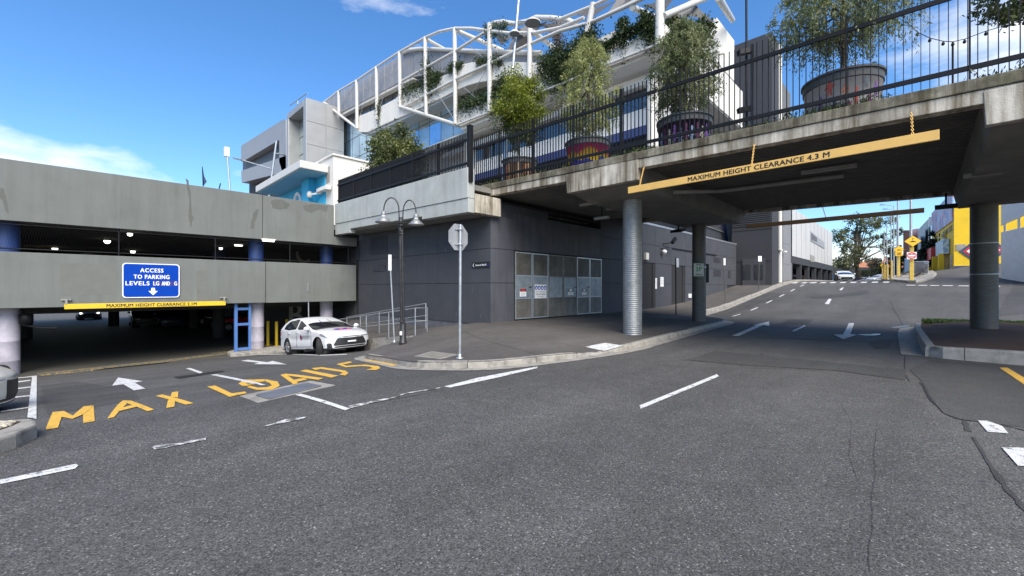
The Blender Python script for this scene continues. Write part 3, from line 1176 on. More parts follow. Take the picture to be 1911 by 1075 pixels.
# drain grates in the driveway
fr = [onF(*p)[:2] for p in Zp(z2, [(270, 475), (790, 362), (980, 395), (400, 525)])]
grate = prop(MB().prism(fr, lambda x, y: G(x, y) - .05, lambda x, y: G(x, y) + .006).build('drain', M_KERB), 'long steel drain grate in a concrete surround across the lettered driveway', 'drain')
gi = [Vector(onF(*p)[:2]) for p in Zp(z2, [(392, 472), (770, 384), (872, 405), (488, 502)])]
MB().prism([tuple(p) for p in gi], lambda x, y: G(x, y), lambda x, y: G(x, y) + .010).build('grate_pit', M_GAP, grate)
for n_, (A, B, C, D) in ((46, (gi[0], gi[1], gi[3], gi[2])), (7, (gi[0], gi[3], gi[1], gi[2]))):
    q = MB()
    for k in range(n_ + 1):
        a, b = A.lerp(B, k / n_), C.lerp(D, k / n_)
        q.bar((a.x, a.y, G(a.x, a.y) + .017), (b.x, b.y, G(b.x, b.y) + .017), 0.011 if n_ > 10 else 0.018, 0.014)
    o = q.build('grate_bar', M_GRATE, grate)
    o['kind'] = 'stuff'
d2 = [onF(*p)[:2] for p in Zp(z1, [(1165, 303), (1470, 261), (1500, 266), (1205, 312)])]
dr2 = prop(MB().prism(d2, lambda x, y: G(x, y) - .05, lambda x, y: G(x, y) + .007).build('drain', M_GAP), 'narrow dark trench drain across the driveway centre line near the garage', 'drain')
A, B, C, D = [Vector(p) for p in d2]
q = MB()
for k in range(41):
    a, b = A.lerp(B, k / 40), D.lerp(C, k / 40)
    q.bar((a.x, a.y, G(a.x, a.y) + .010), (b.x, b.y, G(b.x, b.y) + .010), 0.02, 0.012)
o = q.build('grate_bar', M_TRIM, dr2)
o['kind'] = 'stuff'

# traffic island with pebbles beside the silver car
isl = [onF(*p, lambda x, y: G(x, y) + .16)[:2] for p in ((-70, 795), (0, 784), (60, 780.5), (68, 784), (69, 790), (30, 807), (-70, 838))]
island = prop(MB().prism(isl, lambda x, y: G(x, y) - .1, lambda x, y: G(x, y) + .16).build('traffic_island', M_KERB, bevel=0.03), 'small concrete kerb island filled with pale pebbles beside the silver car', 'traffic island')
isp = [onF(*p, lambda x, y: G(x, y) + .16)[:2] for p in ((-60, 800), (0, 788), (38, 787), (20, 795), (-60, 822))]
MB().prism(isp, lambda x, y: G(x, y) + .1, lambda x, y: G(x, y) + .167).build('pebble_bed', M_SOIL, island)
q = MB()
for k in range(150):
    w_ = RNG.dirichlet(np.ones(len(isp)))
    x = sum(w_[i] * isp[i][0] for i in range(len(isp)))
    y = sum(w_[i] * isp[i][1] for i in range(len(isp)))
    r_ = random.uniform(.02, .045)
    q.lathe((x, y, G(x, y) + .165), [(0, -r_ * .6), (r_, 0), (r_ * .7, r_ * .5), (0, r_ * .65)], 6)
o = q.build('pebble', M_PEB, island)
o['kind'] = 'stuff'

# ---- planted bed at the foot of the far bridge column
bed = thing('garden_bed', None, None)
bed['kind'] = 'structure'
bx = [(13.9, -7.0), (13.95, -0.45), (14.25, -0.05), (22.3, 0.28), (23.0, 0.0), (23.4, -0.6), (25.0, -8.0)]


def bedtop(x, y):
    return G(x, y) + 0.26 + 0.02 * max(0, min(8, -y))


kerb_run(bx[:3] + [(14.3, -0.02)], bed, M_BEDSIDE, -1, G, bedtop, 0.18, step=0.35, stone=6)
kerb_run([(14.2, -0.06), (14.4, -0.04), (22.3, 0.28), (23.0, 0.0), (23.4, -0.6), (25.0, -8.0)], bed, M_BEDSIDE, -1, G, bedtop, 0.18, step=0.35, stone=6, gutter=0.42)
sv, sf = [], []
NS, NT = 44, 34
for i in range(NS):
    for j in range(NT):
        s_ = 14.05 + i * (9.2 / (NS - 1))
        top = -0.2 + 0.3 * min(1, (s_ - 14.05) / 8.2)
        t_ = top - 7.5 * j / (NT - 1)
        e = min(1.0, (s_ - 14.05) / 1.2, (top - t_) / 1.0, (23.25 - s_) / .8)
        sv.append((s_, t_, bedtop(s_, t_) - 0.03 + 0.14 * max(0, e) + random.uniform(-.015, .015)))
for i in range(NS - 1):
    for j in range(NT - 1):
        sf.append((i * NT + j, i * NT + j + 1, (i + 1) * NT + j + 1, (i + 1) * NT + j))
MB().add(sv, [f[::-1] for f in sf], True).build('mulch', M_SOIL, bed)
n_ = 4200
gx = RNG.uniform(14.2, 23.2, n_)
u_ = RNG.uniform(0, 1, n_)
gx = np.where(u_ < 2, RNG.uniform(22.1, 23.25, n_), gx)
gt = np.where(u_ < 2, -RNG.uniform(0.0, 7.0, n_), -0.2 + 0.3 * (gx - 14) / 8.2 - RNG.uniform(0, .5, n_) ** 2 * 1.2)
keep = np.abs(gx - 14) > .3
gc = np.array([(x, y, bedtop(x, y) + .07) for x, y in zip(gx[keep], gt[keep])])
gd = np.column_stack([RNG.normal(0, .35, len(gc)), RNG.normal(0, .35, len(gc)), np.ones(len(gc))])
gm = leaf_mesh('grass', gc, gd, 0.16, 0.16, leafmat('grass_blades', (0.05, 0.10, 0.02), (0.08, 0.15, 0.03), (0.12, 0.18, 0.05), 0.2, 3.0))
o = link('grass', gm)
o['kind'] = 'stuff'


# ------------------------------------------------------------------ footbridge over the road
SF = 10.7                         # front face of the bridge
SB = 20.8                         # back face
zo = lambda t: 0.028 * t          # the deck climbs gently towards the garage
bridge = thing('footbridge', 'weathered concrete bridge deck spanning the road, with ribbed dark soffit', 'bridge', (SF, 6, 0))
T0, T1 = -9.0, 13.2


def tslab(name, m, s0, s1, za, zb, t0=T0, t1=T1, par=bridge, bevel=0.0):
    q_ = MB()
    q_.hexa([(s0, t0, za + zo(t0)), (s1, t0, za + zo(t0)), (s1, t1, za + zo(t1)), (s0, t1, za + zo(t1)),
             (s0, t0, zb + zo(t0)), (s1, t0, zb + zo(t0)), (s1, t1, zb + zo(t1)), (s0, t1, zb + zo(t1))])
    return q_.build(name, m, par, bevel)


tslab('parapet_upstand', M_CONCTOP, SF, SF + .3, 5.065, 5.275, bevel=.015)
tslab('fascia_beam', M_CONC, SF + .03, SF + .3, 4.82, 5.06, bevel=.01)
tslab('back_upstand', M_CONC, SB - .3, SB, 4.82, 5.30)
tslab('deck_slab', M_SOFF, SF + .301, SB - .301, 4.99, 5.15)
# ribbed metal decking under the slab, ribs along the bridge
q = MB()
k = SF + .32
while k < SB - .4:
    q.hexa([(k, T0, 4.92 + zo(T0)), (k + .09, T0, 4.92 + zo(T0)), (k + .09, T1, 4.92 + zo(T1)), (k, T1, 4.92 + zo(T1)),
            (k - .04, T0, 4.988 + zo(T0)), (k + .13, T0, 4.988 + zo(T0)), (k + .13, T1, 4.988 + zo(T1)), (k - .04, T1, 4.988 + zo(T1))])
    k += 0.21
o = q.build('soffit_rib', M_DECKRIB, bridge)
o['kind'] = 'stuff'
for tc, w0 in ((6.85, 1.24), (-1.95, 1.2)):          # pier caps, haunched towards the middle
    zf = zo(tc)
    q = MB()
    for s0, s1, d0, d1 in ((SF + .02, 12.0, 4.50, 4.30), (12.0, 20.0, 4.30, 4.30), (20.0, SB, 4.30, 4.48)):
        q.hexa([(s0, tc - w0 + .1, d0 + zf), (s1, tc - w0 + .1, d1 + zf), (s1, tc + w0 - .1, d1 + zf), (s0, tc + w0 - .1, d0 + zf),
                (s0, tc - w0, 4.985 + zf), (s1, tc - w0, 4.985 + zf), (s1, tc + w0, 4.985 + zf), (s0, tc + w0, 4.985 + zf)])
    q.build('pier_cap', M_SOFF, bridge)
    q = MB()
    q.hexa([(SF + .012, tc - w0 + .03, 4.47 + zf), (SF + .2, tc - w0 + .03, 4.47 + zf), (SF + .2, tc + w0 - .03, 4.47 + zf), (SF + .012, tc + w0 - .03, 4.47 + zf),
            (SF + .012, tc - w0, 5.058 + zf), (SF + .2, tc - w0, 5.058 + zf), (SF + .2, tc + w0, 5.058 + zf), (SF + .012, tc + w0, 5.058 + zf)])
    q.build('pier_cap_face', M_CONC, bridge, bevel=.01)


def spiral_column(s_, t_, r_, z0_, z1_, m, ridge=.008):
    q_ = MB()
    pr = []
    z_ = z0_
    while z_ < z1_:
        pr += [(r_, z_ - z0_), (r_, z_ - z0_ + .044), (r_ + ridge, z_ - z0_ + .049), (r_ + ridge, z_ - z0_ + .057)]
        z_ += .062
    pr.append((r_, z1_ - z0_))
    q_.lathe((s_, t_, z0_), pr, 40)
    return q_.build('column', m, bridge)


ca = spiral_column(12.5, 6.75, .30, F(12.5, 6.75) - .05, 4.52, M_GALVC, .004)
ca['label'] = 'bright spiral steel column on the footpath kerb'
cb = spiral_column(19.3, 7.15, .285, F(19.3, 7.15) - .05, 4.52, M_GALVD, .003)
cb['label'] = 'darker spiral steel column carrying the END 3P AREA sign'
cc_ = spiral_column(19.4, -1.37, .30, 0.3, 4.3, M_GALVD, .002)
cc_['label'] = 'dark spiral column standing in the mulch bed'
q = MB()
for z_ in (2.05, 3.0):
    q.lathe((19.4, -1.37, z_), [(.306, 0), (.312, .005), (.312, .035), (.306, .04)], 40)
q.build('column_band', M_GALV, bridge)
# conduits under the deck
for P in ([(13.2, 9.3), (13.2, 5.6), (15.2, 4.9), (15.2, 1.6)], [(14.6, 9.0), (14.6, 7.9)]):
    q = MB()
    q.tube([(a, b, 4.56 + zo(b) if b > 5.5 else 4.83 + zo(b)) for a, b in P], .07, 10)
    q.build('conduit', M_PVC, bridge)
q = MB()
q.bar((14.0, 2.4, 4.86), (14.0, 1.2, 4.83), .16, .08)
q.build('batten_light', M_PVC, bridge)
for s_, t_, z_ in ((19.0, 7.95, 4.28), (19.2, -.55, 4.25)):        # floodlights at the heads of the rear columns
    fl = thing('floodlight', 'dark rectangular floodlight beside the head of the ' + ('sign-bearing column' if t_ > 0 else 'column in the mulch bed'), 'floodlight', (s_, t_, z_), 'floodlights under the bridge')
    MB().hexa([(s_ - .3, t_ - .25, z_ - .12), (s_ + .2, t_ - .25, z_ - .02), (s_ + .2, t_ + .25, z_ - .02), (s_ - .3, t_ + .25, z_ - .12), (s_ - .3, t_ - .25, z_), (s_ + .2, t_ - .25, z_ + .1), (s_ + .2, t_ + .25, z_ + .1), (s_ - .3, t_ + .25, z_)]).build('housing', M_BLACK, fl)
    MB().bar((s_, t_, z_), (s_, t_, z_ + .42), .05, .05).build('bracket', M_BLACK, fl)
for s_, t_ in ((14.5, -1.0), (14.2, -2.6), (13.6, 8.6)):
    fl = thing('tube_light', 'small bracket lamp under the deck ' + {-1.0: 'above the mulch bed kerb', -2.6: 'over the soil of the mulch bed', 8.6: 'near the charcoal wall'}[t_], 'lamp', (s_, t_, 4.4), 'bracket lamps under the deck')
    MB().bar((s_, t_ - .3, 4.28), (s_, t_ + .3, 4.28), .14, .09).build('lamp_body', M_PVC, fl)
    MB().bar((s_, t_, 4.3), (s_, t_, 4.9), .04, .04).build('bracket', M_BLACK, fl)


# ---- clearance bars
def chain(par, p, q_, link_len=.055):
    p, q_ = Vector(p), Vector(q_)
    n = max(2, int((q_ - p).length / (link_len * .78)))
    mb = MB()
    d = (q_ - p).normalized()
    for k in range(n):
        c = p.lerp(q_, (k + .5) / n)
        a = Vector((1, 0, 0)) if k % 2 else Vector((0, 1, 0))
        L = [c + d * link_len * .5 * math.cos(w) + a * link_len * .28 * math.sin(w) for w in np.linspace(0, 2 * math.pi, 9)]
        mb.tube(L, .007, 5, caps=False)
    return mb.build('chain', M_BARY, par)


def clearance_bar(label, s_, t0, t1, z0, z1, m, txt=None, tw=0, tc=0, chains=(), th=.05):
    b = thing('clearance_bar', label, 'height bar', (s_, (t0 + t1) / 2, z0), 'height clearance bars')
    MB().box((s_, t0, z0), (s_ + th, t1, z1)).build('bar', m, b, bevel=.006)
    if txt:
        lettering(txt, M_INK, b, (s_ - .003, tc, (z0 + z1) / 2), (0, -1, 0), (0, 0, 1), tw, (z1 - z0) * .58, bold=.03)
    for t_, zt in chains:
        chain(b, (s_ + .02, t_, z1), (s_ + .02 + ((SF - s_) * .9 if s_ < SF else -.8), t_ + .02, zt))
    return b


A = onS(1284, 333, 10.4)
B = onS(1548, 285, 10.4)
cbar = clearance_bar('long amber bar reading MAXIMUM HEIGHT CLEARANCE 4.3 M hung on chains', 10.4, -.22, 5.75, 4.235, 4.415, M_BARY, 'MAXIMUM HEIGHT CLEARANCE 4.3 M', abs(A[1] - B[1]), (A[1] + B[1]) / 2,
                     [(onS(1194, 340, 10.42)[1], 4.95), (onS(1403, 298, 10.42)[1], 4.93), (onS(1703, 240, 10.42)[1], 4.9)])
a, b = onS(1392, 423, 21.5), onS(1725, 387, 21.5)
clearance_bar('unlettered dark back of a clearance bar hung beyond the bridge', 21.5, b[1], a[1], a[2] - .09, a[2] + .09, M_BARBACK, chains=[(onS(1541, 400, 21.5)[1], 4.98)])

# ---- fences


def fence(name, label, s_, t0, t1, zfun, h, spacing, posts, rails, post_w=.05, low=0.06, cat='fence', bw=.011, bd=.022):
    f = thing(name, label, cat, (s_, t0, zfun(t0)), 'black bar fences on the walls')
    n = int((t1 - t0) / spacing)
    me = MB().box((-bd, -bw / 2, 0), (bd, bw / 2, h)).mesh('fence_bar', M_BLACK)
    for k in range(n + 1):
        t_ = t0 + k * spacing
        link('fence_bar', me, f, (s_ + .03, t_, zfun(t_) + low))
    for t_ in posts:
        post_w = .055 if t_ > 5.5 else .024
        MB().box((s_ - .03, t_ - post_w / 2, zfun(t_) - .02), (s_ + .03, t_ + post_w / 2, zfun(t_) + h + .03)).build('fence_post', M_BLACK, f)
    for rz_ in rails:
        MB().bar((s_, t0 - .05, zfun(t0) + rz_), (s_, t1 + .05, zfun(t1) + rz_), .045, .085).build('fence_rail', M_BLACK, f)
    return f


zb = lambda t: 5.275 + zo(t)
fence('bar_fence', 'tall black bar fence standing on the mossy bridge parapet', SF + .14, -4.0, 12.9, zb, 1.92, .118, [11.3, 9.6, 7.9, 6.2, 4.5, 2.8, 1.1, -.6, -2.3], [.245, 1.58])
zg = lambda t: 5.86 + .024 * (t - 11.3)
fence('bar_fence', 'dense black bar fence along the smooth grey-green parapet', 9.45, 11.42, 22.3, zg, 1.24, .092, [11.45, 13.2, 15.0, 16.8, 18.6, 20.4, 22.2], [.2, 1.02], bw=.03, bd=.018)
q = MB()
for t_ in (12.87, 11.35):
    pass
gp = thing('gate_post', 'thick black post where the two bar fences meet', 'post', (9.6, 11.3, 5.7))
MB().box((9.33, 11.20, 5.35), (9.49, 11.36, 7.30)).build('post', M_BLACK, gp, bevel=.008)
MB().box((9.32, 11.19, 7.30), (9.50, 11.37, 7.33)).build('post_cap', M_BLACK, gp)

# ---- grey-green box parapet to the left of the bridge
gw = thing('parapet_wall', 'overhanging grey-green rendered parapet carrying the dense bar fence', 'wall', (9.3, 16, 4.3))
q = MB()


def gslab(name, m, s0, s1, t0, t1, za, zb_):
    k_ = lambda t: .024 * (t - 11.3)
    q_ = MB()
    q_.hexa([(s0, t0, za + k_(t0)), (s1, t0, za + k_(t0)), (s1, t1, za + k_(t1)), (s0, t1, za + k_(t1)), (s0, t0, zb_ + k_(t0)), (s1, t0, zb_ + k_(t0)), (s1, t1, zb_ + k_(t1)), (s0, t1, zb_ + k_(t1))])
    return q_.build(name, m, gw, bevel=.012)


gslab('upper_band', M_GREEN, 9.3, 9.62, 11.28, 22.36, 4.80, 5.86)
gslab('lower_band', M_GREEN, 9.33, 9.62, 11.28, 14.15, 4.30, 4.79)
gslab('lower_band', M_GREEN, 9.33, 9.62, 14.16, 20.6, 4.42, 4.79)
gslab('lower_band', M_GREEN, 9.33, 9.62, 20.61, 22.36, 4.22, 4.79)
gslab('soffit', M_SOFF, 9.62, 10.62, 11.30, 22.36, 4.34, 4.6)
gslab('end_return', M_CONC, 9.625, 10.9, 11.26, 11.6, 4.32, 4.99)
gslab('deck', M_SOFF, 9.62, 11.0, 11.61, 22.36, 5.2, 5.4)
# plaza floor behind
plaza = MB()
plaza.box((10.9, 6, 5.2), (16.6, 13, 5.42)).box((SB - 10.2, 13.0, 5.2), (17.5, 48, 5.5)).box((16.6, 8.0, 5.2), (19.0, 13, 5.44))
o = plaza.build('plaza_floor', M_SOFF)
o['kind'] = 'structure'

# ------------------------------------------------------------------ charcoal building under and beside the bridge
dk = thing('charcoal_building', 'charcoal panelled service building under the bridge with galvanised louvre doors', 'building', (10.6, 11.5, 0))
LT = 11.5                       # face along the road


def panels_S(s_, cols, rows, m, par, depth=.05, gap=.008, name='wall_panel', skip=()):
    for i in range(len(cols) - 1):
        for j in range(len(rows) - 1):
            if (i, j) in skip:
                continue
            MB().box((s_, cols[i] + gap, rows[j] + gap), (s_ + depth, cols[i + 1] - gap, rows[j + 1] - gap)).build(name, m, par, bevel=.006)


def panels_T(t_, cols, rows, m, par, depth=.05, gap=.008, name='wall_panel', skip=()):
    for i in range(len(cols) - 1):
        for j in range(len(rows) - 1):
            if (i, j) in skip:
                continue
            MB().box((cols[i] + gap, t_, rows[j] + gap), (cols[i + 1] - gap, t_ + depth, rows[j + 1] - gap)).build(name, m, par, bevel=.006)


MB().prism([(10.64, 11.545), (10.64, 24), (14, 24), (14, 14), (39.6, 14), (39.6, 11.545)], -1.6, 4.3).build('wall_core', M_GAP, dk)
MB().box((10.64, 11.545, 4.3), (14, 22.3, 4.9)).build('wall_core', M_DARK, dk)
panels_S(10.6, [11.5, 14.85, 18.2, 21.55, 22.3], [.25, 1.84, 3.14, 4.38], M_DARK, dk)
q = MB()
for k in range(20):
    a, b = 11.5 + k * .54, 11.5 + (k + 1) * .54
    q.hexa([(10.625, a, -1.7), (10.66, a, -1.7), (10.66, b, -1.7), (10.625, b, -1.7), (10.625, a, .25), (10.66, a, .25), (10.66, b, .25), (10.625, b, .25)])
q.build('plinth', M_PLINTH, dk)
DS = [11.85, 12.88, 13.92, 14.96, 16.0, 17.05, 18.1]
panels_T(LT, [10.6, 11.85], [.1, 1.84, 3.14, 4.38], M_DARK2, dk)
panels_T(LT, [11.85, 18.1], [3.14, 4.6], M_DARK2, dk)
RC = [18.1, 20.3, 22.5, 24.1, 26.4, 28.6, 30.7, 32.9, 35.0, 37.2, 39.5]
for i in range(len(RC) - 1):
    a, b = RC[i], RC[i + 1]
    for z0_, z1_ in ((.0, 1.9), (1.9, 3.14), (3.14, 4.22), (4.22, 5.38)):
        if z1_ < F((a + b) / 2, LT) + .3:
            continue
        if 22.4 < a < 22.6 and z1_ < 3.2 or 26.3 < a < 26.5 and z1_ < 3.2:
            continue
        MB().box((a + .008, LT, max(z0_, F(a, LT) - .3) + .008), (b - .008, LT + .05, z1_ - .008)).build('wall_panel', M_DARK, dk, bevel=.006)
MB().box((18.1, LT - .02, 5.385), (39.6, LT + .3, 5.5)).build('capping', M_GALV, dk)
MB().box((26.5, LT - .05, 4.16), (34.5, LT - .002, 4.24)).build('cable_tray', M_BLACK, dk)
MB().box((10.63, LT + .051, 4.9), (18.1, LT + .5, 4.98)).build('head_closer', M_GAP, dk)
MB().box((18.1, LT + .051, 4.3), (39.6, 14, 5.38)).build('wall_core', M_GAP, dk)
MB().box((11.0, 12.2, 4.9), (18.0, 20.0, 5.18)).build('roof', M_SOFF, dk)
# ventilation grilles on the wall by the lamp post


def grille_S(s_, px, par, m=M_DARK2):
    a, b = onS(px[0], px[1], s_), onS(px[2], px[3], s_)
    t0, t1, z0_, z1_ = min(a[1], b[1]), max(a[1], b[1]), min(a[2], b[2]), max(a[2], b[2])
    q_ = MB()
    q_.box((s_ - .012, t0, z0_), (s_ - .001, t1, z1_))
    g = q_.build('vent', M_GAP, par)
    q_ = MB()
    z_ = z0_ + .02
    while z_ < z1_ - .02:
        q_.hexa([(s_ - .03, t0 + .02, z_), (s_ - .013, t0 + .02, z_ + .03), (s_ - .013, t1 - .02, z_ + .03), (s_ - .03, t1 - .02, z_), (s_ - .03, t0 + .02, z_ + .008), (s_ - .013, t0 + .02, z_ + .038), (s_ - .013, t1 - .02, z_ + .038), (s_ - .03, t1 - .02, z_ + .008)])
        z_ += .055
    o_ = q_.build('vent_blade', m, g)
    o_['kind'] = 'stuff'


for r_ in ((656, 461, 671, 486), (692, 444, 723, 472), (696, 495, 720, 506)):
    grille_S(10.6, r_, dk)


def grille_T(t_, px, par, m=M_DARK2):
    a, b = onT(px[0], px[1], t_), onT(px[2], px[3], t_)
    s0, s1, z0_, z1_ = min(a[0], b[0]), max(a[0], b[0]), min(a[2], b[2]), max(a[2], b[2])
    g = MB().box((s0, t_ - .012, z0_), (s1, t_ - .001, z1_)).build('vent', M_GAP, par)
    q_ = MB()
    z_ = z0_ + .02
    while z_ < z1_ - .02:
        q_.box((s0 + .02, t_ - .03, z_), (s1 - .02, t_ - .013, z_ + .03))
        z_ += .08
    o_ = q_.build('vent_blade', m, g)
    o_['kind'] = 'stuff'


for r_ in ((1332, 480, 1345, 491), (1332, 503, 1345, 516), (1359, 505, 1364, 519)):
    grille_T(LT, r_, dk)
# six louvred switchroom doors
for i in range(6):
    a, b = DS[i] + .012, DS[i + 1] - .012
    zb_ = F((a + b) / 2, LT) + .05
    d_ = MB().box((a, LT - .035, zb_), (b, LT + .03, 3.09)).build('switchroom_door', M_GAP, dk)
    q_ = MB()
    for x in (a, b - .05):
        q_.box((x, LT - .055, zb_), (x + .05, LT - .036, 3.09))
    for z_ in (zb_, 1.2, 2.12, 3.04):
        q_.box((a + .051, LT - .054, z_), (b - .051, LT - .036, z_ + .05))
    q_.build('door_frame', M_GALV if i in (0, 1, 4, 5) else M_LOUV, d_)
    MB().box((a + .052, LT - .046, 1.252), (b - .052, LT - .036, 2.118)).build('door_sheet', M_GALVP, d_)
    q_ = MB()
    for z0_, z1_ in ((zb_ + .06, 1.18), (2.18, 3.03)):
        z_ = z0_
        while z_ < z1_ - .02:
            q_.hexa([(a + .052, LT - .052, z_), (b - .052, LT - .052, z_), (b - .052, LT - .037, z_ + .024), (a + .052, LT - .037, z_ + .024), (a + .052, LT - .052, z_ + .006), (b - .052, LT - .052, z_ + .006), (b - .052, LT - .037, z_ + .03), (a + .052, LT - .037, z_ + .03)])
            z_ += .034
    o_ = q_.build('louvre_blade', M_LOUV, d_)
    o_['kind'] = 'stuff'
    if i in (0, 3, 4):
        MB().bar((b - .2, LT - .07, 1.68), (b - .03, LT - .07, 1.70), .03, .03).build('handle', M_BLACK, d_)
# safety notices on the doors


def notice(label, px, face, draw):
    a, b = onT(px[0], px[1], LT - .058), onT(px[2], px[3], LT - .058)
    s0, s1, z0_, z1_ = a[0], b[0], min(a[2], b[2]), max(a[2], b[2])
    n_ = thing('safety_notice', label, 'sign', ((s0 + s1) / 2, LT - .058, z0_), 'notices on the louvre doors')
    MB().box((s0, LT - .064, z0_), (s1, LT - .058, z1_)).build('plate', face, n_)
    draw(n_, s0, s1, z0_, z1_, LT - .067)


def band(par, name, m, s0, s1, z0_, z1_, t_):
    MB().box((s0, t_ - .001, z0_), (s1, t_ + .002, z1_)).build(name, m, par)


def ellipse_T(par, name, m, cs, cz, rs, rz_, t_):
    q_ = MB()
    q_.extr([(cs + rs * math.cos(w), t_, cz + rz_ * math.sin(w)) for w in np.linspace(0, 2 * math.pi, 21)[:-1]], (0, .003, 0))
    q_.build(name, m, par)


def d_danger(n_, s0, s1, z0_, z1_, t_):
    band(n_, 'header', M_INK, s0 + .005, s1 - .005, z1_ - .36 * (z1_ - z0_), z1_ - .005, t_)
    ellipse_T(n_, 'red_oval', M_REDP, (s0 + s1) / 2, z1_ - .19 * (z1_ - z0_), .42 * (s1 - s0), .13 * (z1_ - z0_), t_ - .003)
    for k in range(3):
        band(n_, 'text_line', M_INK, s0 + .06, s1 - .06 - .02 * k, z0_ + (.44 - .13 * k) * (z1_ - z0_), z0_ + (.46 - .13 * k) * (z1_ - z0_), t_)
    band(n_, 'footer', M_BLUE, s0 + .01, s1 - .01, z0_ + .005, z0_ + .05 * (z1_ - z0_), t_)


def d_ppe(n_, s0, s1, z0_, z1_, t_):
    w = (s1 - s0) / 4
    for k in range(4):
        ellipse_T(n_, 'blue_disc', M_BLUE, s0 + w * (k + .5), z1_ - .24 * (z1_ - z0_), w * .44, .16 * (z1_ - z0_), t_)
        ellipse_T(n_, 'pictogram', M_WHITEP, s0 + w * (k + .5), z1_ - .26 * (z1_ - z0_), w * .2, .08 * (z1_ - z0_), t_ - .003)
    for k, (tx, hh) in enumerate((('PROTECTIVE EQUIPMENT', .055), ('MUST BE WORN', .09), ('IN THIS AREA', .045))):
        lettering(tx, M_INK, n_, ((s0 + s1) / 2, t_ - .001, z0_ + (.45 - .17 * k) * (z1_ - z0_)), (1, 0, 0), (0, 0, 1), (s1 - s0) * (.85, .8, .5)[k], hh * (z1_ - z0_), bold=.03)


def d_warn(n_, s0, s1, z0_, z1_, t_):
    band(n_, 'header', M_INK, s0 + .005, s1 - .005, z1_ - .42 * (z1_ - z0_), z1_ - .005, t_)
    ellipse_T(n_, 'white_oval', M_WHITEP, (s0 + s1) / 2, z1_ - .2 * (z1_ - z0_), .36 * (s1 - s0), .12 * (z1_ - z0_), t_ - .003)
    for k in range(2):
        band(n_, 'text_line', M_INK, s0 + .06, s1 - .05, z0_ + (.42 - .16 * k) * (z1_ - z0_), z0_ + (.45 - .16 * k) * (z1_ - z0_), t_)
    band(n_, 'footer', M_INK, s0 + .01, s1 - .01, z0_ + .01, z0_ + .1 * (z1_ - z0_), t_)


notice('small notice with a red oval on the first louvre door from the corner', (970, 538.5, 982, 554), M_WHITEP, d_danger)
notice('large white notice with four blue discs reading MUST BE WORN', (998, 531, 1019.5, 556), M_WHITEP, d_ppe)
notice('small black headed notice on the fourth louvre door from the corner', (1060, 538.5, 1070, 552), M_WHITEP, d_warn)
notice('small black headed notice on the fifth louvre door from the corner', (1086, 538.5, 1094, 552), M_WHITEP, d_warn)
# the black wayfinding sign on the corner
a, b = onS(881, 490, 10.59), onS(914, 499, 10.59)
ws = thing('direction_sign', 'small black strip sign with white arrow on the charcoal corner', 'sign', (10.59, (a[1] + b[1]) / 2, a[2]))
MB().box((10.575, b[1], b[2]), (10.599, a[1], a[2])).build('plate', M_INK, ws)
lettering('Access to Main St', M_WHITEP, ws, (10.573, b[1] * .52 + a[1] * .48, (a[2] + b[2]) / 2), (0, -1, 0), (0, 0, 1), (a[1] - b[1]) * .62, .07, bold=.03)
tm, zm = a[1] - .06, (a[2] + b[2]) / 2
MB().extr([(10.574, tm, zm), (10.574, tm - .05, zm + .07), (10.574, tm - .08, zm + .07), (10.574, tm - .03, zm), (10.574, tm - .08, zm - .07), (10.574, tm - .05, zm - .07)], (-.002, 0, 0)).build('arrow', M_WHITEP, ws)
ellipse = MB().extr([(10.574, b[1] + .07 + .03 * math.cos(w), zm + .03 * math.sin(w)) for w in np.linspace(0, 6.283, 13)[:-1]], (-.002, 0, 0)).build('badge', M_BLUE, ws)
# roller doors
M_ROLL = mat('roller_shutter_grey', (0.36, 0.365, 0.37), .55, .2, var=.12)
for (a, b, zt, nm) in ((22.52, 24.08, 3.1, 0), (26.42, 28.5, 3.1, 1)):
    zb_ = F(a, LT)
    rd = MB().box((a + .02, LT + .12, zb_ - .1), (b - .02, LT + .16, zt)).build('roller_door', M_ROLL, dk)
    q_ = MB()
    z_ = zb_
    while z_ < zt - .02:
        if nm == 0 and z_ > zb_ + 1.75:
            for k in range(9):
                q_.box((a + .1 + k * .16, LT + .09, z_), (a + .18 + k * .16, LT + .12, z_ + .07))
        else:
            q_.hexa([(a + .03, LT + .09, z_), (b - .03, LT + .09, z_), (b - .03, LT + .12, z_ - .03), (a + .03, LT + .12, z_ - .03), (a + .03, LT + .09, z_ + .05), (b - .03, LT + .09, z_ + .05), (b - .03, LT + .12, z_ + .075), (a + .03, LT + .12, z_ + .075)])
        z_ += .11 if nm == 0 else .2
    o_ = q_.build('door_slat', M_ROLL, rd)
    o_['kind'] = 'stuff'
    MB().box((b - .35, LT - .002, zb_ - .1), (b - .02, LT + .11, zt)).build('door_jamb', M_GAP, rd)
for px, py, w_, h_, lb in ((1224.5, 529, 3, 20, 'narrow white notice beside the perforated roller door'), (1235.5, 526, 6, 18, 'white notice on the panel between the two roller doors')):
    a, b = onT(px - w_ / 2, py - h_ / 2, LT - .01), onT(px + w_ / 2, py + h_ / 2, LT - .01)
    n_ = thing('wall_notice', lb, 'sign', (a[0], LT - .01, b[2]), 'white notices by the roller doors')
    MB().box((a[0], LT - .012, b[2]), (b[0], LT - .002, a[2])).build('plate', M_WHITEP, n_)
    for k in range(4):
        band(n_, 'text_line', M_SIGNW, a[0] + .05, b[0] - .05, a[2] - .12 - .1 * k, a[2] - .09 - .1 * k, LT - .014)
a = onT(1240, 450, LT)
cm = thing('security_camera', 'black bracketed security camera high on the charcoal panels', 'camera', a)
MB().bar((a[0] - .25, LT - .02, a[2] - .2), (a[0] + .1, LT - .5, a[2] - .12), .06, .06).build('bracket', M_BLACK, cm)
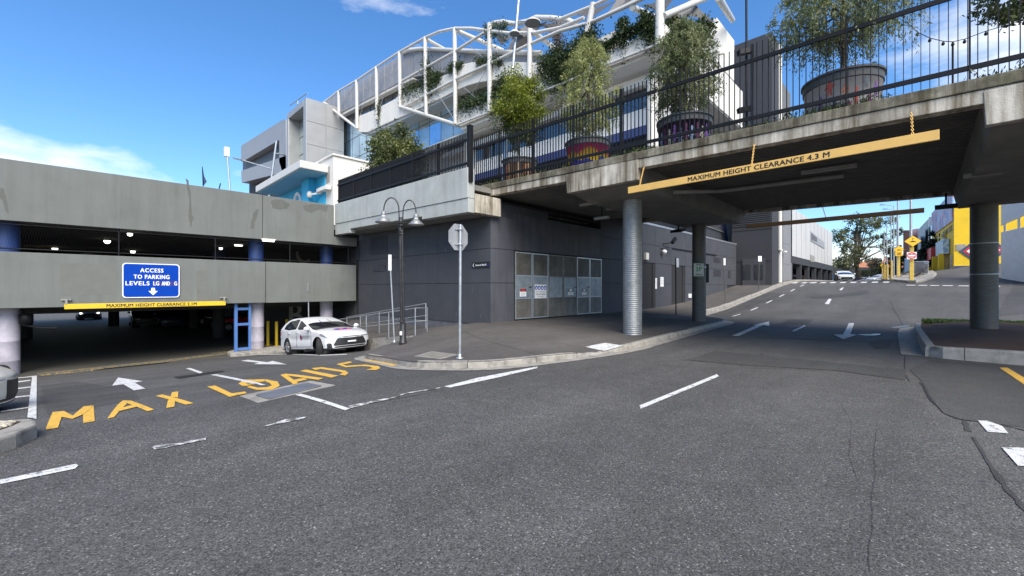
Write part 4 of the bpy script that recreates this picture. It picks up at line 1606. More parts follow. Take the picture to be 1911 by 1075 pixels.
MB().bar((a[0] + .0, LT - .5, a[2] - .15), (a[0] + .35, LT - .55, a[2] + .16), .17, .17).build('camera_body', M_BLACK, cm)
a = onT(1233.5, 469.5, LT)
cm = thing('dome_camera', 'white dome camera below the black security camera', 'camera', a)
MB().lathe((a[0], LT - .22, a[2]), [(0, -.16), (.1, -.13), (.15, -.03), (.15, .02), (.08, .09), (0, .1)], 16).build('dome', M_WHITEP, cm)
MB().bar((a[0], LT, a[2] + .2), (a[0], LT - .22, a[2] + .1), .05, .05).build('bracket', M_BLACK, cm)
a = onT(1203.5, 480, LT)
mb_ = thing('meter_box', 'small pale wall box behind the bright steel column', 'wall box', a)
MB().box((a[0] - .15, LT - .16, a[2] - .15), (a[0] + .2, LT - .001, a[2] + .25)).build('box_body', M_WALLW, mb_, bevel=.01)
a = onT(1286.5, 552, LT)
mb_ = thing('power_outlet', 'small white outlet box low on the charcoal wall', 'wall box', a)
MB().box((a[0] - .2, LT - .08, a[2] - .14), (a[0] + .2, LT - .001, a[2] + .14)).build('box_body', M_WHITEP, mb_, bevel=.01)

# ------------------------------------------------------------------ parking garage
PT = 22.4
gar = thing('parking_garage', 'two level grey precast concrete parking garage with dark open decks', 'building', (3, PT, -1.4))
MB().box((-12, PT, 3.97), (5.89, PT + .22, 6.08)).build('precast_panel', M_GPANEL, gar, bevel=.015)
MB().box((5.91, PT, 3.96), (9.28, PT + .22, 6.07)).build('precast_panel', M_GPANEL, gar, bevel=.015)
MB().box((-12, PT, .95), (6.02, PT + .22, 2.90)).build('precast_panel', M_GPANEL, gar, bevel=.015)
MB().box((6.04, PT - .01, .94), (10.5, PT + .21, 2.91)).build('precast_panel', M_GPANEL, gar, bevel=.015)
MB().box((9.29, PT + .02, 3.96), (10.55, PT + .22, 4.4)).build('precast_panel', M_GPANEL, gar)
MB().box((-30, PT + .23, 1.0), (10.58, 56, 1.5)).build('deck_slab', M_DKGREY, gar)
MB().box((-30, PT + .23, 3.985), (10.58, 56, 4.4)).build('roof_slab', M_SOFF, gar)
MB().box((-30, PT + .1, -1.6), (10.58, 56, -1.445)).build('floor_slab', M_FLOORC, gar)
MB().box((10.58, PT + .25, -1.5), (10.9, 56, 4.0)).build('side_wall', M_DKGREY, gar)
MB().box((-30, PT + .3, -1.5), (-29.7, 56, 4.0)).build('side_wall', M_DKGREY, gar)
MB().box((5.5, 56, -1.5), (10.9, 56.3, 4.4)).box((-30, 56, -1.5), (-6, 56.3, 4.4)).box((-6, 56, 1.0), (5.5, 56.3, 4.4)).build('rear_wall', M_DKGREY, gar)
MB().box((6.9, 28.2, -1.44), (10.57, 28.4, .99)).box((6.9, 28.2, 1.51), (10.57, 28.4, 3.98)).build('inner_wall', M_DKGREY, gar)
for tx, px, py, h_ in (('C', 565, 473, 1.25), ('B', 553, 588, 1.5)):
    p = onT(px, py, 28.18)
    lettering(tx, M_PURPT, gar, p, (1, 0, 0), (0, 0, 1), .8, h_, bold=.01)
for s_, t_ in ((5.85, 23.3), (-1.98, 23.3), (9.35, 23.6), (-2.6, 31), (5.85, 31.5), (-2.6, 39), (5.85, 40), (1.6, 47), (8.6, 40), (-8, 32), (-8, 40)):
    q = MB()
    q.lathe((s_, t_, -1.45), [(.33, 0), (.33, .5), (.335, .51), (.33, .52), (.33, 1.2), (.335, 1.21), (.33, 1.22), (.33, 2.44)], 24)
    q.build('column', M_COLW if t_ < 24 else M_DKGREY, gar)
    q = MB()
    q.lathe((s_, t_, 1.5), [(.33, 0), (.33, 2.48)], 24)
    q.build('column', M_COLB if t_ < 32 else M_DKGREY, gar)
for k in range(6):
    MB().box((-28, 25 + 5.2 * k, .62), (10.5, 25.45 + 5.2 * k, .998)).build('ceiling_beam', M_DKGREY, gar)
# open deck rail: posts and rails
q = MB()
for z_ in (3.02, 3.86):
    MB().tube([(-12, PT + .11, z_), (10.5, PT + .11, z_)], .022, 8).build('guard_rail', M_BLACK, gar)
for px in (-60, 222, 402, 541, 650):
    p = onT(px, 470, PT + .11)
    MB().tube([(p[0], PT + .11, 2.88), (p[0], PT + .11, 3.98)], .03, 8).build('guard_post', M_BLACK, gar)
q = MB()
x = -4.5
while x < 10.4:
    q.bar((x, PT + .14, 3.02), (x + .16, PT + .14, 3.86), .0022, .0022).bar((x + .16, PT + .142, 3.02), (x, PT + .142, 3.86), .0022, .0022)
    x += .07
o = q.build('mesh_wire', M_BLACK, gar)
o['kind'] = 'stuff'
# stains and a painted-over patch on the precast panels
M_STAIN = mat('damp_stain', (0.115, 0.12, 0.108), .9, var=.15, scale=5)
M_OVERP = mat('painted_over_patch', (0.147, 0.152, 0.138), .85, var=.08, scale=3)
for L_, m_, nm in (([(505, 375), (512, 372), (530, 374), (541, 381), (536, 390), (522, 392), (508, 388)], M_STAIN, 'water_stain'), ([(566, 383), (590, 381), (612, 385), (609, 396), (596, 391), (580, 397), (568, 392)], M_STAIN, 'water_stain'),
                   ([(346, 333), (352, 337), (356, 360), (358, 396), (361, 410), (355, 425), (352, 400), (353, 372), (349, 350)], M_STAIN, 'water_stain'), ([(474, 396), (483, 390), (479, 408), (472, 428), (467, 426), (470, 410)], M_STAIN, 'water_stain'),
                   ([(0, 350), (7, 352), (12, 372), (17, 398), (12, 396), (5, 376), (0, 370)], M_STAIN, 'water_stain'),
                   ([(112, 490), (216, 494), (216, 549), (114, 552)], M_OVERP, 'painted_patch'), ([(365, 505), (388, 505), (392, 560), (368, 560)], M_OVERP, 'painted_patch')):
    P_ = []
    for i_ in range(len(L_)):
        a, b = L_[i_], L_[(i_ + 1) % len(L_)]
        for f_ in ((0, .33, .66) if m_ is M_STAIN else (0,)):
            P_.append((a[0] + (b[0] - a[0]) * f_ + (random.uniform(-1, 1) if f_ else 0), a[1] + (b[1] - a[1]) * f_ + (random.uniform(-1, 1) if f_ else 0)))
    MB().extr([onT(x, y, PT - .0025) for x, y in P_], (0, .002, 0)).build(nm, m_, gar)
for k in range(26):
    a = (10.597, random.uniform(11.9, 20.5), random.uniform(.4, 4.0))
    w_, h_ = random.uniform(.01, .04), random.uniform(.015, .10) * random.choice((1, 1, 2))
    MB().extr([(a[0], a[1] + w_ * math.cos(q_) * random.uniform(.6, 1), a[2] + h_ * math.sin(q_) * random.uniform(.6, 1)) for q_ in np.linspace(0, 5.4, 7)], (.002, 0, 0)).build('scuff_mark', M_PLINTH, dk)
# lamps on the ceilings
for px, py, big in ((200, 451, 1), (102.5, 465, 1), (248, 470, 1), (163, 478, 1), (249, 430, 0), (412, 464, 0)):
    p = onZ(px, py, 3.86)
    if p[1] < PT + 1:
        p = (p[0], PT + 1, 3.86)
    lp = thing('dome_lamp', 'lit white dome lamp under the garage ceiling', 'lamp', p, 'dome lamps in the garage')
    lp['label'] = {200: 'large lit dome lamp, highest of those above the blue sign', 102.5: 'lit dome lamp well away from the blue sign', 248: 'lit dome lamp directly above the blue sign', 163: 'low lit dome half hidden by the grey panel edge', 249: 'lit dome tucked against the upper panel edge', 412: 'small lit dome lamp near the guard rail post'}[px]
    r_ = .125 if big else .09
    MB().lathe(p, [(r_, .06), (r_ * .98, 0), (r_ * .7, -r_ * .55), (0, -r_ * .8)], 16).build('dome', M_LIT, lp)
    MB().lathe(p, [(0, .125), (r_ * 1.1, .125), (r_ * 1.1, .055), (r_, .055)], 16).build('lamp_base', M_TRIM, lp)
for px, py, w_, lb in ((445, 458, .17, 'lit tube lamp beside the blue garage column'), (501, 449, .24, 'lit warm lamp over the panel joint')):
    p = onZ(px, py, 3.9)
    lp = thing('tube_lamp', lb, 'lamp', p, 'tube lamps in the garage')
    MB().box((p[0] - w_, p[1] - .06, 3.86), (p[0] + w_, p[1] + .06, 3.93)).build('tube', M_LIT, lp)
    MB().box((p[0] - w_ - .05, p[1] - .1, 3.931), (p[0] + w_ + .05, p[1] + .1, 3.983)).build('lamp_base', M_WALLW, lp)
for px0, px1, py in ((45, 108, 458.5), (160, 200, 460)):
    a, b = onT(px0, py, 34), onT(px1, py + 3, 34)
    MB().tube([a, b], .035, 8).build('service_pipe', M_YPOST, gar)

# garage signs
a, b = onT(228, 492, PT - .02), onT(335, 555, PT - .02)
s0, s1, z0_, z1_ = a[0], b[0], 1.18, 2.72
sg = thing('parking_sign', 'blue sign reading ACCESS TO PARKING LEVELS LG AND G with down arrow', 'sign', ((s0 + s1) / 2, PT, z0_))


def rrect(cx, cz, w, h, r, t_, n=6):
    P = []
    for (sx, sz, a0) in ((1, 1, 0), (-1, 1, 90), (-1, -1, 180), (1, -1, 270)):
        for k in range(n + 1):
            an = R(a0 + 90 * k / n)
            P.append((cx + sx * (w / 2 - r) + r * math.cos(an), t_, cz + sz * (h / 2 - r) + r * math.sin(an)))
    return P


zl = onT(281, 492, PT)[2], onT(281, 555.5, PT)[2]
cx, cz, w_, h_ = (s0 + s1) / 2, sum(zl) / 2, s1 - s0, zl[0] - zl[1]
MB().extr(rrect(cx, cz, w_, h_, .12, PT - .05), (0, .03, 0)).build('border', M_WHITEP, sg)
MB().extr(rrect(cx, cz, w_ - .07, h_ - .07, .10, PT - .054), (0, .02, 0)).build('panel', M_BLUE, sg)
for tx, fy, fw, fx, m_ in (('ACCESS', .80, .40, 0, M_WHITEP), ('TO PARKING', .61, .62, 0, M_WHITEP), ('LEVELS', .42, .40, -.245, M_WHITEP)):
    lettering(tx, m_, sg, (cx + fx * w_, PT - .056, cz + (fy - .5) * h_), (1, 0, 0), (0, 0, 1), fw * w_, .115 * h_, bold=.035, spacing=1.15)
MB().extr(rrect(cx + .235 * w_, cz - .08 * h_, .45 * w_, .15 * h_, .03, PT - .0565), (0, .002, 0)).build('overlay', mat('overlay_blue', (0.03, 0.03, 0.22), .4), sg)
for tx, fx, fw in (('LG', .075, .10), ('AND', .245, .145), ('G', .425, .05)):
    lettering(tx, M_WHITEP, sg, (cx + fx * w_, PT - .0585, cz - .08 * h_), (1, 0, 0), (0, 0, 1), fw * w_, .115 * h_, bold=.035)
az = cz - .5 * h_ + .07 * h_
MB().extr([(cx + .02 * w_ + x * w_, PT - .057, az + z_ * h_) for x, z_ in ((0, 0), (.085, .13), (.04, .12), (.028, .22), (-.028, .22), (-.04, .12), (-.085, .13))], (0, .002, 0)).build('arrow', M_WHITEP, sg)
a, b = onT(120, 575, PT - .22), onT(421, 567, PT - .22)
cb2 = thing('clearance_bar', 'bright yellow bar reading MAXIMUM HEIGHT CLEARANCE 2.1M below the blue sign', 'height bar', ((a[0] + b[0]) / 2, PT - .22, .93), 'height clearance bars')
MB().box((a[0], PT - .24, .88), (b[0], PT - .19, 1.07)).build('bar', M_BARY2, cb2, bevel=.006)
p0, p1 = onT(199, 573, PT - .24), onT(367, 569, PT - .24)
lettering('MAXIMUM HEIGHT CLEARANCE 2.1M', M_INK, cb2, ((p0[0] + p1[0]) / 2, PT - .243, .975), (1, 0, 0), (0, 0, 1), p1[0] - p0[0], .125, bold=.03)
for x in (a[0] + .05, b[0] - .05):
    q = MB()
    q.bar((x, PT - .215, 1.05), (x, PT - .215, 1.24), .06, .05).bar((x, PT - .23, 1.22), (x, PT, 1.22), .07, .06).bar((x - .14, PT - .03, 1.22), (x + .12, PT - .03, 1.22), .07, .05)
    q.build('bracket', M_PVC, cb2)
# blue steel gate frame and yellow bollards at the entrance
bg = thing('steel_gate', 'blue steel gate frame beside the lilac painted entrance column', 'gate', (4.9, 22.9, -1.45))
x0, x1 = onT(440, 600, 22.7)[0], onT(466, 600, 22.7)[0]
q = MB()
MB().box((x0 - .06, 22.64, -1.45), (x0 + .06, 22.76, .93)).build('post', M_BLUEF, bg)
MB().box((x1 - .05, 22.64, -1.45), (x1 + .04, 22.76, .93)).build('post', M_BLUEF, bg)
for z_ in (-1.25, -.1, .62):
    MB().box((x0 + .061, 22.66, z_), (x1 - .051, 22.74, z_ + .11)).build('gate_rail', M_BLUEF, bg)
for i_, (px, t_) in enumerate(((500, 25.2), (516, 24.6), (535, 26.0))):
    p = onT(px, 600, t_)
    bl = thing('bollard', ('yellow bollard beside the lilac entrance column', 'tall yellow bollard between two others behind the white hatchback', 'yellow bollard just behind the white hatchback tailgate')[i_], 'bollard', (p[0], t_, -1.44), 'yellow bollards in the garage entrance')
    MB().lathe((p[0], t_, -1.44), [(.075, 0), (.075, 1.25), (.06, 1.3), (0, 1.31)], 14).build('bollard_post', M_BARY2, bl)
    MB().box((p[0] - .13, t_ - .13, -1.445), (p[0] + .13, t_ + .13, -1.425)).build('base_plate', M_BARY2, bl)
eb = [(4.6, 22.45), (5.0, 21.95), (8.2, 21.9), (8.2, 23.4), (5.0, 23.6), (4.6, 23.0)]
MB().prism(eb, -1.6, lambda x, y: -1.30).build('kerb_island', M_KERB, kerb, bevel=.03)
q = thing('wall_pipe', 'dark pipe cluster hung on the garage wall above the entrance edge', 'pipe', (-2.0, 22.9, .5))
MB().tube([(-1.6, 23.1, .9), (-1.6, 23.0, .35), (-1.2, 23.0, .2), (-.75, 23.0, .15)], .05, 8).build('pipe', M_BLACK, q)
MB().lathe((-1.5, 23.0, .5), [(0, -.15), (.18, -.12), (.18, .2), (0, .25)], 12).build('valve', M_BLACK, q)


# ------------------------------------------------------------------ plants
def unit(a):
    return a / (np.linalg.norm(a, axis=1)[:, None] + 1e-9)


def clumped(n, nclump, radii, shape=1.0, rng=RNG, clump=0.22, hollow=0.35):
    """Leaf centres gathered into clumps inside an ellipsoid of the given radii (uneven outline)."""
    d = unit(rng.normal(size=(nclump, 3)))
    rad = rng.uniform(hollow, 1, nclump) ** 0.6
    cc = d * rad[:, None] * np.array(radii)
    sz = rng.uniform(.5, 1.3, nclump) * clump * np.mean(radii)
    k = rng.integers(0, nclump, n)
    return cc[k] + rng.normal(size=(n, 3)) * sz[k][:, None] * .55, cc


def leaf_crown(name, parent, centre, radii, n, nclump, size, aspect, m, droop=0.0, clump=.22, hollow=.35, keep=None):
    c, cc = clumped(n, nclump, radii, clump=clump, hollow=hollow)
    c += np.array(centre)
    if keep is not None:
        c = c[keep(c)]
    d = RNG.normal(size=(len(c), 3))
    d[:, 2] -= droop
    me = leaf_mesh(name, c, d, size, aspect, m)
    return link(name, me, parent), cc + np.array(centre)


def branches(par, base, top, r, ends, m=M_TRUNK, nb=9):
    q_ = MB()
    base, top = Vector(base), Vector(top)
    mid = base.lerp(top, .5) + Vector((random.uniform(-.05, .05), random.uniform(-.05, .05), 0)) * (top - base).length
    q_.tube([base, mid, top], [r, r * .75, r * .35], 9)
    idx = RNG.choice(len(ends), min(nb, len(ends)), replace=False)
    for i in idx:
        e = Vector(ends[i])
        f = random.uniform(.35, .9)
        s_ = base.lerp(top, f)
        if e.z < s_.z - .3 * (top - base).length:
            s_ = base.lerp(top, .35)
        q_.tube([s_, s_.lerp(e, .5) + Vector((0, 0, .06 * (e - s_).length)), e], [r * .42, r * .25, r * .1], 6, caps=False)
    return q_.build('trunk', m, par, local=True)


L_BRIGHT = leafmat('bright_green_leaf', (0.045, 0.075, 0.012), (0.15, 0.19, 0.02), (0.31, 0.33, 0.04), .35, 1.3)
L_OLIVE = leafmat('olive_willow_leaf', (0.11, 0.14, 0.05), (0.26, 0.29, 0.10), (0.40, 0.41, 0.17), .3, 1.2)
L_GREYG = leafmat('grey_green_leaf', (0.07, 0.10, 0.04), (0.16, 0.19, 0.08), (0.27, 0.29, 0.14), .3, 1.2)
L_DEEP = leafmat('deep_green_leaf', (0.018, 0.032, 0.010), (0.05, 0.075, 0.02), (0.13, 0.15, 0.045), .2, 1.4)
L_SHRUB = leafmat('shrub_leaf', (0.025, 0.04, 0.012), (0.075, 0.10, 0.03), (0.20, 0.21, 0.07), .2, 1.4)
L_VINE = leafmat('vine_leaf', (0.015, 0.03, 0.010), (0.038, 0.062, 0.02), (0.075, 0.105, 0.035), .25, 1.5)
L_GUM = leafmat('gum_leaf', (0.04, 0.055, 0.028), (0.10, 0.12, 0.05), (0.20, 0.20, 0.09), .25, .35)
L_DARKT = leafmat('dark_conifer_leaf', (0.01, 0.018, 0.010), (0.022, 0.035, 0.016), (0.045, 0.06, 0.026), .15, .5)
L_WEED = leafmat('weed_leaf', (0.05, 0.08, 0.02), (0.10, 0.14, 0.04), (0.16, 0.19, 0.07), .3, 2)


def pot(label, px_c, rim_y, Y, dia, h, mural, tname, tlabel, tree):
    s_, t_, _z = onS(px_c, rim_y, SF + .42 + dia / 2)
    Y2 = s_ * CA + t_ * SA
    dia *= Y2 / Y
    r_ = dia / 2
    zr = EYE + (537.5 - rim_y) / FPX * (Y2 - dia * .46)
    loc = (s_, t_, zr - h)
    pt = thing('planter_pot', label, 'planter', loc, 'painted round planters on the bridge')
    MB().lathe((0, 0, 0), [(0, 0), (r_ * .90, 0), (r_ * .91, .05), (r_ * .95, h - .2), (r_ * .955, h - .2)], 40).build('painted_side', mural[0], pt, local=True)
    deco(pt, mural[1], r_, h)
    MB().lathe((0, 0, 0), [(r_ * .95, h - .21), (r_ * .985, h - .2), (r_ * .985, h - .05), (r_ * 1.03, h - .045), (r_ * 1.03, h), (r_ * .92, h), (r_ * .9, h - .12), (0, h - .12)], 40, smooth=False).build('rim', mat('planter_grey_rim', (0.085, 0.088, 0.088), .6, var=.2), pt, local=True)
    MB().lathe((0, 0, 0), [(0, h - .11), (r_ * .9, h - .11)], 24).build('soil', M_SOIL, pt, local=True)
    tr = thing(tname, tlabel, 'tree', (s_, t_, zr - .1), 'trees in the bridge planters')
    tree(tr)
    return pt


def tree_round(tr):
    o_, cc = leaf_crown('crown', tr, (0, 0, 2.25), (.95, .95, 1.2), 17000, 75, .075, .6, L_BRIGHT, .2, clump=.26)
    leaf_crown('lower_shoots', tr, (.1, 0, .95), (.6, .6, .45), 1800, 24, .08, .5, L_DEEP, .3, clump=.25)
    branches(tr, (0, 0, -.1), (0, 0, 2.3), .05, cc)


def willow(n, rx_, rz_, zc, m, h=2.4, seed=0, dens=1.0, cone=0.0, open_=False):
    def f(tr):
        rng = np.random.default_rng(seed)
        tips, cc = [], []
        ns = int(n)
        cs, ds = [], []
        for k in range(ns):
            a = rng.uniform(0, 2 * math.pi)
            zz = rng.uniform(-1, 1)
            rr = math.sqrt(max(0, 1 - zz * zz)) * rng.uniform(.25, 1) * (1 - cone * (zz + 1) / 2)
            c = np.array([rx_ * rr * math.cos(a), rx_ * rr * math.sin(a), zc + rz_ * zz])
            cc.append(c)
            L = rng.uniform(.22, .6) * (.6 if open_ else 1)
            out = np.array([math.cos(a), math.sin(a), 0]) * rng.uniform(.05, .35)
            up = rng.uniform(-.1, .5) if not open_ else rng.uniform(-.3, .3)
            for j in range(int(52 * dens)):
                u = j / 34 / max(dens, .01) if dens < 1 else j / (52 * dens)
                p = c + out * u * L * 2 + np.array([0, 0, up * u - 1.0 * u * u * L * (1 if not open_ else .9)]) + rng.normal(0, .035, 3)
                cs.append(p)
                ds.append(out * .6 + np.array([0, 0, up - 2 * u * L]) + rng.normal(0, .45, 3))
        me = leaf_mesh('crown', np.array(cs), np.array(ds), .08, .26, m)
        link('crown', me, tr)
        branches(tr, (0, 0, -.1), (0, 0, zc + rz_ * .4), .06, np.array(cc), nb=16)
    return f


figs = {}
M_POTG = mat('pale_pot_paint', (0.62, 0.565, 0.54), .6, var=.12, scale=5)
M_POTP = mat('dark_purple_pot_paint', (0.035, 0.012, 0.035), .55, var=.4, scale=4)
M_POTT = mat('tan_pot_paint', (0.30, 0.17, 0.085), .6, var=.3, scale=4)


def sunsetmat():
    m = bpy.data.materials.new('sunset_mural')
    nt, N, L, b = _nodes(m)
    tc = N.new('ShaderNodeTexCoord')
    sp = N.new('ShaderNodeSeparateXYZ')
    L.new(tc.outputs['Object'], sp.inputs[0])
    no = N.new('ShaderNodeTexNoise')
    no.inputs['Scale'].default_value = 2.2
    L.new(tc.outputs['Object'], no.inputs['Vector'])
    ad = N.new('ShaderNodeMath')
    ad.operation = 'MULTIPLY_ADD'
    ad.inputs[1].default_value = 0.9
    L.new(no.outputs[0], ad.inputs[0])
    L.new(sp.outputs['Z'], ad.inputs[2])
    rp = N.new('ShaderNodeValToRGB')
    rp.color_ramp.interpolation = 'CONSTANT'
    e = rp.color_ramp.elements
    cols = [(0.03, 0.02, 0.20), (0.06, 0.05, 0.36), (0.62, 0.40, 0.03), (0.66, 0.30, 0.03), (0.55, 0.06, 0.05), (0.48, 0.03, 0.14)]
    e[0].position, e[0].color = 0, (*cols[0], 1)
    e[1].position, e[1].color = .98, (*cols[5], 1)
    for p_, c_ in ((.50, cols[1]), (.64, cols[2]), (.84, cols[3]), (.92, cols[4])):
        q_ = e.new(p_)
        q_.color = (*c_, 1)
    ms2 = N.new('ShaderNodeMath')
    ms2.operation = 'MULTIPLY'
    ms2.inputs[1].default_value = .92
    L.new(ad.outputs[0], ms2.inputs[0])
    L.new(ms2.outputs[0], rp.inputs[0])
    L.new(rp.outputs[0], b.inputs['Base Color'])
    b.inputs['Roughness'].default_value = .55
    return m


mur2 = sunsetmat()
PF = {k: flat('mural_' + k, c_, .6) for k, c_ in dict(pink=(.36, .06, .24), red=(.42, .07, .04), grey=(.10, .12, .14), violet=(.20, .08, .30), orange=(.45, .17, .08), sky=(.24, .32, .50), cream=(.40, .35, .28), black=(.015, .015, .017), navy=(.03, .04, .14), plum=(.10, .02, .07), sun=(.62, .52, .10), umber=(.12, .05, .02), sand=(.42, .28, .16)).items()}


def on_pot(pt, r_, h, a0, z0, w, hh, shape, m, name):
    """A flat painted shape wrapped on the pot side: shape points in -1..1."""
    rr_ = lambda z: r_ * (.91 + .045 * min(1, max(0, z / (h - .2)))) + .004
    P = []
    n_ = len(shape)
    for i in range(n_):
        a, b = shape[i], shape[(i + 1) % n_]
        for f in (0, .5):
            P.append((a[0] + (b[0] - a[0]) * f, a[1] + (b[1] - a[1]) * f))
    vs = [(0, 0, 0)]
    for x, y in [(sum(p[0] for p in P) / len(P), sum(p[1] for p in P) / len(P))] + P:
        z = z0 + y * hh / 2
        an = a0 + x * w / 2 / r_
        vs.append((rr_(z) * math.cos(an), rr_(z) * math.sin(an), z))
    vs = vs[1:]
    k_ = len(P)
    MB().add(vs, [(0, 1 + i, 1 + (i + 1) % k_) for i in range(k_)], True).build(name, m, pt, local=True)


FIG = [(-.25, -1), (-.05, -.3), (.1, -1), (.35, -1), (.3, -.1), (.9, .1), (.85, .25), (.3, .4), (.18, .55), (.3, .75), (.15, 1), (-.15, 1), (-.28, .75), (-.18, .55), (-.4, .4), (-.95, -.1), (-.8, -.2), (-.35, .1), (-.45, -1)]
CAM_A = math.atan2(-SA, -CA)


def deco(pt, kind, r_, h):
    if kind == 'figures':
        for i in range(16):
            a = CAM_A - 1.45 + 2.9 * (i + .5) / 16 + random.uniform(-.06, .06)
            zc2 = .2 + (h - .45) * ((i * 7) % 5) / 4.6
            m = PF[('pink', 'violet', 'red', 'grey', 'orange', 'pink', 'red', 'grey')[i % 8]]
            on_pot(pt, r_, h, a, zc2, random.uniform(.13, .24), random.uniform(.26, .38), [(x * random.choice((-1, 1)) if False else x, y) for x, y in FIG], m, 'painted_figure')
        on_pot(pt, r_, h, CAM_A + .45, .34, .34, .13, [(-1, .6), (-.6, .2), (.9, .8), (1, -.4), (.2, -.9), (0, -.4), (-.3, -.4), (-.9, .1)], PF['black'], 'painted_figure')
    elif kind == 'night':
        for i in range(14):
            a = CAM_A - 1.5 + 3.0 * (i + .5) / 14
            m = PF[('sky', 'plum', 'cream', 'violet', 'sky', 'plum')[i % 6]]
            on_pot(pt, r_, h, a, .38, .22, .66 if i % 2 else .5, FIG, m, 'painted_figure')
    elif kind == 'stripes':
        for i in range(16):
            a = CAM_A - 1.6 + 3.2 * (i + .5) / 16
            m = PF[('umber', 'sand', 'navy', 'orange', 'sand', 'umber')[i % 6]]
            on_pot(pt, r_, h, a, .36 + .04 * (i % 3), .07 + .04 * (i % 2), .66, [(-1, -1), (1, -1), (.7, .2), (.9, 1), (-.8, 1), (-.6, 0)], m, 'painted_stripe')
    else:
        on_pot(pt, r_, h, CAM_A + .5, .3, .42, .3, [(-1, -1), (1, -1), (.8, .1), (.1, .9), (-.5, .2)], PF['navy'], 'painted_figure')


pot('round planter painted in tan and brown stripes under the bright green tree', 970, 292, 15.5, 1.3, .95, (M_POTT, 'stripes'), 'planter_tree', 'bright green bushy tree in the tan striped planter', tree_round)
pot('round planter painted in red, yellow and blue', 1097, 254, 13.4, 1.42, 1.0, (mur2, 'sunset'), 'planter_tree', 'olive green willowy tree in the red and yellow planter', willow(430, 1.25, 1.6, 1.95, L_OLIVE, seed=3, cone=.5))
pot('round planter painted dark purple with pale figures', 1277, 208, 11.5, 1.42, 1.0, (M_POTP, 'night'), 'planter_tree', 'dense grey-green weeping tree in the purple planter', willow(520, 1.08, 1.25, 1.6, L_GREYG, seed=5, cone=.4))
pot('round pale planter painted with pink and red figures', 1571, 122, 9.15, 1.44, 1.08, (M_POTG, 'figures'), 'planter_tree', 'airy weeping tree in the pale planter, cut by the frame', willow(560, 1.42, .66, 1.72, L_GREYG, seed=8, dens=.7, open_=True))
# more detail on the pale planter: painted figures as flat print
# weeds along the parapet and the big shrub behind the dense fence
wc = []
for t_ in list(RNG.uniform(-3, 12, 40)) + list(RNG.normal(1.4, .5, 25)) + list(RNG.normal(5.6, .5, 25)) + list(RNG.normal(11.6, .4, 25)):
    for k in range(26):
        wc.append((SF + .24 + RNG.normal(0, .05), t_ + RNG.normal(0, .07), zb(t_) + abs(RNG.normal(0, .09))))
wc = np.array(wc)
wd = RNG.normal(size=wc.shape) * .5 + np.array([0, 0, 1.0])
o = link('weeds', leaf_mesh('weeds', wc, wd, .10, .22, L_WEED))
o['kind'] = 'stuff'
sh = thing('shrub', 'large dark green glossy shrub behind the dense bar fence', 'shrub', (11.7, 20.6, 5.5))
_o, cc = leaf_crown('foliage', sh, (0, 0, 2.5), (1.3, 2.7, 2.2), 26000, 150, .15, .5, L_SHRUB, 0, clump=.17)
branches(sh, (0, 0, -.1), (0, 0, 2.4), .08, cc, nb=16)

# ------------------------------------------------------------------ white building with the planted truss
WS = 16.5
wb = thing('white_truss_building', 'white office building with curved balconies behind an exposed white truss', 'building', (WS, 20, 5.4))


def S(px, py, s_=WS):
    return onS(px, py, s_)


def panel(name, pts, s_, depth, m, par=wb, bevel=0.0):
    return MB().extr([S(x, y, s_) for x, y in pts], (depth, 0, 0)).build(name, m, par, bevel)


def rod(name, pts, r_, m=M_STEELW, s_=WS, par=wb, n=10):
    return MB().tube([S(x, y, s_) if len((x, y)) == 2 else (x, y) for x, y in pts], r_, n).build(name, m, par)


# main mass behind the glass
MB().box((18.4, 7.6, 5.3), (20.4, 21.5, 11.9)).box((18.4, 21.5, 5.3), (32, 50, 12.0)).build('main_block', M_WALLW, wb)
_tx = [605, 632, 666, 703, 746, 772, 822, 911, 1010]
_ty = [205, 190, 172, 150, 126, 116, 112, 114, 116]
_tz = sorted((S(x, y, 17.8)[1], S(x, y, 17.8)[2]) for x, y in zip(_tx, _ty))


def ztop_at(t):
    return float(np.interp(t, [q_[0] for q_ in _tz], [q_[1] for q_ in _tz]))


MB().add([(18.6 + 0 * k, t, z) for t in (19, 22, 25, 28, 31, 34, 37, 40, 43, 46, 50) for k, z in enumerate((11.9, ztop_at(t)))] + [(26, t, z) for t in (19, 22, 25, 28, 31, 34, 37, 40, 43, 46, 50) for z in (11.9, ztop_at(t) - .3)],
         [(2 * k, 2 * k + 2, 2 * k + 3, 2 * k + 1) for k in range(10)] + [(2 * k + 1, 2 * k + 3, 22 + 2 * k + 3, 22 + 2 * k + 1) for k in range(10)] + [(0, 1, 23, 22), (20, 42, 43, 21)]).build('upper_block', M_WALLW, wb)
# ribbed silver wall panels behind the truss
for i, (x0, x1, ty0, ty1, by0, by1) in enumerate(((605, 632, 192, 174, 226, 212), (632, 666, 174, 154, 212, 195), (666, 703, 154, 130, 195, 176), (703, 746, 130, 104, 176, 153), (746, 772, 104, 95, 153, 143), (772, 822, 95, 94, 143, 135), (822, 911, 94, 97, 135, 134), (911, 1010, 97, 104, 134, 130))):
    n_ = 3 if i < 6 else 4
    for k in range(n_):
        f0, f1 = k / n_, (k + 1) / n_
        P = [(x0 + (x1 - x0) * f0 + .4, ty0 + (ty1 - ty0) * f0), (x0 + (x1 - x0) * f1 - .3, ty0 + (ty1 - ty0) * f1), (x0 + (x1 - x0) * f1 - .3, by0 + (by1 - by0) * f1), (x0 + (x1 - x0) * f0 + .4, by0 + (by1 - by0) * f0)]
        panel('ribbed_panel', P, WS + .7 + .03 * k, .2, M_CLADD)
panel('window_strip', [(640, 222), (746, 158), (790, 140), (850, 140), (850, 165), (760, 185), (670, 232)], WS + 1.0, .1, M_GLASSD)
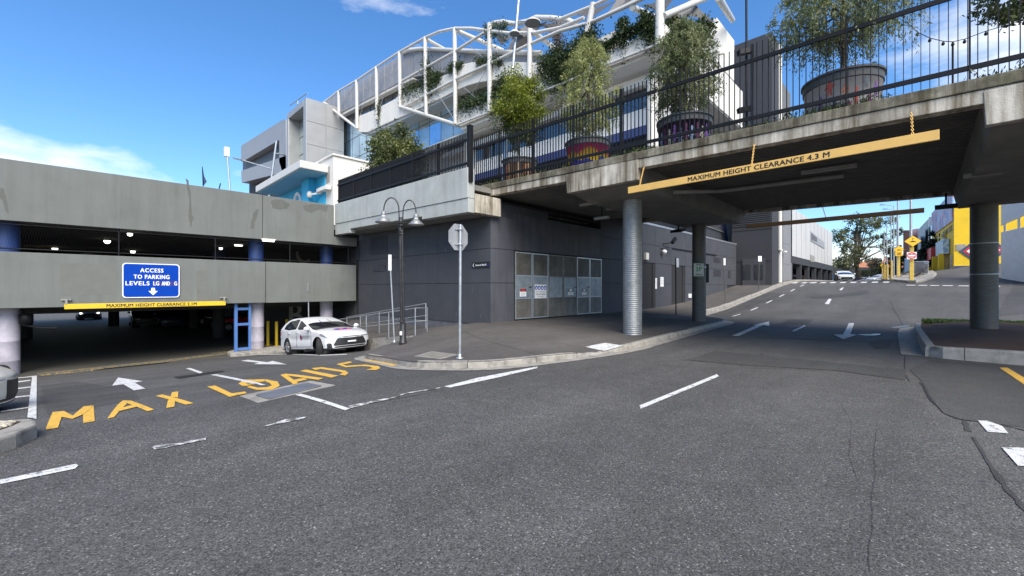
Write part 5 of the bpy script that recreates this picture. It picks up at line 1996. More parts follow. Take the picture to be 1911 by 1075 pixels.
for x, y0, y1 in ((690, 190, 215), (715, 176, 203), (731, 168, 195), (768, 150, 178)):
    panel('mullion', [(x - 1, y0), (x + 1, y0), (x + 1, y1), (x - 1, y1)], WS + .96, .05, M_MULL)
panel('panel_sill', [(604, 229), (746, 155.5), (770, 144.5), (772, 147), (748, 158.5), (604, 233)], WS + .5, .45, M_STEELW)
# curtain wall panes
GS = 17.8
for i in range(19):
    t0, t1 = 20.3 + i * 1.42, 20.3 + (i + 1) * 1.42
    for j in range(4):
        z0_, z1_ = 11.95 + j * 1.95, 11.95 + (j + 1) * 1.95
        if z0_ > ztop_at(t0) - 1.0:
            continue
        mm = M_GLASSB if (3 < i < 14 or i < 2 and j == 0 or (i + j) % 5 == 0) else M_GLASSG
        if i <= 4:
            mm = M_GLASSG if (i + j) % 3 else M_GLASSB
        tilt = random.uniform(-.004, .004)
        MB().hexa([(GS + tilt, t0 + .03, z0_ + .03), (GS + .05, t0 + .03, z0_ + .03), (GS + .05, t1 - .03, z0_ + .03), (GS - tilt, t1 - .03, z0_ + .03), (GS, t0 + .03, z1_ - .03), (GS + .05, t0 + .03, z1_ - .03), (GS + .05, t1 - .03, z1_ - .03), (GS, t1 - .03, z1_ - .03)]).build('glass_pane', mm, wb)
for i in range(9):
    MB().box((GS + .06, 20.3 + 3 * i, 11.95), (GS + .5, 23.3 + 3 * i, min(ztop_at(20.3 + 3 * i), ztop_at(23.3 + 3 * i)))).build('curtain_wall_backing', M_MULL, wb)
MB().box((GS - .35, 14.0, 11.55), (GS + .5, 47.3, 11.93)).build('slab_edge', M_WALLW, wb)
# balcony shells
panel('balcony', [(669, 247), (669, 217), (700, 204), (738, 184), (744, 177), (756, 172), (790, 158), (812, 148), (840, 135), (858, 121), (880, 116), (915, 114), (1003, 117), (1003, 140), (960, 145), (920, 150), (893, 154), (872, 160), (848, 170), (830, 180), (800, 194), (758, 214), (715, 233), (686, 247)], WS + .15, 1.2, M_WALLW, bevel=.04)
panel('balcony_soffit_lip', [(672, 249.5), (686, 249), (758, 216), (800, 196.5), (845, 174.5), (845, 178), (800, 201), (758, 221), (700, 247), (683, 252)], WS + .25, 1.3, M_CLAD)
panel('balcony', [(853, 234), (853, 203), (862, 197), (872, 194), (880, 198), (895, 194), (910, 188), (930, 183), (960, 172), (1000, 157), (1050, 140), (1090, 122), (1124, 101), (1160, 84), (1200, 64), (1224, 50), (1238, 40), (1239, 84), (1227, 90), (1180, 108), (1129, 127), (1050, 158), (942, 201), (860, 236)], WS + .15, 1.2, M_WALLW, bevel=.04)
panel('balcony_soffit_lip', [(858, 238), (942, 204), (1050, 161), (1129, 130), (1180, 111), (1238, 87.5), (1238, 93), (1180, 117), (1050, 167), (942, 210), (862, 243)], WS + .3, 1.4, M_SOFFW)
panel('arch_glazing', [(853, 200), (853, 170), (875, 160), (905, 156), (912, 157), (912, 188), (880, 196), (868, 193)], WS + .9, .1, M_GLASSD)
panel('arch_glazing', [(912, 190), (912, 156), (1003, 148), (1003, 158)], WS + 1.2, .1, M_GLASSD)
MB().prism([(WS + 1.35, 7.6), (WS + 1.35, 24.5), (18.6, 24.5), (18.6, 7.6)], 10.95, 11.25).build('balcony_soffit', M_SOFFW, wb)
# end of the building facing the bridge
p0 = S(1239, 60)
TE = p0[1]
MB().prism([(WS + .2, TE), (20.6, TE), (20.6, TE + .3), (WS + .2, TE + .3)], S(1239, 88)[2], lambda x, y: S(1239, 40)[2] - .12 * (x - WS)).build('end_parapet', M_WALLW, wb, bevel=.03)
MB().box((20.62, TE + .05, 10.95), (27.0, 19.0, 13.2)).build('terrace_block', M_WALLW, wb, bevel=.02)
MB().box((22.6, TE - .02, 13.21), (25.4, TE + 3, 15.5)).build('stair_block', M_WALLW, wb, bevel=.02)
for k in range(5):
    MB().box((20.7 + k * 1.26, TE - .01, 11.0), (21.92 + k * 1.26, TE + .045, 13.15)).build('end_panel', M_WALLW, wb, bevel=.01)
MB().box((18.7, TE + .25, 5.3), (20.6, TE + .6, 10.9)).build('end_wall', M_WALLW, wb)
for k in range(2):
    MB().box((18.75 + k * .95, TE + .19, 8.8), (19.68 + k * .95, TE + .26, 10.6)).build('end_panel', M_WALLW, wb, bevel=.01)
# ground and first floor along the plaza
for i in range(10):
    t0 = 8.0 + i * 1.55
    MB().box((18.2, t0 + .03, 5.5), (18.28, t0 + 1.5, 8.4)).build('shop_pane', M_SHOPG, wb)
    MB().box((18.17, t0 + 1.5, 5.5), (18.3, t0 + 1.58, 8.4)).build('mullion', M_MULL, wb)
MB().box((17.3, 7.8, 8.45), (18.35, 30, 8.85)).build('navy_fascia', M_NAVY, wb)
MB().box((17.6, 7.8, 8.2), (18.3, 30, 8.449)).build('awning_underside', M_MULL, wb)
MB().box((18.05, 7.8, 8.86), (18.39, 30, 9.95)).build('spandrel', M_SOFFW, wb)
for i in range(7):
    t0 = 9.0 + i * 1.75
    MB().box((18.22, t0 + .04, 9.96), (18.3, t0 + 1.7, 10.94)).build('window', M_GLASSD, wb)
MB().tube([(17.4, S(1218, 130, 17.4)[1], 5.4), (17.4, S(1218, 130, 17.4)[1], 10.96)], .26, 20).build('round_column', M_WALLW, wb)
MB().tube([(17.4, S(874, 250, 17.4)[1], 5.4), (17.4, S(874, 250, 17.4)[1], 11.6)], .26, 20).build('round_column', M_WALLW, wb)
# truss
for x0, y0, x1, y1, r_ in ((632, 170, 632.5, 213, .13), (665.5, 150, 666.5, 240, .14), (702.5, 125, 703.5, 223, .14), (745.5, 97, 747, 201, .14), (793.5, 70, 795.5, 215, .14), (848.5, 53, 850, 232, .14), (913.5, 44, 914, 209, .15), (989, 46, 988, 160, .14), (1107, 6, 1095, 62, .14), (1231.5, -40, 1231, 86, .19)):
    rod('truss_post', [(x0, y0), (x1, y1)], r_)
rod('top_chord', [(604, 191.5), (632, 170), (666, 150), (703, 125), (746, 97), (794, 70), (820, 59), (849, 53), (880, 53), (915, 58), (950, 62), (1000, 61), (1045, 52), (1090, 33)], .09)
rod('top_chord', [(913, 52), (922, 43), (938, 41), (960, 45), (985, 40), (1000, 33), (1030, 34), (1060, 38), (1075, 46)], .14, s_=WS + 1.2)
rod('top_chord', [(1045, 36), (1105, 12), (1150, -10), (1200, -36)], .09)
rod('diagonal', [(605, 191), (632, 213), (667, 240)], .12)
rod('diagonal', [(750, 200), (796, 215), (850, 232)], .12)
rod('diagonal', [(751, 151), (849, 96), (909, 58)], .09)
rod('diagonal', [(751, 201), (790, 180), (849, 149), (914, 119), (990, 82), (1045, 58), (1100, 43), (1165, 14), (1232, -18)], .09)
rod('diagonal', [(1100, 45), (1170, 10), (1240, -26)], .1, s_=WS + .4)
rod('roof_tube', [(751, 99), (765, 93), (790, 91), (850, 94), (911, 97), (1010, 99)], .13, s_=WS + .6)
for P, s1 in (([(795, 73), (838, 97)], 19), ([(852, 57), (938, 94)], 20), ([(995, 60), (1035, 90)], 20), ([(1180, 14), (1235, 38)], 20), ([(1340, -5), (1367, 38)], 24), ([(1239, 30), (1322, -6)], 19)):
    a, b = S(*P[0], WS), S(*P[1], s1)
    MB().tube([a, b], .13, 10).build('roof_brace', M_STEELW, wb)
for P in ([(632, 213), (666, 150)], [(666, 232), (703, 125)], [(632, 170), (666, 195)], [(666, 150), (703, 180)], [(703, 215), (746, 100)], [(703, 130), (746, 155)], [(746, 200), (794, 72)], [(795, 212), (849, 96)], [(746, 153), (795, 212)], [(795, 140), (849, 225)], [(849, 149), (914, 205)], [(849, 228), (914, 120)], [(914, 119), (849, 60)]):
    rod('cable_brace', P, .018, M_GALV, n=6)
for y0, y1 in ((213, 88),):
    rod('bottom_rail', [(853, 233), (942, 198), (1050, 156), (1129, 122), (1227, 83)], .06)
MB().box((19.5, TE + 4, 14.9), (30, 30, 15.2)).build('roof_slab', M_WALLW, wb)
# shade sails over the terrace
for i_, (P, m_) in enumerate((([(1022, 40), (985, 43), (966, 54), (955, 72), (936, 108), (985, 84), (1003, 58)], M_SAIL), ([(918, 62), (960, 68), (935, 85)], M_SAIL2), ([(1070, 28), (1150, 2), (1105, 34)], M_SAIL2), ([(1130, 30), (1160, -20), (1215, -20), (1165, 10)], M_SAIL), ([(1195, 10), (1260, -4), (1235, 33), (1220, 18)], M_SAIL2), ([(1243, 35), (1290, -2), (1335, 42), (1300, 30)], M_SAIL), ([(1000, 45), (1060, 40), (1030, 60)], M_SAIL2))):
    sl = thing('shade_sail', ('pale grey triangular sail hanging steeply beside the tall lamp pole', 'small charcoal sail behind the lamp pole', 'slim charcoal sail beside the bent truss tube', 'large grey sail at the top edge of the photo', 'charcoal sail next to the tallest truss post', 'grey sail on the bridge end of the terrace', 'charcoal sail under the bent truss tube')[i_], 'shade sail', S(*P[0], WS + 1.5), 'shade sails over the terrace')
    n_ = len(P)
    pts = [Vector(S(x, y, WS + 1.2 + 1.2 * (k % 2))) for k, (x, y) in enumerate(P)]
    c = sum(pts, Vector()) / n_
    edge = []
    for k in range(n_):
        a, b = pts[k], pts[(k + 1) % n_]
        for f in (0, .25, .5, .75):
            e = a.lerp(b, f)
            edge.append(e.lerp(c, .16 * math.sin(math.pi * f)))
    q = MB()
    q.add(edge + [c - Vector((0, 0, .1))], [(k, (k + 1) % len(edge), len(edge)) for k in range(len(edge))])
    o = q.build('sail_cloth', m_, sl)
    sd = o.modifiers.new('thick', 'SOLIDIFY')
    sd.thickness = .012


# hanging plants on the terraces
def trailing(label, line, n, spread, hang, s_=WS + .1, size=.105, m=L_VINE):
    n = int(n * 2.6)
    pts = [np.array(S(x, y, s_)) for x, y in line]
    v = thing('trailing_plant', label, 'plant', tuple(pts[0]), 'trailing plants on the white building')
    seg = RNG.integers(0, len(pts) - 1, n)
    f = RNG.uniform(0, 1, n)[:, None]
    A_, B_ = np.array(pts)[seg], np.array(pts)[seg + 1]
    c = A_ + (B_ - A_) * f
    lump = 0.6 + 0.7 * np.abs(np.sin(c[:, 1:2] * 3.1 + c[:, 2:3] * 2))
    off = RNG.normal(size=(n, 3)) * np.array([.2, spread, spread]) * lump * .62
    off[:, 2] -= np.abs(RNG.normal(size=n)) ** 1.5 * hang
    c = c + off - pts[0]
    link('foliage', leaf_mesh('foliage', c, RNG.normal(size=(n, 3)) - np.array([0, 0, .5]), size, .6, m), v)
    q_ = MB()
    for k in range(len(pts) - 1):
        q_.tube([Vector(pts[k] - pts[0]) + Vector((0, 0, -.1)), Vector(pts[k + 1] - pts[0]) + Vector((0, 0, -.1))], .03, 5)
    q_.build('stem', M_TRUNK, v, local=True)


trailing('trailing plant along the lower balcony of the end truss bay', [(752, 170), (770, 160), (790, 154), (810, 146), (820, 140)], 1100, .35, .3)
trailing('tall climbing plant on the truss post above the balcony', [(793, 108), (797, 125), (800, 140), (806, 147), (815, 140)], 900, .4, .4)
trailing('small hanging plant below the dark window strip', [(704, 192), (708, 196), (707, 205)], 260, .2, .5)
trailing('low planting on the curved middle balcony', [(838, 130), (850, 122), (862, 118)], 500, .2, .1)
trailing('planting spilling over the arched balcony window', [(858, 196), (872, 190), (885, 188), (898, 182), (910, 178)], 1100, .3, .2)
trailing('creeper on the balcony behind the bright green tree', [(915, 172), (925, 165), (940, 160), (935, 148), (945, 138)], 1100, .35, .9)
trailing('grasses on the flat terrace edge', [(890, 114), (905, 112), (925, 113), (935, 117)], 450, .18, .05)
trailing('dense dark creeper mass behind the olive willowy tree', [(1012, 118), (1030, 105), (1048, 120), (1060, 98), (1080, 85), (1095, 72), (1100, 60), (1070, 110), (1030, 125)], 6500, .42, .45)
trailing('creeper running along the white terrace wall top', [(1100, 96), (1120, 88), (1140, 77), (1165, 61), (1185, 50), (1200, 45)], 1300, .12, .16)
trailing('climbing tuft on the terrace cable', [(1160, 36), (1163, 46), (1165, 60)], 500, .25, .3)
trailing('creeper hanging beside the tallest truss post', [(1200, 25), (1210, 34), (1218, 44), (1226, 46), (1205, 50)], 1300, .2, .3)
trailing('creeper over the corner of the end wall', [(1245, 34), (1262, 40), (1272, 60), (1280, 75), (1290, 50), (1325, 45)], 2000, .25, .4, WS + 1.5, .14, L_DEEP)
trailing('planting on the truss top beside the lamp pole', [(905, 52), (915, 48), (935, 50), (945, 46)], 500, .25, .35)
trailing('bare brown creeper under the truss tube', [(1030, 45), (1040, 60), (1045, 80), (1040, 95)], 500, .3, .6, WS + .8, .1, leafmat('dry_vine', (.07, .05, .03), (.11, .08, .05), (.15, .11, .08), .1))

# ------------------------------------------------------------------ silver lift tower and cantilevered wing at the far end of the white building
lt = thing('silver_office_wing', 'silver clad office wing with a tall glazed tower and stacked cantilevers', 'building', (14, 42, 6))
TS = 14.0
a, b = S(535, 209, TS), S(571, 186, TS)
t1_, t0_ = a[1], b[1]
zt = (a[2] + b[2]) / 2
MB().prism([(TS, t0_), (TS, t0_ + .7), (17.5, t0_ + .7), (17.5, t0_)], 6, zt).build('tower_side', M_CLAD, lt, bevel=.05)
MB().box((TS, t1_ - .5, 6), (17.5, t1_, zt)).build('tower_side', M_CLAD, lt, bevel=.05)
MB().box((TS, t0_ + .701, zt - .6), (17.5, t1_ - .501, zt)).build('tower_head', M_CLAD, lt, bevel=.03)
for j in range(7):
    for i in range(3):
        w_ = (t1_ - t0_ - 1.2) / 3
        MB().box((TS + 1.0, t0_ + .7 + i * w_ + .03, zt - .6 - (j + 1) * 1.75 + .04), (TS + 1.08, t0_ + .7 + (i + 1) * w_ - .03, zt - .6 - j * 1.75 - .04)).build('glass_pane', M_GLASSB if i == 0 else M_GLASSG, lt)
MB().box((TS + 1.1, t0_ + .7, 6), (TS + 1.4, t1_ - .5, zt - .6)).build('curtain_wall_backing', M_MULL, lt)
for j in range(6):
    for i in range(2):
        MB().box((TS + .03 + i * 1.75, t0_ - .04, zt - (j + 1) * 2.1 + .02), (TS + 1.75 + i * 1.72, t0_ - .002, zt - j * 2.1 - .02)).build('cladding_panel', M_CLAD, lt)
panel('cantilever', [(450, 272), (528, 223), (533, 223), (534, 345), (521, 302), (521, 261), (453, 301.5), (450, 301.5)], WS, 8.0, M_CLADD, lt)
panel('cantilever', [(450, 319), (535, 290), (535, 320), (451, 341)], WS, 8.0, M_CLADD, lt)
panel('recess', [(453, 302), (522, 261), (522, 300), (453, 320)], WS + .8, 5, M_MULL, lt)
panel('recess_lower', [(465, 341), (534, 318), (534, 380), (465, 380)], WS + 1.4, 5, M_DARK, lt)
MB().box((18.5, 49, 6), (30, 72, 14)).build('main_block', M_CLADD, lt)
q = thing('roof_antenna', 'thin slanting aerial on the silver tower roof', 'aerial', (TS, (t0_ + t1_) / 2, zt))
MB().tube([S(541, 197, TS), S(573, 174, TS)], .05, 6).build('mast', M_GALV, q)
MB().tube([S(556, 186, TS), (S(556, 186, TS)[0], S(556, 186, TS)[1], zt)], .05, 6).build('strut', M_GALV, q)

# turquoise canopy building on the garage roof
tq = thing('turquoise_pavilion', 'turquoise rooftop pavilion under a broad white canopy', 'building', (10, 33, 4.4))
P1, P2 = onS(560, 298, 9.8), onS(477, 352, 9.8)
zc_ = P1[2]
tb_ = onT(623, 318, P1[1])
cpts = [(9.8, P1[1]), (9.8, P2[1]), (tb_[0], P2[1]), (tb_[0], P1[1])]
MB().prism(cpts, zc_ - .5, zc_).build('canopy', M_STEELW, tq, bevel=.03)
MB().prism([(9.95, P1[1] + .15), (9.95, P2[1] - .1), (tb_[0] - .05, P2[1] - .1), (tb_[0] - .05, P1[1] + .15)], zc_ - .56, zc_ - .501).build('canopy_soffit', M_TURQL, tq)
MB().box((tb_[0] - .45, P1[1] + .4, 4.3), (tb_[0] - .1, P2[1], zc_ - .57)).build('wall', M_TURQ, tq)
wS = tb_[0] - .46
a, b = onS(576, 360, wS), onS(589, 341, wS)
MB().box((wS - .5, b[1], 4.3), (wS, a[1], zc_ - .58)).build('wall_pier', M_TURQ, tq)
c = onS(557, 381, wS)
MB().tube([(wS - .05, c[1] + .78 * math.cos(w), c[2] - .3 + 1.1 * math.sin(w)) for w in np.linspace(-.3, math.pi + .3, 17)], .14, 8).build('wall_emblem', M_WHITEP, tq)
a = onS(603, 353, wS - .2)
MB().box((wS - .35, a[1] - .8, a[2] - .12), (wS - .001, a[1] + .8, a[2] + .12)).build('wall_light', M_CREAM, tq)
a = onS(578, 363, wS - .55)
cm = thing('security_camera', 'white camera on the turquoise pier', 'camera', a)
MB().lathe(a, [(0, -.25), (.16, -.2), (.2, 0), (.12, .2), (0, .22)], 12).build('camera_body', M_WALLW, cm)
MB().bar((a[0], a[1], a[2]), (a[0] + .5, a[1] - .9, a[2] + .05), .1, .12).build('bracket', M_WALLW, cm)
wx = thing('plant_room', 'plain white rooftop box beside the dark green shrub', 'building', (12.2, 30, 4.4))
p = atY(622.5, 290, 28.0)
MB().box((p[0], p[1], 4.3), (p[0] + 4.0, p[1] + 5, p[2])).build('walls', M_WALLW, wx, bevel=.02)
MB().box((p[0] - .1, p[1] - .1, p[2] + .001), (p[0] + 4.1, p[1] + 5.1, p[2] + .12)).build('roof_cap', M_WALLW, wx)
MB().box((p[0] - .02, p[1] + .6, p[2] - 1.7), (p[0] - .001, p[1] + 1.3, p[2] - .6)).build('vent', M_PVC, wx)


# ------------------------------------------------------------------ cars
def car_data(kind, res=1.0):
    """Body shell swept on a deformed box; faces sorted into body, glass, lamps and grille by where they lie."""
    if kind == 'hatch':
        Lh, Wh, zb_ = 2.19, .895, .19
        H = [(-2.19, .88), (-2.12, .98), (-2.0, 1.06), (-1.6, 1.28), (-1.25, 1.38), (-.8, 1.425), (-.3, 1.435), (0, 1.425), (.2, 1.395), (.45, 1.31), (.8, 1.14), (1.15, .96), (1.3, .93), (1.7, .87), (2.0, .79), (2.14, .71), (2.19, .65)]
        ws, rw = (.24, 1.12), (-2.0, -1.42)
        belt = lambda x: .935 - .015 * (x - 0) + (.10 * max(0, -x - 1.1))
        side = (-1.62, 1.0)
        wheels, wr = (-1.28, 1.36), .315
    elif kind == 'suv':
        Lh, Wh, zb_ = 2.25, .91, .24
        H = [(-2.25, .98), (-2.15, 1.2), (-2.0, 1.45), (-1.75, 1.60), (-1.2, 1.66), (-.4, 1.68), (.1, 1.65), (.45, 1.54), (.8, 1.34), (1.12, 1.12), (1.3, 1.08), (1.75, 1.02), (2.05, .95), (2.2, .85), (2.25, .75)]
        ws, rw = (.42, 1.08), (-2.17, -1.8)
        belt = lambda x: 1.07
        side = (-1.9, .95)
        wheels, wr = (-1.33, 1.36), .35
    else:
        Lh, Wh, zb_ = 2.3, .89, .19
        H = [(-2.3, .85), (-2.2, .97), (-1.7, 1.03), (-1.5, 1.08), (-1.1, 1.3), (-.8, 1.40), (-.3, 1.445), (.1, 1.43), (.45, 1.34), (.8, 1.17), (1.12, .98), (1.3, .94), (1.8, .87), (2.1, .79), (2.25, .70), (2.3, .62)]
        ws, rw = (.45, 1.1), (-1.46, -.95)
        belt = lambda x: .93
        side = (-1.2, .95)
        wheels, wr = (-1.3, 1.36), .315
    hx, hz = np.array([h[0] for h in H]), np.array([h[1] for h in H])
    Hf = lambda x: float(np.interp(x, hx, hz))

    def W(x, z):
        w = Wh * (1 - .075 * abs(x / Lh) ** 4)
        if z < .45:
            w *= 1 - .05 * ((.45 - z) / .25) ** 2
        w -= .035 * math.exp(-((z - .62) / .09) ** 2) * (1 if abs(x) < 1.0 else .4)
        b = belt(x)
        if z > b:
            w -= .50 * (z - b) ** 1.05
        return w

    def Xf(y, z):
        return Lh - .30 * abs(y / Wh) ** 2.6 - .10 * max(0, (z - .55) / .25) ** 2 - .05 * max(0, (.32 - z) / .15)

    def Xr(y, z):
        return -Lh + .16 * abs(y / Wh) ** 3 + .10 * max(0, (.38 - z) / .2) ** 2
    na, nb, nc = int(120 * res), int(44 * res), int(34 * res)
    vid, verts, faces, tags = {}, [], [], []

    def V(p):
        k = (round(p[0], 4), round(p[1], 4), round(p[2], 4))
        if k not in vid:
            vid[k] = len(verts)
            verts.append(list(p))
        return vid[k]

    def side_p(a, b, c):
        x0 = -Lh + 2 * Lh * a
        Hh = Hf(x0)
        z = zb_ + c * (Hh - zb_)
        y = b * W(x0, z)
        return (Xr(y, z) * (1 - a) + Xf(y, z) * a, y, z)

    def top_p(a, b):
        x0 = -Lh + 2 * Lh * a
        Hh = Hf(x0)
        y = b * W(x0, Hh)
        z = Hh + .035 * (1 - b * b)
        return (Xr(y, Hh) * (1 - a) + Xf(y, Hh) * a, y, z)

    def end_p(a, b, c):
        x0 = Lh if a else -Lh
        Hh = Hf(x0)
        z = zb_ + c * (Hh - zb_)
        y = b * W(x0, z)
        zz = z + .035 * (1 - b * b) * c
        return (Xf(y, z) if a else Xr(y, z), y, zz)
    B = np.linspace(-1, 1, nb + 1)
    A_ = np.linspace(0, 1, na + 1)
    C_ = np.linspace(0, 1, nc + 1)

    def patch(fn, U_, V_, tag, flip):
        g = [[V(fn(u, v)) for v in V_] for u in U_]
        for i in range(len(U_) - 1):
            for j in range(len(V_) - 1):
                f = [g[i][j], g[i + 1][j], g[i + 1][j + 1], g[i][j + 1]]
                faces.append(f[::-1] if flip else f)
                tags.append((tag, (U_[i] + U_[i + 1]) / 2, (V_[j] + V_[j + 1]) / 2))
    patch(lambda a, c: side_p(a, -1, c), A_, C_, 'side', False)
    patch(lambda a, c: side_p(a, 1, c), A_, C_, 'side', True)
    patch(lambda a, b: top_p(a, b), A_, B, 'top', False)
    patch(lambda b, c: end_p(1, b, c), B, C_, 'front', False)
    patch(lambda b, c: end_p(0, b, c), B, C_, 'rear', True)
    P = np.array(verts)
    nb_ = [set() for _ in verts]
    for f in faces:
        for i in range(4):
            nb_[f[i]].add(f[(i + 1) % 4])
            nb_[f[(i + 1) % 4]].add(f[i])
    idx = [np.array(list(s)) for s in nb_]
    for _ in range(4):
        P = .5 * P + .5 * np.array([P[i].mean(0) for i in idx])
    out = {k: [] for k in ('body', 'glass', 'grille', 'headlight', 'taillight', 'trim', 'decal', 'lower_grille')}
    keys = []
    for f, (tag, u, v) in zip(faces, tags):
        x, y, z = P[f].mean(0)
        key = 'body'
        wheel = False
        if tag == 'side':
            for wx_ in wheels:
                if (x - wx_) ** 2 + (z - wr) ** 2 < (wr + .055) ** 2:
                    wheel = True
            b = belt(x)
            Hh = Hf(x)
            if z > b + .035 and z < Hh - .05 and side[0] + (z - b) * .62 < x < side[1] - (z - b) * 1.55 and not -.38 < x < -.28:
                key = 'glass'
            elif x > Lh - .66 and kind != 'suv' and abs(z - (.665 + .16 * (Lh - .2 - x))) < .045 + .05 * (x - (Lh - .66)):
                key = 'headlight'
            elif x > Lh - .5 and .72 < z < .88 and kind == 'suv':
                key = 'headlight'
            elif x < -Lh + .3 and .78 < z < .95:
                key = 'taillight'
            elif z < zb_ + .05:
                key = 'trim'
        elif tag == 'top':
            if ws[0] < x < ws[1] and abs(v) < .90:
                key = 'glass'
            elif rw[0] < x < rw[1] and abs(v) < .84:
                key = 'glass'
            elif kind == 'hatch' and ((x - 1.55) / .20) ** 2 + ((y - .02) / .38) ** 2 < 1:
                key = 'decal'
        elif tag == 'front':
            top = Hf(Lh)
            if .30 < z < .575 and abs(y) < .50 + .55 * (.58 - z) and abs(y) < (.64 if kind != 'sedan' else .40):
                key = 'grille'
            elif z > .58 and z < top - .015 and abs(y) > .36:
                key = 'headlight'
            elif z > .60 and z < top - .03 and abs(y) <= .36:
                key = 'grille'
            elif z < .29 and abs(y) < .62 and z > .235:
                key = 'lower_grille'
            elif kind == 'hatch' and z < .42 and abs(y) > .66:
                key = 'trim'
            elif z < .22:
                key = 'trim'
        elif tag == 'rear':
            if z < .42:
                key = 'trim'
            elif .72 < z < .86 and abs(y) > .5:
                key = 'taillight'
        keys.append(None if wheel else key)
    # parts meet along smooth curves: relax the border between differently keyed faces
    ek = {}
    for f, k in zip(faces, keys):
        for i in range(4):
            e = (min(f[i], f[(i + 1) % 4]), max(f[i], f[(i + 1) % 4]))
            ek.setdefault(e, []).append(k)
    bn = {}
    for (i, j), ks in ek.items():
        if len(ks) == 2 and ks[0] != ks[1]:
            bn.setdefault(i, []).append(j)
            bn.setdefault(j, []).append(i)
    bv = [(i, n_) for i, n_ in bn.items() if len(n_) == 2]
    for _ in range(8):
        new = [(i, .4 * P[i] + .3 * P[n_[0]] + .3 * P[n_[1]]) for i, n_ in bv]
        for i, p_ in new:
            P[i] = p_
    for f, k in zip(faces, keys):
        if k is not None:
            out[k].append(f)
    return P, out, dict(L=Lh, W=Wh, wheels=wheels, wr=wr, zb=zb_, belt=belt, ws=ws)


CARC = {}


def car_meshes(kind, paint, res):
    key = (kind, paint.name, res)
    if key in CARC:
        return CARC[key]
    P, parts, info = car_data(kind, res)
    ms = {}
    mm = {'body': paint, 'glass': M_CARGL, 'grille': M_TRIM, 'lower_grille': M_TRIM, 'headlight': M_HEADL, 'taillight': M_TAIL, 'trim': M_TRIM, 'decal': muralmat('round_bonnet_decal', [(0.03, 0.01, 0.25), (0.55, 0.10, 0.16), (0.62, 0.18, 0.24), (0.05, 0.02, 0.3)], 3.0)}
    split = {}
    for k, fs in parts.items():
        if k not in ('glass', 'headlight', 'taillight'):
            split[k] = fs
            continue
        par_ = {i: i for f in fs for i in f}

        def find(i):
            while par_[i] != i:
                par_[i] = par_[par_[i]]
                i = par_[i]
            return i
        for f in fs:
            for i in f[1:]:
                par_[find(i)] = find(f[0])
        comp = {}
        for f in fs:
            comp.setdefault(find(f[0]), []).append(f)
        for n_, g_ in enumerate(comp.values()):
            if len(g_) > 2:
                split['%s#%d' % (k, n_)] = g_
    for kk, fs in split.items():
        k = kk.split('#')[0]
        if not fs:
            continue
        if k == 'decal' and paint is not M_CARW:
            k2 = 'body'
            ms['body'].from_pydata if False else None
        used = sorted({i for f in fs for i in f})
        re_ = {i: n for n, i in enumerate(used)}
        me = bpy.data.meshes.new(k)
        me.from_pydata([tuple(P[i]) for i in used], [], [tuple(re_[i] for i in f) for f in fs])
        me.polygons.foreach_set('use_smooth', [True] * len(fs))
        me.materials.append(paint if (k == 'decal' and paint is not M_CARW) else mm[k])
        me.update()
        ms[kk] = me
    wr = info['wr']
    q_ = MB()
    q_.lathe((0, 0, 0), [(wr - .11, -.095), (wr - .03, -.105), (wr, -.08), (wr, .08), (wr - .03, .105), (wr - .11, .095), (wr - .11, -.095)], 28, 'y')
    ms['_tyre'] = q_.mesh('tyre', M_TYRE)
    q_ = MB()
    q_.lathe((0, 0, 0), [(wr - .108, -.09), (wr - .125, -.085), (wr - .13, -.03), (0, -.03)], 28, 'y')
    for k in range(10):
        an = k * math.pi / 5 + (.18 if k % 2 else -.18)
        q_.bar((math.cos(an) * .05, -.075, math.sin(an) * .05), (math.cos(an) * (wr - .12), -.085, math.sin(an) * (wr - .12)), .03, .02, (0, 1, 0))
    q_.lathe((0, 0, 0), [(.055, -.05), (.055, -.088), (.0, -.09)], 14, 'y')
    ms['_rim'] = q_.mesh('rim', M_RIM)
    q_ = MB()
    q_.lathe((0, 0, 0), [(wr + .10, -.2), (wr + .10, .2), (0, .2)], 24, 'y')
    ms['_arch'] = q_.mesh('wheel_arch', M_TRIM)
    q_ = MB()
    q_.box((-info['L'] + .25, -info['W'] + .18, info['zb'] - .03), (info['L'] - .3, info['W'] - .18, info['zb'] + .10))
    q_.box((-1.5, -.55, .3), (1.0, .55, .8))
    ms['_under'] = q_.mesh('underbody', M_TRIM)
    q_ = MB()
    q_.lathe((0, 0, 0), [(0, -.12), (.05, -.1), (.085, -.02), (.085, .04), (.05, .08), (0, .085)], 14, 'y')
    ms['_mirror'] = q_.mesh('mirror', paint)
    ms['_info'] = info
    CARC[key] = ms
    return ms


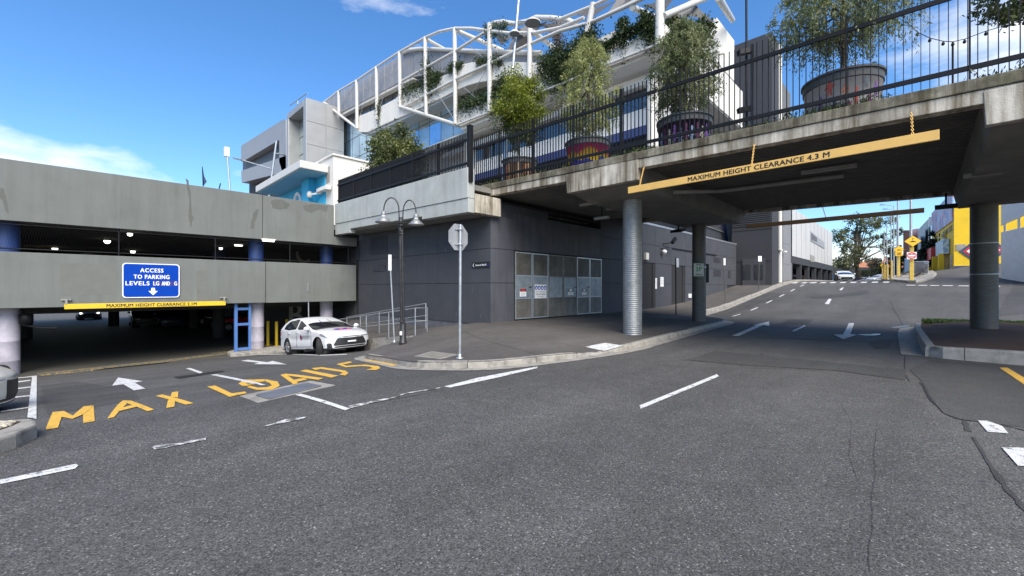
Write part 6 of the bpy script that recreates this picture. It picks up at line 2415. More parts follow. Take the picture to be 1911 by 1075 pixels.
def car(label, cat, kind, paint, x, y, z, heading, group=None, res=.5, pitch=0.0, roll=0.0, steer=0.0, name='parked_car', slope=True):
    c = thing(name, label, cat, (x, y, z), group)
    ca_, sa_ = math.cos(heading), math.sin(heading)
    c.rotation_euler = (roll, pitch, heading)
    ms = car_meshes(kind, paint, res)
    info = ms['_info']
    for k, nm in (('body', 'body'), ('glass', 'window'), ('grille', 'grille'), ('lower_grille', 'air_intake'), ('headlight', 'headlight'), ('taillight', 'tail_light'), ('trim', 'bumper_trim'), ('decal', 'bonnet_decal')):
        for kk in [q_ for q_ in ms if q_.split('#')[0] == k]:
            o_ = bpy.data.objects.new(nm, ms[kk])
            COL.objects.link(o_)
            o_.parent = c
    o_ = bpy.data.objects.new('underbody', ms['_under'])
    COL.objects.link(o_)
    o_.parent = c
    for wx_ in info['wheels']:
        for sgn in (-1, 1):
            w_ = bpy.data.objects.new('wheel', ms['_tyre'])
            COL.objects.link(w_)
            w_.parent = c
            w_.location = (wx_, sgn * (info['W'] - .125), info['wr'])
            w_.rotation_euler = (0, 0, (steer if wx_ > 0 else 0) + (math.pi if sgn > 0 else 0))
            r_ = bpy.data.objects.new('rim', ms['_rim'])
            COL.objects.link(r_)
            r_.parent = w_
            a_ = bpy.data.objects.new('wheel_arch', ms['_arch'])
            COL.objects.link(a_)
            a_.parent = c
            a_.location = (wx_, sgn * (info['W'] - .32), info['wr'])
            a_.rotation_euler = (0, 0, math.pi if sgn < 0 else 0)
    for sgn in (-1, 1):
        m_ = bpy.data.objects.new('mirror', ms['_mirror'])
        COL.objects.link(m_)
        m_.parent = c
        m_.location = (info['ws'][1] - .33, sgn * (info['W'] + .075), info['belt'](.6) + .07)
        m_.rotation_euler = (0, 0, 0 if sgn < 0 else math.pi)
    return c


def part_local(par, q_, name, m):
    o_ = q_.build(name, m, par, local=True)
    return o_


# the white hatchback in the bay behind the kerb nose
wr_ = onF(538, 661.5)
wf_ = onF(604, 662.5)
hd = math.atan2(wf_[1] - wr_[1], wf_[0] - wr_[0])
nrm_ = Vector((math.cos(hd + math.pi / 2), math.sin(hd + math.pi / 2)))
mid_ = (Vector(wf_[:2]) + Vector(wr_[:2])) / 2 + nrm_ * .80 - Vector((math.cos(hd), math.sin(hd))) * .04
zf_, zr2_ = G(mid_.x + 1.3 * math.cos(hd), mid_.y + 1.3 * math.sin(hd)), G(mid_.x - 1.3 * math.cos(hd), mid_.y - 1.3 * math.sin(hd))
hatch = car('white hatchback with round dark blue and red decals parked behind the kerb nose', 'car', 'hatch', M_CARW, mid_.x, mid_.y, (zf_ + zr2_) / 2, hd, res=1.0, pitch=-math.atan2(zf_ - zr2_, 2.6), steer=R(-30))
hatch.scale = (1.05, 1.05, 1.04)
inf = CARC[('hatch', M_CARW.name, 1.0)]['_info']
q = MB()
for x in (.92, -.33, -1.12):
    q.tube([(x, -.902, .32), (x + .0, -.885, .6), (x - .02, -.895, .93)], .006, 5)
q.tube([(.92, -.9, .32), (-.9, -.9, .32)], .006, 5)
part_local(hatch, q, 'door_seam', M_TRIM)['kind'] = 'stuff'
for x in (-.18, -.98):
    q = MB()
    q.bar((x - .1, -.905, .86), (x + .08, -.905, .86), .03, .03)
    part_local(hatch, q, 'door_handle', M_CARW)
q = MB()
q.extr([(.08 + .075 * math.cos(w), -.905, .68 + .095 * math.sin(w)) for w in np.linspace(0, 6.283, 21)[:-1]], (0, .004, 0))
part_local(hatch, q, 'door_emblem', mat('maroon_emblem', (0.16, 0.02, 0.07), .4))
M_GREYTX = flat('grey_print', (0.12, 0.12, 0.14), .5)
for tx, z_ in (('MELBOURNE', .715), ('PATHOLOGY', .635)):
    lettering(tx, M_GREYTX, hatch, (.08 + .42, -.91, z_), (1, 0, 0), (0, 0, 1), .56, .052, local=True, bold=.01, name='door_lettering')
q = MB()
q.bar((2.17, -.2, .44), (2.17, .2, .44), .02, .11)
part_local(hatch, q, 'number_plate', M_INK)
q = MB()
q.bar((2.185, -.15, .435), (2.185, .17, .435), .01, .05)
part_local(hatch, q, 'plate_lettering', M_WHITEP)
q = MB()
q.lathe((2.10, 0, .66), [(0, .03), (.05, .02), (.055, 0)], 16, 'x')
part_local(hatch, q, 'badge', M_GALV)
for sg_ in (-1, 1):
    q = MB()
    q.bar((.62, sg_ * .15 - .28, 1.29), (1.08, sg_ * .3 - .1, 1.045), .015, .012)
    part_local(hatch, q, 'wiper', M_TRIM)
# silver car at the left edge
p = onF(-20, 772)
sil = car('champagne silver car whose front pokes in beside the pebble island', 'car', 'sedan', M_CARSI, p[0] - 2.05, p[1] + .45, G(p[0] - 1.3, p[1] + 1.05), R(-4), res=.8, roll=-.08)
# cars in and beyond the garage
def gcar(label, kind, paint, px, t_, heading, zz=-1.44, lights=False):
    p_ = onT(px, 590, t_)
    c_ = car(label, 'car', kind, paint, p_[0], t_, zz, heading, 'cars inside the garage', res=.35)
    if lights:
        for sg_ in (-.6, .6):
            q_ = MB()
            q_.lathe((2.12, sg_, .66), [(0, .05), (.09, .03), (.1, 0)], 12, 'x')
            part_local(c_, q_, 'lit_headlight', M_LIT)
    return c_


gcar('dark car with lit headlights seen through the rear opening of the garage', 'hatch', M_CARK, 165, 60, R(-88), lights=True)
gcar('dark car parked in the garage shadows behind the yellow bar', 'suv', M_CARK, 270, 46, R(-90))
gcar('blue car parked in the garage shadows beside the dark one', 'sedan', M_CARB, 315, 44, R(-90))
gcar('grey car parked deep in the garage nearest the blue gate', 'hatch', M_CARK, 372, 44, R(-60))
gcar('red car glimpsed through the blue gate frame', 'hatch', M_CARR, 462, 36, R(180))
# black scooter front at the lilac column
ms_ = thing('motor_scooter', 'black scooter half out of frame beside the lilac garage column', 'scooter', (-2.75, 21.6, -1.3))
b0 = Vector(atY(6, 690, 14.2))
sc_ = thing('x', None, None)
bpy.data.objects.remove(sc_)
ms_.location = (b0.x - .55, b0.y + .25, G(b0.x, b0.y))
q = MB()
q.lathe((.45, 0, .25), [(.15, -.06), (.25, -.05), (.25, .05), (.15, .06), (.15, -.06)], 20, 'y').lathe((-.75, 0, .25), [(.15, -.06), (.25, -.05), (.25, .05), (.15, .06), (.15, -.06)], 20, 'y')
part_local(ms_, q, 'wheel', M_TYRE)
q = MB()
q.tube([(.42, 0, .3), (.28, 0, .85), (.2, 0, 1.05)], [.05, .1, .05], 8).tube([(.3, 0, .5), (-.1, 0, .3), (-.5, 0, .4), (-.9, 0, .7)], [.12, .14, .17, .1], 8)
part_local(ms_, q, 'scooter_body', M_CARK)
q = MB()
q.tube([(-.75, 0, .78), (-.4, 0, .82), (-.1, 0, .74)], [.1, .14, .1], 8)
part_local(ms_, q, 'saddle', M_TRIM)
q = MB()
q.tube([(.15, -.33, 1.07), (.2, 0, 1.05), (.15, .33, 1.07)], .02, 6)
part_local(ms_, q, 'handlebar', M_TRIM)
q = MB()
q.lathe((.3, 0, .9), [(0, .09), (.09, .06), (.1, 0)], 14, 'x')
part_local(ms_, q, 'headlight', M_HEADL)

# ------------------------------------------------------------------ street furniture near the corner
RV = Vector((SA, -CA, 0))                      # direction across the photograph
b = onF(752, 642, F)
Yb = b[0] * CA + b[1] * SA
lamp = thing('street_lamp', 'black twin-armed street lamp with grey cone shades on the footpath', 'street lamp', b)
V_ = lambda px, py: Vector(atY(px, py, Yb))
mpp = Yb / FPX
MB().lathe(b, [(0, 0), (.125, 0), (.125, .06), (.105, .08), (.10, .62), (.085, .66), (.085, .70)], 20).build('lamp_base', M_BLACKP, lamp)
q = MB()
q.tube([V_(750.0, 606), V_(747.0, 421)], .052, 12)
q.build('pole', M_BLACKP, lamp)
q = MB()
q.tube([V_(755.0, 606) + Vector((-.05, -.02, 0)), V_(752.5, 428) + Vector((-.05, -.02, 0))], .04, 10)
q.build('service_pole', M_BLACKP, lamp)
for y_ in (600, 437, 432, 421):
    c0 = V_(750 if y_ > 500 else 748.5, y_)
    MB().lathe(c0, [(0, -.02), (.10, -.02), (.10, .02), (0, .02)], 16).build('collar', M_BLACKP, lamp)
MB().lathe(V_(748, 414), [(0, -.1), (.06, -.1), (.075, .0), (.06, .14), (0, .14)], 14).build('arm_clamp', M_BLACKP, lamp)
for sg_, xa, ya, xs, ys in ((-1, 744.5, 376, 716, 393), (1, 752.5, 382, 776.5, 398)):
    st = V_(744.8 if sg_ < 0 else 751.5, 418)
    tp = V_(xa if sg_ < 0 else 752, ys)
    en = V_(xs, ys)
    top_y = (369 if sg_ < 0 else 373.5)
    mx_ = (tp + en) / 2
    rr_ = (tp - en).length / 2
    P = [st]
    for k in range(13):
        an = math.pi * k / 12
        P.append(mx_ + RV * (-sg_ * math.cos(an)) * rr_ + Vector((0, 0, math.sin(an) * (V_(xs, top_y) - V_(xs, ys)).z)))
    P.append(V_(xs, ys + 4))
    q = MB()
    q.tube(P, .02, 8)
    arm = q.build('lamp_arm', M_BLACKP, lamp)
    c0 = V_(xs, ys + 3)
    MB().lathe(c0, [(0, .05), (.06, .04), (.085, -.02), (.09, -.08)], 18).build('lamp_cap', M_SHADE, lamp)
    MB().lathe(c0, [(.07, -.08), (.075, -.14), (.07, -.16)], 18).build('lamp_neck', M_LENS, lamp)
    sh_ = MB().lathe(c0, [(.09, -.155), (.275, -.33), (.27, -.338), (.085, -.168)], 26).build('lamp_shade', M_SHADE, lamp)
    MB().lathe(c0, [(0, -.325), (.262, -.325), (.2, -.3), (0, -.3)], 24).build('lens', M_LENS, lamp)
p0 = V_(751, 621)
MB().bar(p0 - Vector((.115, .11, 0)) - RV * .04, p0 - Vector((.115, .11, 0)) + RV * .03, .01, .12).build('sticker', M_WHITEP, lamp)


def octagon(c, ax, r_, th, q_):
    ax = Vector(ax).normalized()
    n_ = Vector((0, 0, 1)).cross(ax)
    P_ = [c + ax * (r_ * math.cos(R(22.5 + 45 * k))) + Vector((0, 0, r_ * math.sin(R(22.5 + 45 * k)))) for k in range(8)]
    return q_.extr([p_ + n_ * th for p_ in P_], -n_ * 2 * th)


b = onF(858, 668.5, F)
Yb2 = b[0] * CA + b[1] * SA
st = thing('stop_sign', 'octagonal stop sign seen from its grey back on a galvanised pole', 'sign', b)
top = Vector(atY(859.5, 419, Yb2))
c0 = Vector(atY(858.5, 442.5, Yb2))
MB().tube([b, top], .032, 12).build('pole', M_GALV, st)
q = MB()
octagon(c0 + Vector((0, .06, 0)), (1, .10, 0), .315, .004, q)
q.build('sign_plate', M_SIGNW, st)
for y_ in (428, 456):
    p = Vector(atY(859, y_, Yb2))
    MB().lathe(p, [(.033, -.02), (.045, -.02), (.045, .02), (.033, .02)], 14).build('bracket', M_GALV, st)
    MB().bar(p + Vector((-.12, .045, 0)), p + Vector((.12, .055, 0)), .03, .03).build('bracket', M_GALV, st)
MB().lathe(b, [(0, 0), (.09, 0), (.09, .015), (.045, .03), (.045, .09), (.033, .1)], 16).build('base_flange', M_GALV, st)


def sign_pole(label, base, top, fn, plate, r_=.028, m=M_GALV, plate_ax=(0, 1, 0), pw=.225, face=M_SIGNW, group='parking sign poles', extra=None):
    b_ = onF(*base, fn)
    Y_ = b_[0] * CA + b_[1] * SA
    s_ = thing('parking_sign_pole', label, 'sign', b_, group)
    tp_ = Vector(atY(*top, Y_))
    MB().tube([b_, tp_], r_, 10).build('pole', m, s_)
    if plate:
        a_, z_ = Vector(atY(*plate[0], Y_)), Vector(atY(*plate[1], Y_))
        c_2 = (a_ + z_) / 2
        h_2 = abs(a_.z - z_.z) / 2
        ax = Vector(plate_ax).normalized()
        n_ = Vector((-ax.y, ax.x, 0)) * .006
        off = Vector((-ax.y, ax.x, 0)) * (r_ + .012)
        if off.dot(Vector((CA, SA, 0))) > 0:
            off, n_ = -off, -n_
        q_ = MB()
        q_.extr([c_2 + off + ax * sx * pw / 2 + Vector((0, 0, sz * h_2)) for sx, sz in ((-1, -1), (1, -1), (1, 1), (-1, 1))], n_)
        q_.build('sign_plate', face, s_)
    MB().lathe(b_, [(0, 0), (.07, 0), (.07, .012), (r_ + .01, .03), (r_, .08)], 12).build('base_flange', m, s_)
    return s_


sign_pole('leaning galvanised parking sign pole beside the black lamp post', (736, 638.5), (727.5, 475), F, ((727.6, 475.5), (728.6, 505)), plate_ax=(.62, -.50, 0.0), face=M_WHITEP, pw=.11)
# pole behind the parked hatchback
pb = (8.15, 19.3)
Yq = None
pp = onS(576.5, 560, 8.0)
s_ = thing('parking_sign_pole', 'thin pole with a small edge-on plate rising behind the white hatchback', 'sign', (8.0, pp[1], G(8.0, pp[1])), 'parking sign poles')
MB().tube([(8.0, pp[1], G(8.0, pp[1])), onS(575.5, 528, 8.0)], .03, 10).build('pole', M_GALV, s_)
a, b2 = Vector(onS(575.3, 528.5, 7.96)), Vector(onS(575.3, 544, 7.96))
MB().box((7.93, a.y - .045, b2.z), (7.95, a.y + .05, a.z)).build('sign_plate', M_SIGNW, s_)

# handrails beside the ramp
for i_, (s0, ta, tb2, lb) in enumerate(((8.42, 13.2, 21.5, 'galvanised pipe handrail along the parking bay edge of the ramp'), (9.55, 14.2, 21.5, 'galvanised pipe handrail close to the charcoal wall by the ramp'))):
    hr = thing('handrail', lb, 'railing', (s0, ta, F(s0, ta)), 'handrails of the ramp')
    for dz in (.52, 1.0):
        P = [(s0, t_, F(s0, t_) + dz) for t_ in np.linspace(ta, tb2, 16)]
        MB().tube(P, .024, 8).build('rail', M_GALV, hr)
    t_ = ta
    k = 0
    while t_ < tb2:
        MB().tube([(s0, t_, F(s0, t_)), (s0, t_, F(s0, t_) + 1.0)], .024, 8).build('rail_post', M_GALV, hr)
        t_ += 1.9
        k += 1
    if i_ == 0:
        MB().tube([(s0, ta, F(s0, ta) + 1.0), (s0 + .5, ta - .02, F(s0, ta) + 1.0), (s0 + .5, ta - .02, F(s0, ta))], .024, 8).build('end_loop', M_GALV, hr)
        MB().tube([(s0, ta, F(s0, ta) + .52), (s0 + .5, ta - .02, F(s0, ta) + .52)], .024, 8).build('end_rail', M_GALV, hr)

# END 3P AREA sign on the darker column
Y3 = 19.3 * CA + 7.15 * SA - .42
c0 = Vector(atY(1304, 503.5, Y3))
sgn = thing('parking_sign', 'white END 3P AREA sign strapped to the darker steel column', 'sign', c0)
mp3 = Y3 / FPX
RN = Vector((-CA, -SA, 0))
axx = (Vector((SA, -CA, 0)) + RN * -.25).normalized()
nn3 = Vector((0, 0, 1)).cross(axx)
if nn3.dot(RN) < 0:
    nn3 = -nn3
w3, h3 = 24 * mp3 * .94, 25 * mp3


def r3(w_, h_, off, cx=0, cz=0):
    return [c0 + axx * (cx + sx * w_ / 2) + Vector((0, 0, cz + sz * h_ / 2)) + nn3 * off for sx, sz in ((-1, -1), (1, -1), (1, 1), (-1, 1))]


MB().extr(r3(w3, h3, 0), -nn3 * .01).build('border', M_GREENP, sgn)
MB().extr(r3(w3 * .95, h3 * .95, .004), -nn3 * .003).build('plate', mat('aged_sign_white', (0.50, 0.50, 0.47), .5), sgn)
xr = axx if axx.dot(RV) > 0 else -axx
for tx, dz, w_, h_, m_ in (('END', .37, .5, .12, M_INK), ('3P', .05, .58, .34, M_GREENP), ('AREA', -.36, .68, .12, M_INK)):
    lettering(tx, m_, sgn, c0 + nn3 * .006 + Vector((0, 0, dz * h3)), xr, (0, 0, 1), w_ * w3, h_ * h3, bold=.03)
MB().lathe((19.3, 7.15, c0.z + .1), [(.296, 0), (.302, .01), (.302, .04), (.296, .05)], 30).build('strap', M_GALV, sgn)
c1 = Vector(atY(1320.5, 510, Y3 + .4))
s2 = thing('narrow_sign', 'dark narrow sign seen edge-on behind the darker steel column', 'sign', c1)
MB().extr([c1 + Vector((CA, SA, 0)) * .0 + xr * sx * .07 + Vector((0, 0, sz * .42)) for sx, sz in ((-1, -1), (1, -1), (1, 1), (-1, 1))], Vector((.35, .3, 0))).build('plate', M_BLACK, s2)

# sign poles along the rising footpath
sign_pole('black pole with an edge-on plate in front of the plain roller door', (1261.5, 587), (1261, 481), F, ((1263, 482), (1263, 499)), m=M_BLACK, plate_ax=(1, -.1, 0), face=M_WHITEP, pw=.25)
sign_pole('slim pole with a small plate by the charcoal wall vents', (1354, 563), (1350.5, 482), F, ((1351, 482), (1351, 495)), m=M_GALVD, plate_ax=(1, -.2, 0), face=M_WHITEP)
sign_pole('short bare white pole by the far charcoal doorway', (1404.5, 530.5), (1404.5, 486), F, None, m=M_GALV)
sign_pole('pole with a white plate at the kerb before the far charcoal tower', (1415.5, 543), (1417, 478), F, ((1417.5, 478), (1417.5, 488)), m=M_GALVD, plate_ax=(.75, -.65, 0), face=M_WHITEP, pw=.28)

# ------------------------------------------------------------------ poles and lamps against the sky
def mast(name, label, cat, px0, y0, px1, y1, Y, r_, zb_, m=M_GALV, group=None):
    a_, b_ = Vector(atY(px0, y0, Y)), Vector(atY(px1, y1, Y))
    d_ = (b_ - a_)
    base = a_ - d_ * ((a_.z - zb_) / d_.z)
    o_ = thing(name, label, cat, base, group)
    MB().tube([base, b_], [r_, r_ * .8], 10).build('pole', m, o_)
    return o_, a_, b_


o_, a, b = mast('light_pole', 'grey rooftop light pole with an upright box lamp above the garage wall', 'lamp', 429, 354, 423, 275, 34, .07, 4.4)
MB().bar(b + Vector((0, 0, -.75)), b, .34, .28).build('lamp_box', M_CREAM, o_)
o_, a, b = mast('flag_pole', 'small dark flag on a pole above the garage wall', 'flag', 379, 349, 377.5, 311, 34, .035, 4.4, M_BLACK)
MB().extr([b, b + Vector((.1, -.05, -.75)), b + Vector((.26, -.16, -1.2)), b + Vector((.06, 0, -1.55))], (.02, .02, 0)).build('flag_cloth', M_CARB, o_)
mast('vent_pipe', 'short dark stub pipe on the garage roof between flag and light pole', 'pipe', 409, 352, 411.5, 342, 34, .05, 4.4, M_BLACK)
o_, a, b = mast('street_light', 'leaning grey rooftop light pole with two flat arm lamps before the silver wing', 'street lamp', 505, 346, 516, 263, 38, .10, 4.4)
for tx, ty, hx_, hy_ in ((436, 295, 452, 299), (531, 289, 521, 287)):
    ar = Vector(atY(507 if tx < 500 else 511, 315 if tx < 500 else 286, 38))
    e, h2 = Vector(atY(tx, ty, 38)), Vector(atY(hx_, hy_, 38))
    MB().tube([ar, h2], .05, 8).build('lamp_arm', M_GALV, o_)
    MB().bar(h2, e, .34, .1).build('lamp_head', M_SHADE, o_)
o_, a, b = mast('light_pole', 'tall slim grey light pole crossing the white truss with disc lamps', 'street lamp', 956, 140, 973, -60, 17.6, .075, 5.4)
for x, y, rr_ in ((994, 42, .33), (960.5, 62, .22)):
    c0 = Vector(atY(x, y, 17.3))
    d_ = MB().lathe(c0, [(0, .1), (rr_ * .6, .09), (rr_, 0), (rr_ * .97, -.04)], 24).build('lamp_disc', M_STEELW, o_)
    MB().lathe(c0, [(0, -.03), (rr_ * .9, -.035)], 24).build('lens', M_SHADE, o_)
    k0 = Vector(atY(964 if x < 980 else 966, y - 3, 17.5))
    MB().tube([k0, c0 + Vector((0, 0, .04))], .03, 8).build('lamp_arm', M_GALV, o_)
p_ = onS(1394, 230, 13.0)
o_ = thing('light_pole', 'thin dark pole with two small floodlights behind the bridge fence', 'street lamp', (13.0, p_[1], 5.2))
MB().tube([(13.0, p_[1], 5.15), onS(1392.5, -60, 13.0)], .03, 8).build('pole', M_BLACK, o_)
for y_ in (97, 205):
    c0 = Vector(onS(1391, y_, 12.8))
    MB().bar(c0 - RV * .2 + Vector((0, 0, -.03)), c0 + RV * .2 + Vector((0, 0, .05)), .14, .13).build('floodlight', M_BLACK, o_)
# festoon lights over the bridge
fs = thing('festoon_lights', 'sagging string of small bulbs above the bridge beside a thin pole', 'string lights', onS(1776, 160, 13.5))
zz_ = [onS(1690, 40, 13.5), onS(1712, 60, 13.5), onS(1735, 71, 13.5), onS(1760, 77, 13.5), onS(1778, 78, 13.5), onS(1800, 73, 13.5), onS(1840, 58, 13.5), onS(1911, 38, 13.5), onS(1990, 5, 13.5)]
MB().tube(zz_, .008, 6).build('cable', M_BLACK, fs)
for p in zz_[1:-1]:
    MB().lathe((p[0], p[1], p[2] - .06), [(0, -.045), (.03, -.02), (.03, .01), (.014, .045), (0, .05)], 10).build('bulb', M_BLACK, fs)
pz = onS(1778, 78, 13.5)
MB().tube([(13.5, pz[1], 5.15), pz], .018, 6).build('pole', M_BLACK, fs)
f2 = thing('festoon_lights', 'string of tiny bulbs along the white wall behind the purple planter', 'string lights', onS(1150, 190, 13.5))
zz_ = [onS(x, y, 13.6) for x, y in ((1150, 190), (1185, 200), (1215, 206), (1245, 208), (1290, 200))]
MB().tube(zz_, .007, 6).build('cable', M_BLACK, f2)
for p in zz_[1:-1]:
    MB().lathe((p[0], p[1], p[2] - .05), [(0, -.04), (.025, -.02), (.025, .01), (0, .045)], 10).build('bulb', M_BLACK, f2)
# foliage of a tree at the top right corner, beyond the bridge
tt = thing('street_tree', 'dark leafy tree top cut by the upper frame beyond the bridge fence', 'tree', atY(2010, 100, 17))
c0 = Vector(atY(1895, -10, 17)) - tt.location
_o, cc = leaf_crown('crown', tt, tuple(c0), (1.5, 1.5, 1.0), 2600, 50, .2, .45, L_DEEP, .2)
branches(tt, (0, 0, -.2), tuple(c0 + Vector((0, 0, .2))), .12, cc)


# ------------------------------------------------------------------ the far side of the bridge
ft = thing('charcoal_tower', 'tall charcoal tower at the bend with a glazed doorway, beyond the bridge', 'building', (40, 10, 1.7))
TW = 8.9
MB().box((40, TW, 1.2), (43.2, 12.0, 23.0)).build('tower_walls', M_CHARB, ft)
MB().box((42.3, TW - .12, 1.2), (42.9, TW - .001, 22.9)).box((43.3, TW + .1, 1.2), (43.9, 11.9, 21.0)).build('pale_pilaster', M_WALLW, ft)
for k in range(16):
    MB().box((44.1 + k * .25, TW + .2, 9.5), (44.2 + k * .25, TW + .5, 20.5)).build('screen_blade', M_GREYB, ft)
for z_ in (3.9, 6.6, 11.0, 15.5):
    MB().box((39.975, TW + .02, z_), (39.999, 11.95, z_ + .05)).build('wall_joint', M_GAP, ft)
a, b = onS(1386, 488, 40), onS(1428, 524, 40)
dr = MB().box((39.9, b[1], 1.7), (39.998, a[1], a[2] + .2)).build('door_surround', M_DARK, ft)
for x0, x1 in ((1387, 1401), (1408, 1424)):
    a, b = onS(x0, 494, 39.9), onS(x1, 521, 39.9)
    MB().box((39.86, b[1], b[2]), (39.899, a[1], a[2])).build('door_leaf', M_GLASSD, dr)
a, b = onS(1372, 386, 39.9), onS(1444, 416, 39.9)
q = MB()
for k in range(12):
    z_ = 7.0 + k * .16
    q.box((39.93, 9.0, z_), (39.998, 11.9, z_ + .07))
o = q.build('louvre_blade', M_DARK, ft)
o['kind'] = 'stuff'
fw = thing('white_warehouse', 'long white and grey clad building with an open undercroft full of cars', 'building', (48, TW, 2.2))
WE = 73.0
UX = 47.0
for i in range(4):
    x0, x1 = 43.95 + i * .9, 43.95 + (i + 1) * .9
    for j in range(4):
        MB().box((x0 + .01, TW, 2.0 + j * 1.85), (x1 - .01, TW + .3, 2.0 + (j + 1) * 1.85 - .02)).build('grey_panel', M_GREYB, fw)
MB().box((UX, TW, 4.75), (WE, TW + .35, 9.35)).build('white_cladding', M_WHITB, fw)
for k in range(10):
    MB().box((UX + 2.4 * k, TW - .012, 4.8), (UX + 2.4 * k + .05, TW - .001, 9.3)).build('cladding_joint', M_GREYB, fw)
MB().box((UX, TW - .02, 4.05), (WE + .2, TW + .4, 4.74)).build('undercroft_beam', M_CHARB, fw)
for k in range(7):
    MB().box((UX + .4 + 4.2 * k, TW, 1.8), (UX + .8 + 4.2 * k, TW + .4, 4.05)).build('column', M_CHARB, fw)
MB().box((WE, TW, 1.8), (WE + .4, TW + 8, 4.05)).box((43.9, TW + .35, 4.06), (WE + .4, 26, 9.2)).box((43.9, 26, 1.6), (WE + 30, 26.4, 9.2)).build('rear_mass', M_CHARB, fw)
MB().box((43.9, TW + .5, 2.0), (WE + 6, 26, 2.32)).build('undercroft_floor', M_FLOORC, fw)
a, b = onT(1513, 433, TW - .02), onT(1538, 463, TW - .02)
lp = onT(1513, 436, TW), onT(1539, 466, TW)
gs = thing('building_sign', 'grey banner sign with dark scrawl on the white warehouse', 'sign', (a[0], TW, 6.5))
MB().extr([onT(x, y, TW - .06) for x, y in ((1513, 431.5), (1539, 453), (1539, 464), (1513, 449))], (0, .05, 0)).build('panel', M_SIGNW, gs)
MB().extr([onT(x, y, TW - .075) for x, y in ((1514, 434.5), (1525, 444), (1525, 452), (1514, 447))], (0, .01, 0)).build('dark_print', mat('dark_scrawl', (.12, .12, .13), .6, var=.9, scale=6), gs)
MB().extr([onT(x, y, TW - .04) for x, y in ((1513, 475), (1520.5, 479), (1520.5, 489), (1513, 488))], (0, .03, 0)).build('wall_vent', M_PVC, fw)
for x, y in ((1453, 466), (1460, 468), (1457, 478), (1462, 480)):
    p = onT(x, y, TW)
for i_, (x, y, lb) in enumerate(((1455, 467, 'small white wall lamp on the grey panels beyond the tower'), (1463, 470, 'second small white wall lamp on the grey panels, farther from the tower'))):
    p = onT(x, y, TW - .1)
    wl_ = thing('wall_lamp', lb, 'lamp', p, 'wall lamps beyond the tower')
    MB().lathe((p[0], p[1] - .1, p[2]), [(0, -.12), (.13, -.08), (.15, .05), (0, .1)], 10).build('lamp_head', M_WALLW, wl_)
    MB().bar((p[0], p[1] - .1, p[2]), (p[0], TW + .02, p[2] + .05), .05, .05).build('bracket', M_GALV, wl_)
# white upper wall and dark roof behind the charcoal panels
uw = thing('roof_plant_screen', 'dark plant screen and white wall above the charcoal panels', 'building', (30, 13, 5.4))
MB().extr([onT(x, y, 13.2) for x, y in ((1353, 412), (1374, 405), (1374, 462), (1358, 456))], (0, 2, 0)).build('white_wall', M_CREAM, uw)
MB().extr([onT(x, y, 13.0) for x, y in ((1318, 405), (1350, 405), (1356, 455), (1318, 444))], (0, 1, 0)).build('screen', M_MULL, uw)
MB().extr([onT(x, y, 12.95) for x, y in ((1347, 405), (1352, 405), (1360, 456), (1355, 455))], (0, .3, 0)).build('navy_post', M_NAVY, uw)
MB().extr([onT(x, y, 12.9) for x, y in ((1318, 421), (1352, 433), (1352, 434.5), (1318, 422.5))], (0, .1, 0)).build('rail', M_GALV, uw)

# cars near and under the white warehouse
def fcar(label, kind, paint, px, Y, heading, dz=0.0, name='parked_car', grp='cars parked beyond the bridge', res=.35):
    p_ = atY(px, 530, Y)
    if 'undercroft' in label:
        p_ = (p_[0], p_[1] + 2.0, p_[2])
    return car(label, 'car', kind, paint, p_[0], p_[1], G(p_[0], p_[1]) + dz, heading, grp, res=res, name=name)


fcar('white car with headlights facing us on the far road', 'hatch', M_CARW if False else mat('pearl_white_car_paint', (0.74, 0.74, 0.70), .28, coat=.6), 1575, 55, R(194), name='moving_car', res=.5)
for px, Y, pt_, kd, lb in ((1497, 51, M_CARW, 'hatch', 'white car at the tower end of the undercroft'), (1509.5, 54, M_CARR, 'hatch', 'bright red car in the undercroft'), (1524, 58, M_CARK, 'sedan', 'dark car next to the red one in the undercroft'), (1538, 62, M_CARG, 'suv', 'grey van-like car at the open end of the undercroft')):
    fcar(lb, kd, pt_, px, Y, R(-95), -.05)
for px, Y, pt_, kd, lb, h_ in ((1560, 80, M_CARB, 'suv', 'blue-grey car just behind the oncoming white car', R(200)), (1594, 95, M_CARB, 'sedan', 'dark blue car under the big gum tree', R(-40)), (1606, 97, M_CARW, 'sedan', 'white car under the big gum tree', R(-40)), (1618, 99, M_CARSI, 'hatch', 'silver car under the big gum tree', R(-40)),
                               (1638, 78, M_CARW, 'suv', 'white four wheel drive side-on behind the small speed hump sign', R(150)), (1655, 84, M_CARW, 'hatch', 'white hatchback behind the slim yellow posts', R(150))):
    fcar(lb, kd, pt_, px, Y, h_)
for px, Y, lb in ((1868, 41, 'blue car glimpsed past the dark bridge column'),):
    fcar(lb, 'hatch', M_CARB, px, Y, R(120), .3)

